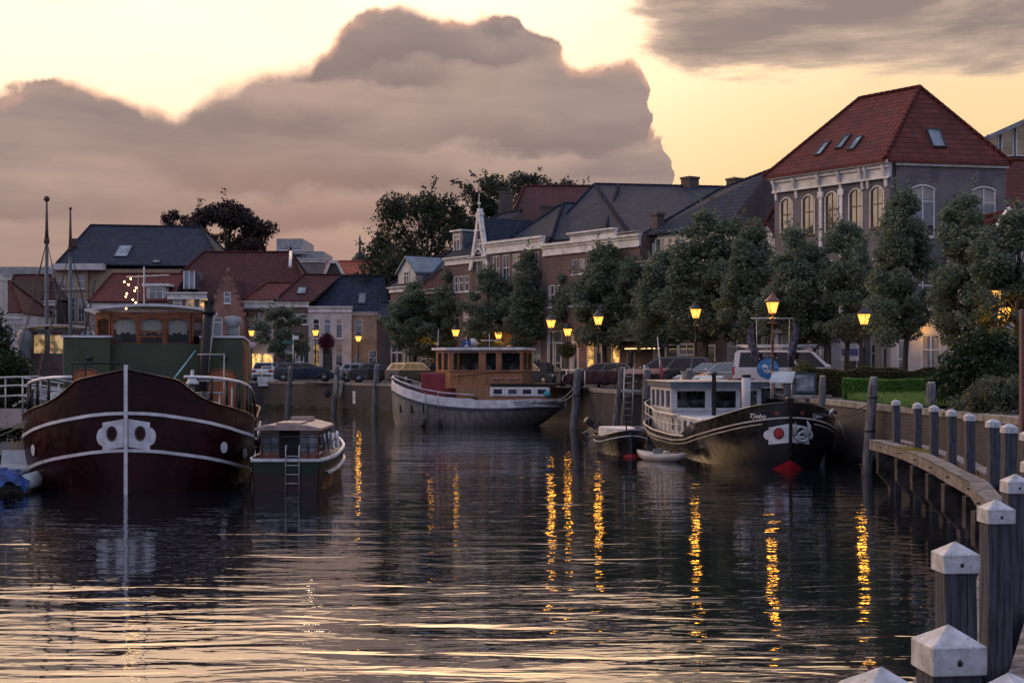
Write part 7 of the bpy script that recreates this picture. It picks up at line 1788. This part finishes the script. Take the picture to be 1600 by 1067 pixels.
for k in range(3): mb.tube([(.25+.05*k, -.25, 3.9), (.18+.1*k, -.28, 2.6), (.35+.06*k, -.28, 1.9-.1*k), (.55+.06*k, -.25, 2.6), (.6+.12*k, -.2, 3.5)], .03, 5)
mb.build('coiled_ropes', mat('mooring_rope'), P2); mb = MB(); mb.ball((-.3,-.25,2.6), .28, 10, 7, (1,.5,1.2)); mb.build('tyre', tyre_m, P2)
la = thing('ladder', 'steel ladder fixed between the paired piles behind the launch', 'ladder', (world_x(980, 68.6), 68.6, .2))
mb = MB()
for x in (-.22, .22): mb.cyl((x, 0, 0), (x+.1, 0, 3.1), .03, n=6)
for k in range(10): mb.cyl((-.22+.01*k, 0, .15+.31*k), (.22+.01*k, 0, .15+.31*k), .018, n=5)
mb.cyl((.75,0,-.2),(.85,0,3.2),.07,n=8); mb.cyl((.95,0,1.6),(1.0,0,3.1),.05,n=8); mb.box(-.3,1.1,-.05,.05,1.9,2.0)
mb.build('frame', steel, la)
# mooring lines
ml = thing('mooring_line', 'sagging pair of mooring lines from the black bow to the tall pale pile', 'rope')
mb = MB()
for dz in (0, -.12):
    a, b = Vector((world_x(1258, 47), 47, world_z(640, 47))), Vector((world_x(1361, 44.7), 44.7, world_z(630, 44.7) + dz)); mb.tube([tuple(a.lerp(b, q) - Vector((0,0,.28*math.sin(q*math.pi)))) for q in [i/12 for i in range(13)]], .022, 5)
mb.build('line', iron, ml)
ml = thing('mooring_line', 'pale mooring lines from the grey ship stern to the leaning pile', 'rope')
mb = MB()
for dz in (0, -.35):
    a, b = Vector((world_x(865, 78.4), 78.2, 1.5)), Vector((world_x(899, 76), 75.8, 2.3 + dz)); mb.tube([tuple(a.lerp(b, q) - Vector((0,0,.25*math.sin(q*math.pi)))) for q in [i/10 for i in range(11)]], .035, 5)
mb.build('line', rope_m, ml)
ml = thing('mooring_line', 'greenish mooring lines from the maroon bow to the left bank', 'rope')
mb = MB()
for dz, px in ((0, 0), (.55, -60)):
    a, b = Vector((-12.9, 39.2, 2.0)), Vector((-17.8, 40.5, 1.0 - dz)); mb.tube([tuple(a.lerp(b, q) - Vector((0,0,.2*math.sin(q*math.pi)))) for q in [i/10 for i in range(11)]], .022, 5)
mb.build('line', mat('green_rope', (.14,.15,.08), .9), ml)
for px, py, D, lb in ((568, 620, 98.2, 'small white number plate on the far quay wall'), ):
    sg_ = thing('wall_plate', lb, 'sign', (world_x(px, D) - .6, D - .35, world_z(py, D)), R(-48)); mb = MB(); mb.box(-.14, .14, -.03, 0, -.45, .4); mb.build('plate', trim, sg_)
    mb = MB(); [mb.box(-.07, .07, -.036, -.031, z, z+.04) for z in (-.2, 0, .2)]; mb.box(.02,.06,-.0362,-.0312,-.2,.24); mb.build('numerals', iron, sg_)

# ---------------------------------------------------------------- gangway at the left
gw = thing('gangway', 'pale gangway with white tube railings leading from the left bank to the maroon barge', 'gangway', (-17.6, 42.6, 0), R(-6))
mb = MB(); mb.prism([(0,-.55,1.72),(4.6,-.55,1.80),(4.6,-.55,1.95),(0,-.55,1.87)], (0,1.1,0)); mb.build('deck', mat('gangway_pink_grey', (.36,.29,.28), .7, var=.15), gw)
mb = MB(); mb.box(0,4.55,-.60,-.56,1.55,2.12); mb.build('side_board', mat('gangway_pink_grey'), gw)
mb = MB()
for y in (-.6, .6):
    for dz in (.45, .75, 1.0): mb.tube([(0,y,2.0+dz-.1),(3.2,y,2.05+dz),(4.6,y,1.85+dz)], .026, 6)
    for k in range(5): mb.cyl((k*1.1+.05, y, 1.75), (k*1.1+.05, y, 3.0 if k < 4 else 2.85), .026, n=6)
mb.build('railings', steel, gw)
lfb = thing('covered_outboard', 'rounded pale grey cover with dark base beside the maroon barge bow', 'motor cover', (-13.55, 42.4, 1.35))
mb = MB(); mb.lathe((0,0,0), [(.42,0),(.45,.5),(.36,.52),(.30,.9),(.2,1.2),(.05,1.25)], 14); mb.build('cover', mat('cover_grey', (.28,.30,.30), .5), lfb)
mb = MB(); mb.lathe((0,0,-.4), [(.3,0),(.44,.2),(.46,.78)], 14); mb.build('base', blackp, lfb)
cl = thing('upturned_boat', 'upturned boat on timbers under the gangway at the left bank', 'boat', (-16.0, 44.5, .3), R(10))
mb = MB(); mb.ball((0,0,0), .8, 14, 8, (2.0,.6,.45)); mb.build('upturned_hull', mat('faded_green_hull', (.09,.12,.10), .6), cl)
mb = MB(); mb.box(-2.5,2.6,-1.6,-1.45,-.05,.12); mb.box(-2.5,2.6,-1.2,-1.1,.2,.35); mb.build('timber_rail', oak, cl)

# ---------------------------------------------------------------- vehicles
rubber = mat('black_rubber'); rim = mat('alloy_rim', (.16,.16,.17), .4, .6); taill = mat('tail_lamp', (.30,.01,.012), .3, coat=.5); headl = mat('head_lamp', (.45,.45,.45), .15, coat=.6)
cglass = glass_mat('car_glass', (.006,.007,.009), .03, 1.38)
def car(label, loc, rz, paint, L_=4.3, W_=1.75, H_=1.45, style='hatch', cat='car', name='parked_car', group='cars parked along the quay'):
    """local x forward"""
    c = thing(name, label, cat, loc, rz, group)
    if style == 'hatch': prof = [(-L_/2,.45),(-L_/2+.02,.80),(-L_/2+.10,.95),(.62,.96),(1.05,.93),(1.75,.80),(L_/2-.08,.66),(L_/2,.45)]; cab = [(-L_/2+.12,.95),(-L_/2+.50,H_-.06),(-L_/2+.95,H_),(-.1,H_-.01),(.25,H_-.08),(1.02,.94)]
    elif style == 'sedan': prof = [(-L_/2,.45),(-L_/2+.03,.85),(-L_/2+.15,.98),(-L_/2+.75,1.0),(.7,.97),(1.15,.92),(1.85,.80),(L_/2-.08,.66),(L_/2,.45)]; cab = [(-L_/2+.55,.98),(-L_/2+1.15,H_-.05),(-.5,H_),(.0,H_-.02),(1.1,.93)]
    elif style == 'mpv': prof = [(-L_/2,.45),(-L_/2+.02,.9),(-L_/2+.06,1.05),(.95,1.05),(1.45,1.0),(2.0,.84),(L_/2-.06,.66),(L_/2,.45)]; cab = [(-L_/2+.08,1.04),(-L_/2+.22,H_-.08),(-L_/2+.6,H_),(.2,H_-.01),(.6,H_-.12),(1.5,1.0)]
    else: prof = [(-L_/2,.45),(-L_/2+.01,1.0),(-L_/2+.03,1.15),(1.35,1.15),(1.75,1.1),(2.25,.92),(L_/2-.04,.70),(L_/2,.45)]; cab = [(-L_/2+.03,1.14),(-L_/2+.09,H_-.12),(-L_/2+.25,H_),(.65,H_-.01),(1.0,H_-.10),(1.78,1.10)]
    ax0, ax1, wr = -L_/2 + .78, L_/2 - .82, .315
    mb = MB(); mb.smooth = False
    # lower body outline with wheel arches, lofted across the width with tumblehome
    def arch(cx): return [(cx + (wr+.06)*math.cos(a), .30 + (wr+.06)*math.sin(a)) for a in [math.pi - math.pi*i/8 for i in range(9)]]
    bottom = [(-L_/2+.06,.24)] + arch(ax0) + arch(ax1) + [(L_/2-.08,.24)]
    out = bottom + prof[::-1]
    hw = W_/2
    def sec(poly, y, k=1.0, dz=0.0): cx = 0; return [(x*k, y, z+dz) for x, z in poly]
    n = len(out); rings = [sec(out, -hw + .07, .975), sec(out, -hw, .995), sec(out, -hw*.2), sec(out, hw*.2), sec(out, hw, .995), sec(out, hw - .07, .975)]
    rings = [[(x, y, z) for x, y, z in r] for r in (sec(out, -hw+.02,.985), sec(out,-hw+.0,1.0), sec(out,hw,1.0), sec(out,hw-.02,.985))][1:3]
    rr = []
    for y, k in ((-hw, .975), (-hw+.05, .992), (-hw*.6, 1.0), (hw*.6, 1.0), (hw-.05, .992), (hw, .975)):
        rr.append([(x*k if abs(x) > L_/2 - .5 else x, y, z) for x, z in out])
    mb.smooth = False; mb.loft(rr, True, True, True); body = mb.build('body', paint, c)
    inset = .17; mb = MB(); top = [(x, z) for x, z in cab]
    yb, yt = hw - .06, hw - inset
    def yat(z): return lerp(yb, yt, min(1, max(0, (z - cab[0][1]) / (H_ - cab[0][1]))))
    mb.loft([[(x, -yat(z), z) for x, z in top], [(x, yat(z), z) for x, z in top]], False)
    mb.smooth = False; mb.add([(x, -yat(z), z) for x, z in top], [tuple(range(len(top)))]); mb.add([(x, yat(z), z) for x, z in top], [tuple(range(len(top)))[::-1]])
    mb.build('roof', paint, c)
    zg0, zg1 = cab[0][1] + .05, H_ - .10
    van_ = style == 'van'
    def edge(z, side):  # x of the glasshouse outline at height z
        seq = top[:len(top)//2 + 1] if side < 0 else top[len(top)//2:]
        for (a, za), (b, zb) in zip(seq, seq[1:]):
            if (za - z) * (zb - z) <= 0 and za != zb: return lerp(a, b, (z - za) / (zb - za))
        return seq[0][0] if side < 0 else seq[-1][0]
    xb0, xb1, xt0, xt1 = edge(zg0, -1) + .16, edge(zg0, 1) - .12, edge(zg1, -1) + .16, edge(zg1, 1) - .10
    splits = [0, .27, .64, 1] if not van_ else [0, .68, 1]
    for a, b in zip(splits, splits[1:]):
        g_ = .018
        for sg in (-1, 1):
            p = [(lerp(xb0,xb1,a+g_), sg*(yat(zg0)+.008), zg0), (lerp(xb0,xb1,b-g_), sg*(yat(zg0)+.008), zg0), (lerp(xt0,xt1,b-g_), sg*(yat(zg1)+.008), zg1), (lerp(xt0,xt1,a+g_), sg*(yat(zg1)+.008), zg1)]
            mb = MB(); mb.quad(*(p if sg < 0 else p[::-1])); mb.build('side_window', cglass, c)
    (fx0, fz0), (fx1, fz1) = cab[-1], cab[-2]; (bx0, bz0), (bx1, bz1) = cab[0], cab[1]
    for nm, (x0_, z0_), (x1_, z1_), s_ in (('windscreen', (fx0, fz0), (fx1, fz1), .012), ('rear_window', (bx0, bz0), (bx1, bz1), -.012)):
        mb = MB(); a, b = .08, .95
        xa, za, xb_, zb_ = lerp(x0_,x1_,a)+s_, lerp(z0_,z1_,a)+.01, lerp(x0_,x1_,b)+s_, lerp(z0_,z1_,b)+.01
        mb.quad((xa,-yat(za)+.07,za),(xa,yat(za)-.07,za),(xb_,yat(zb_)-.06,zb_),(xb_,-yat(zb_)+.06,zb_)); mb.build(nm, cglass, c)
    for x in (ax0, ax1):
        for sg in (-1, 1):
            mb = MB(); mb.cyl((x, sg*(hw-.20), .315), (x, sg*(hw-.005), .315), wr, n=20); wh_ = mb.build('wheel', rubber, c)
            mb = MB(); mb.cyl((x, sg*(hw-.02), .315), (x, sg*(hw+.004), .315), wr*.62, wr*.56, n=14); mb.build('rim', rim, wh_)
    hz = .66 if style != 'van' else .78
    for sg in (-1, 1):
        mb = MB(); mb.bbox(L_/2-.24, L_/2-.03, sg*(hw-.24)-.19, sg*(hw-.24)+.19, hz-.08, hz+.06, .02); mb.build('headlight', headl, c)
        mb = MB()
        if style == 'van': mb.bbox(-L_/2-.012, -L_/2+.12, sg*(hw-.07)-.07, sg*(hw-.07)+.075, .85, 1.22, .015)
        else: mb.bbox(-L_/2-.015, -L_/2+.22, sg*(hw-.20)-.17, sg*(hw-.20)+.185, .72, .90, .02)
        mb.build('tail_light', taill, c)
        mb = MB(); xm = edge(zg0, 1) - .10; mb.ball((xm, sg*(hw+.08), zg0+.05), .09, 8, 5, (.8,1.1,.8)); mb.build('mirror', paint, c)
    mb = MB(); mb.box(-L_/2+.02, L_/2-.02, -hw+.1, hw-.1, .20, .30); mb.box(-L_/2-.03,-L_/2+.1,-hw+.15,hw-.15,.36,.50); mb.box(L_/2-.12,L_/2+.02,-hw+.15,hw-.15,.36,.50); mb.build('bumper', blackp, c)
    mb = MB(); mb.box(-L_/2-.036, -L_/2-.031, -.26, .26, .55, .66); mb.build('number_plate', mat('plate_yellow', (.5,.38,.05), .6), c)
    return c
pk = lambda n, c_: mat(n, c_, .22, .3, var=.04, coat=1.0)
p_black, p_blue, p_silver, p_white, p_grey, p_dred = pk('car_black', (.010,.010,.012)), pk('car_dark_blue', (.012,.022,.045)), pk('car_silver', (.30,.31,.33)), mat('van_white', (.52,.53,.56), .35, var=.05, coat=.6), pk('car_grey', (.10,.105,.12)), pk('car_dark_red', (.06,.012,.014))
def at_px(px, D): return (world_x(px, D), D, QZ + .005)
car('dark blue estate car parked side on upon the far quay before the white corner house', at_px(477, 110.5), R(3), p_blue, 4.75, 1.75, 1.48, 'mpv')
car('small white van behind the white railings at the left end of the far quay', at_px(420, 116), R(85), p_white, 4.2, 1.75, 1.5, 'hatch')
car('dark sedan with red brake lamp parked just left of the grey ship bow', at_px(592, 103.5), R(8), p_black, 4.5, 1.78, 1.43, 'sedan')
car('silver hatchback half hidden behind the dark sedan on the far quay', at_px(566, 108), R(12), p_silver, 4.0, 1.7, 1.42, 'hatch')
car('grey hatchback showing above the bow of the grey ship', at_px(648, 98.5), R(-40), p_grey, 4.2, 1.75, 1.45, 'hatch')
car('dark hatchback behind the red hatch of the grey ship', at_px(670, 96), R(-42), p_black, 4.2, 1.75, 1.47, 'hatch')
car('dark hatchback glimpsed right of the wooden wheelhouse', at_px(843, 87), R(-48), p_blue, 4.2, 1.75, 1.47, 'hatch')
car('dark car behind the leaning bicycle, under the lit street lamp', at_px(938, 80.5), R(170), p_dred, 4.2, 1.75, 1.43, 'hatch')
car('black people carrier with gleaming windscreen behind the white wheelhouse', at_px(1040, 73.5), R(176), p_black, 4.75, 1.85, 1.72, 'mpv')
car('silver-grey hatchback facing left between the people carrier and the white van', at_px(1118, 69.5), R(215), p_grey, 4.1, 1.75, 1.46, 'hatch')
car('pale silver hatchback right beside the tail of the white van', at_px(1146, 66.8), R(222), p_silver, 4.1, 1.75, 1.46, 'hatch')
car('blue-black hatchback parked behind the silver-grey one', at_px(1100, 73.5), R(212), p_blue, 4.1, 1.75, 1.46, 'hatch')
van = car('white delivery van with a round blue emblem and roof bars parked behind the black bow', (world_x(1222, 60.3) + .65, 61.6, QZ + .005), R(-14), p_white, 4.9, 1.9, 1.93, 'van', 'van', 'delivery_van', None)
mb = MB()
for y in (-.72, .72): mb.cyl((-2.1,y,2.06),(1.0,y,2.06),.025,n=6)
for x in (-1.9,-.5,.8): mb.cyl((x,-.78,2.03),(x,.78,2.03),.022,n=6); [mb.cyl((x,y,1.9),(x,y,2.04),.02,n=5) for y in (-.72,.72)]
mb.cyl((-2.3,-.4,2.12),(1.1,-.4,2.12),.05,n=8); mb.build('roof_rack', steel, van)
blue_e = mat('emblem_blue', (.015,.16,.42), .5); hwv = .958
def vside(u, v, o=0.0): z = 1.20 + v; y = -(hwv + .004 + o); return (-.95 + u, y if z < 1.15 else -(lerp(.90, .795, min(1, (z-1.14)/.79)) + .016 + o), z)
mb = MB(); n = 30; rb = .46; ringsv = []
for j in range(9):
    z = -rb + 2*rb*j/8; w_ = math.sqrt(max(1e-4, rb*rb - z*z)); ringsv.append([vside(lerp(-w_, w_, i/8), z-.06) for i in range(9)])
mb.loft(ringsv, False); mb.build('round_emblem', blue_e, van)
mb = MB()
for (cx, cz, rx_, rz_, tl) in ((-.10,.02,.12,.17,.5),(.13,.0,.10,.16,-.4),(.0,-.12,.17,.08,0)):
    mb.add([vside(cx + rx_*math.cos(a)*math.cos(tl) - rz_*math.sin(a)*math.sin(tl), cz - .06 + rx_*math.cos(a)*math.sin(tl) + rz_*math.sin(a)*math.cos(tl), .006) for a in [2*math.pi*i/14 for i in range(14)]], [tuple(range(14))])
mb.build('emblem_animals', mat('emblem_pale', (.55,.60,.62), .6), van)
for i, chh in enumerate('und Centr'):
    if chh == ' ': continue
    a = R(158 - i * 13.5); vs, fs = text_mesh(chh, .17); mb = MB(); ca, sa = math.cos(a), math.sin(a)
    mb.add([vside((.52 + y) * ca + x * sa, (.52 + y) * sa - x * ca - .06, .012) for x, y, z in vs], fs); mb.build('arc_lettering', mat('emblem_pale'), van, uv=False)

# bicycles
def bicycle(label, loc, rz, col):
    b = thing('bicycle', label, 'bicycle', loc, rz, 'bicycles parked along the quay'); r = .34
    for x, nm in ((-.52, 'wheel'), (.52, 'wheel')):
        mb = MB(); mb.tube([(x + r*math.cos(a), 0, r + r*math.sin(a)) for a in [2*math.pi*i/20 for i in range(21)]], .022, 5, False)
        for k in range(8): a = math.pi*k/8; mb.cyl((x - r*math.cos(a), 0, r - r*math.sin(a)), (x + r*math.cos(a), 0, r + r*math.sin(a)), .004, n=3)
        mb.build(nm, rubber, b)
    mb = MB()
    for p, q in (((-.52,0,r),(-.05,0,.30)),((-.05,0,.30),(-.22,0,.85)),((-.22,0,.80),(-.52,0,r)),((-.05,0,.30),(.36,0,.72)),((-.2,0,.78),(.35,0,.82)),((.34,0,.95),(.52,0,r))): mb.cyl(p, q, .018, n=5)
    mb.cyl((-.55,-.06,.72),(-.15,-.06,.72),.012,n=4); mb.build('frame', col, b)
    mb = MB(); mb.tube([(.20,-.27,1.02),(.34,-.1,1.06),(.34,.1,1.06),(.20,.27,1.02)], .014, 5); mb.build('handlebar', steel, b)
    mb = MB(); mb.bbox(-.34,-.10,-.08,.08,.87,.93,.02); mb.build('saddle', rubber, b)
    return b
bk1 = bicycle('dark bicycle leaning before the dark car under the street lamp', (world_x(953, 78.5), 78.5, QZ), R(12), blackp)
for px, D, rz, lb in ((532, 104.5, 60, 'dark bicycle beside the rope-hung pile on the far quay'), (1392, 62, 20, 'bicycle parked beyond the hedge below the lit lamp, left one'), (1412, 62.5, 15, 'bicycle parked beyond the hedge left of the tree trunk'), (1434, 62.2, 25, 'bicycle parked beyond the hedge right of the tree trunk'), (1372, 61.5, 5, 'bicycle parked beyond the hedge before the grey door'), (878, 85.5, -50, 'bicycle by the white railing near the ship stern')):
    dup(bk1, (world_x(px, D), D, QZ), R(rz), lb)

# ---------------------------------------------------------------- small things on the quay
pal = thing('pallet_stack', 'stack of grey timber pallets on the quay edge beside the ladder piles', 'pallets', (world_x(1012, 69.6), 70.0, QZ), R(-10))
pw = mat('pallet_wood', (.17,.145,.12), .9, var=.25, vscale=4)
for k in range(5):
    mb = MB(); z = .0 + k * .16
    for y in (-.45, 0, .45): mb.box(-.95,.95,y-.05,y+.05,z+.022,z+.12)
    for i in range(8): mb.box(-.95+i*.25,-.95+i*.25+.17,-.55,.55,z+.122,z+.145)
    mb.build('pallet', pw, pal)
pb = thing('lean_to_cover', 'reddish sloping cover board lying over the pallet stack', 'board', (world_x(1005, 69.4), 69.8, QZ + .82), R(-10))
mb = MB(); mb.prism([(-1.1,-.8,0),(1.0,-.8,.04),(1.3,.7,.28),(-.8,.7,.24)], (0,0,.04)); mb.build('board', mat('red_brown_board', (.17,.08,.07), .8, var=.2), pb)
cb = thing('cabinet', 'small cream service cabinet standing beside the dark car bonnet', 'cabinet', (world_x(1075, 68.4), 68.4, QZ)); mb = MB(); mb.bbox(-.3,.3,-.2,.2,0,.95,.02); mb.box(-.34,.34,-.24,.24,.95,1.0); mb.box(-.01,.01,-.206,-.2,.1,.9); mb.build('body', mat('cabinet_cream', (.36,.35,.27), .7), cb)
def picnic(label, loc, rz):
    t_ = thing('picnic_table', label, 'table', loc, rz); m_ = mat('red_brown_table', (.13,.045,.035), .7, var=.2, vscale=3)
    mb = MB(); [mb.box(-.9,.9,-.38+i*.155,-.38+i*.155+.14,.70,.74) for i in range(5)]; mb.build('tabletop', m_, t_)
    for y in (-.72,.72): mb = MB(); [mb.box(-.9,.9,y-.14+i*.15,y-.14+i*.15+.13,.42,.455) for i in range(2)]; mb.build('seat', m_, t_)
    for x in (-.62,.62):
        mb = MB()
        for s_ in (-1,1): mb.tube([(x, s_*.62, 0),(x, s_*.22, .70)], .05, 4)
        mb.box(x-.03,x+.03,-.85,.85,.36,.42); mb.build('leg', m_, t_)
    return t_
picnic('dark red picnic table on the quay behind the white wheelhouse windows', (world_x(1163, 58.0) + .2, 60.5, QZ - .0), R(100))
ib = thing('information_board', 'blue framed information board showing a pale picture at the hedge end', 'sign', (world_x(1255, 55.5), 55.5, QZ), R(-8))
mb = MB(); [mb.cyl((x,0,0),(x,0,.95),.04,n=6) for x in (-.42,.42)]; mb.box(-.50,.50,-.04,.04,.18,.98); mb.build('frame', mat('board_blue', (.03,.055,.09), .5), ib)
mb = MB(); mb.box(-.40,.40,-.052,-.041,.28,.90); mb.build('picture', mat('board_picture', (.26,.30,.36), .5, var=.3, vscale=3), ib)
lec = thing('slanted_board', 'slanted reading board on steel legs beside the brown lamp mast', 'sign', (world_x(1222, 54.6), 54.6, QZ), R(-25))

for x in (-.4,.4):
    for y in (-.1,.2): mb = MB(); mb.cyl((x,y,0),(x,y,.75+.3*(y>0)),.025,n=5); mb.build('leg', steel, lec)
mb = MB(); mb.prism([(-.45,-.2,.6),(.45,-.2,.6),(.45,.3,1.0),(-.45,.3,1.0)], (0,0,.04)); mb.build('panel', steel, lec)
bn = thing('litter_bin', 'grey round litter bin behind the black bow', 'bin', (world_x(1234, 54.8), 54.8, QZ)); mb = MB(); mb.lathe((0,0,0), [(.22,0),(.25,.75),(.27,.76),(.24,.85)], 16); mb.build('barrel', mat('bin_grey', (.13,.14,.16), .5, var=.2), bn)
slab = thing('stone_slab', 'pale flat stone slab on the verge beside the information board', 'slab', (world_x(1268, 54.4), 54.4, QZ), R(-10)); mb = MB(); mb.bbox(-.75,.75,-.4,.4,0,.14,.02); mb.build('slab', coping_m, slab)
# white quay railing by the ship stern, and one at the far left end
def railing(label, loc, rz, L_, h=1.0, n=4, m=None):
    r_ = thing('quay_railing', label, 'railing', loc, rz); mb = MB()
    for i in range(n): mb.cyl((L_*i/(n-1),0,0),(L_*i/(n-1),0,h),.035,n=6)
    for z in (h, h*.5): mb.cyl((0,0,z),(L_,0,z),.03,n=6)
    mb.build('rails', m or mat('white_paint'), r_); return r_
railing('white tube railing on the quay beside the ship stern', (world_x(872, 84.5), 84.8, QZ), R(-75), 5.2)
railing('white railing around the boat landing at the left end of the far quay', (world_x(407, 112.6), 113.2, QZ), R(0), 1.9, 1.15, 3)
pf = thing('landing_platform', 'small white fronted landing platform hung on the far quay wall', 'platform', (world_x(419, 111.5), 112.0, QZ - .35)); mb = MB(); mb.box(-.75,.75,-.7,.1,0,.3); mb.box(-.8,.8,-.78,-.72,.3,.75); mb.build('deck', trim, pf)
tb = thing('timber_fence', 'weathered timber screen behind the grey ship stern', 'fence', (world_x(868, 83.2), 85.4, QZ), R(-80)); mb = MB(); [mb.box(i*.2, i*.2+.17, -.02, .02, 0, 1.25 - .03*i) for i in range(9)]; mb.box(-.05,1.8,-.05,-.021,1.0,1.08); mb.build('boards', oak, tb)
# signs
dsn = thing('direction_sign', 'green and white finger post beside the small round tree', 'sign', (world_x(458, 112.5), 112.5, QZ)); mb = MB(); mb.cyl((0,0,0),(0,0,3.7),.05,n=8); mb.build('post', steel, dsn)
mb = MB(); mb.box(-.85,.0,-.06,-.03,2.95,3.25); mb.build('green_panel', mat('sign_green', (.03,.12,.08), .5), dsn); mb = MB(); mb.box(-.02,.45,-.061,-.031,3.3,3.6); mb.build('white_panel', trim, dsn)
ped = thing('road_sign', 'blue square pedestrian sign above the wooden wheelhouse roof', 'sign', (world_x(729, 96), 96, QZ), R(0)); mb = MB(); mb.cyl((0,0,0),(0,0,3.2),.03,n=6); mb.build('post', steel, ped)
zz = world_z(538, 96) - QZ; mb = MB(); mb.box(-.3,.3,-.06,-.03,zz-.3,zz+.3); mb.build('panel', mat('sign_blue', (.02,.08,.30), .5), ped); mb = MB(); mb.prism([(-.17,-.063,zz-.22),(0,-.063,zz+.05),(.17,-.063,zz-.22),(.1,-.063,zz-.22),(0,-.063,zz-.08),(-.1,-.063,zz-.22)], (0,-.004,0)); mb.ball((0,-.065,zz+.15),.06,8,4,(1,.1,1)); mb.build('figure', trim, ped)
rs = thing('round_sign', 'round white traffic sign beside the blue pedestrian sign', 'sign', (world_x(739, 96.5), 96.5, QZ)); mb = MB(); mb.cyl((0,0,0),(0,0,zz+.1),.03,n=6); mb.build('post', steel, rs); mb = MB(); mb.cyl((0,-.04,zz+.12),(0,-.07,zz+.12),.3,n=18); mb.build('disc', trim, rs)
os_ = thing('hanging_sign', 'small pale oval hanging sign beside the lamp above the green deckhouse', 'sign', (world_x(399, 116), 113.6, world_z(539, 113.6))); mb = MB(); mb.ball((0,0,0), .5, 16, 10, (1.05,.08,.5)); mb.build('panel', mat('pink_white', (.5,.42,.42), .6), os_); mb = MB(); mb.cyl((.0,0,.2),(.0,0,.5),.02,n=4); mb.cyl((-.6,0,.5),(.6,0,.5),.03,n=5); mb.cyl((-.6,0,.5),(-.6,0,-3.4),.05,n=6); mb.build('bracket', iron, os_)
# plum coloured post at the right edge
pe = thing('corner_post', 'reddish brown post at the right edge beside the hanging shrub', 'post', (world_x(1600, 33.5), 33.5, QZ - .3)); mb = MB(); mb.bbox(-.09,.09,-.09,.09,0,2.9,.015); mb.build('post', mat('plum_paint', (.11,.045,.045), .6), pe)
# door canopy and little notices on the white panels seen below the trees
cp = thing('door_canopy', 'small dark gabled canopy over a door beyond the hedge', 'canopy', (world_x(1297, 72.2), 71.9, QZ), R(-54)); mb = MB(); mb.prism([(-.7,0,2.4),(.7,0,2.4),(0,0,2.85)], (0,-.8,0)); [mb.box(x-.05,x+.05,-.75,-.65,0,2.4) for x in (-.5,.5)]; mb.build('canopy', iron, cp)
for px, lb in ((1264, 'white panelled pilaster front left of the dark gabled canopy'), (1310, 'white panelled pilaster front right of the dark gabled canopy')):
    wpn = thing('white_shopfront', lb, 'shopfront', (world_x(px, 74.2), 74.4, QZ), R(-54)); mb = MB(); mb.box(-.55,.55,-.05,.1,0,3.4); [mb.box(-.56,.56,-.055,-.0505,z,z+.02) for z in (.6,1.2,1.8,2.4,3.0)]; mb.build('panel', P_white, wpn)
sb = thing('notice_board', 'white and blue notice in a window beyond the hedge', 'sign', (world_x(1330, 70.5), 70.6, QZ)); mb = MB(); mb.box(-.5,.4,-.03,0,1.5,2.5); mb.build('panel', trim, sb); mb = MB(); mb.box(-.46,.36,-.036,-.031,1.75,2.1); mb.build('blue_band', mat('notice_blue', (.10,.11,.28), .6), sb); 
for x in (-.4,.3): mb = MB(); mb.cyl((x,-.0,0),(x,0,1.5),.03,n=5); mb.build('leg', steel, sb)
gp = thing('brick_pier', 'grey-brown brick pier behind the lit lamp beyond the hedge', 'pier', (world_x(1341, 71), 71, QZ)); mb = MB(); mb.box(-.35,.35,0,.5,0,3.9); mb.build('brick_face', B_dark, gp)
gdw = thing('front_door_bay', 'pale framed tall door with dark fanlight beyond the hedge right of the lit lamp', 'door', (world_x(1368, 71.0), 71.1, QZ), R(-4))
mb = MB(); wall_grid(mb, 1.5, 4.0, [(.35,1.15,.1,2.1),(.35,1.15,2.25,3.5)]); mb.quad((0,.13,0),(1.5,.13,0),(1.5,.13,4),(0,.13,4)); mb.build('wall', P_cream, gdw); door(gdw, .75, .1, 2.1, .66, mat('grey_door', (.20,.20,.22), .6), light=False); window(gdw, .75, 2.25, 3.5, .8, kind='plain', sill=False)
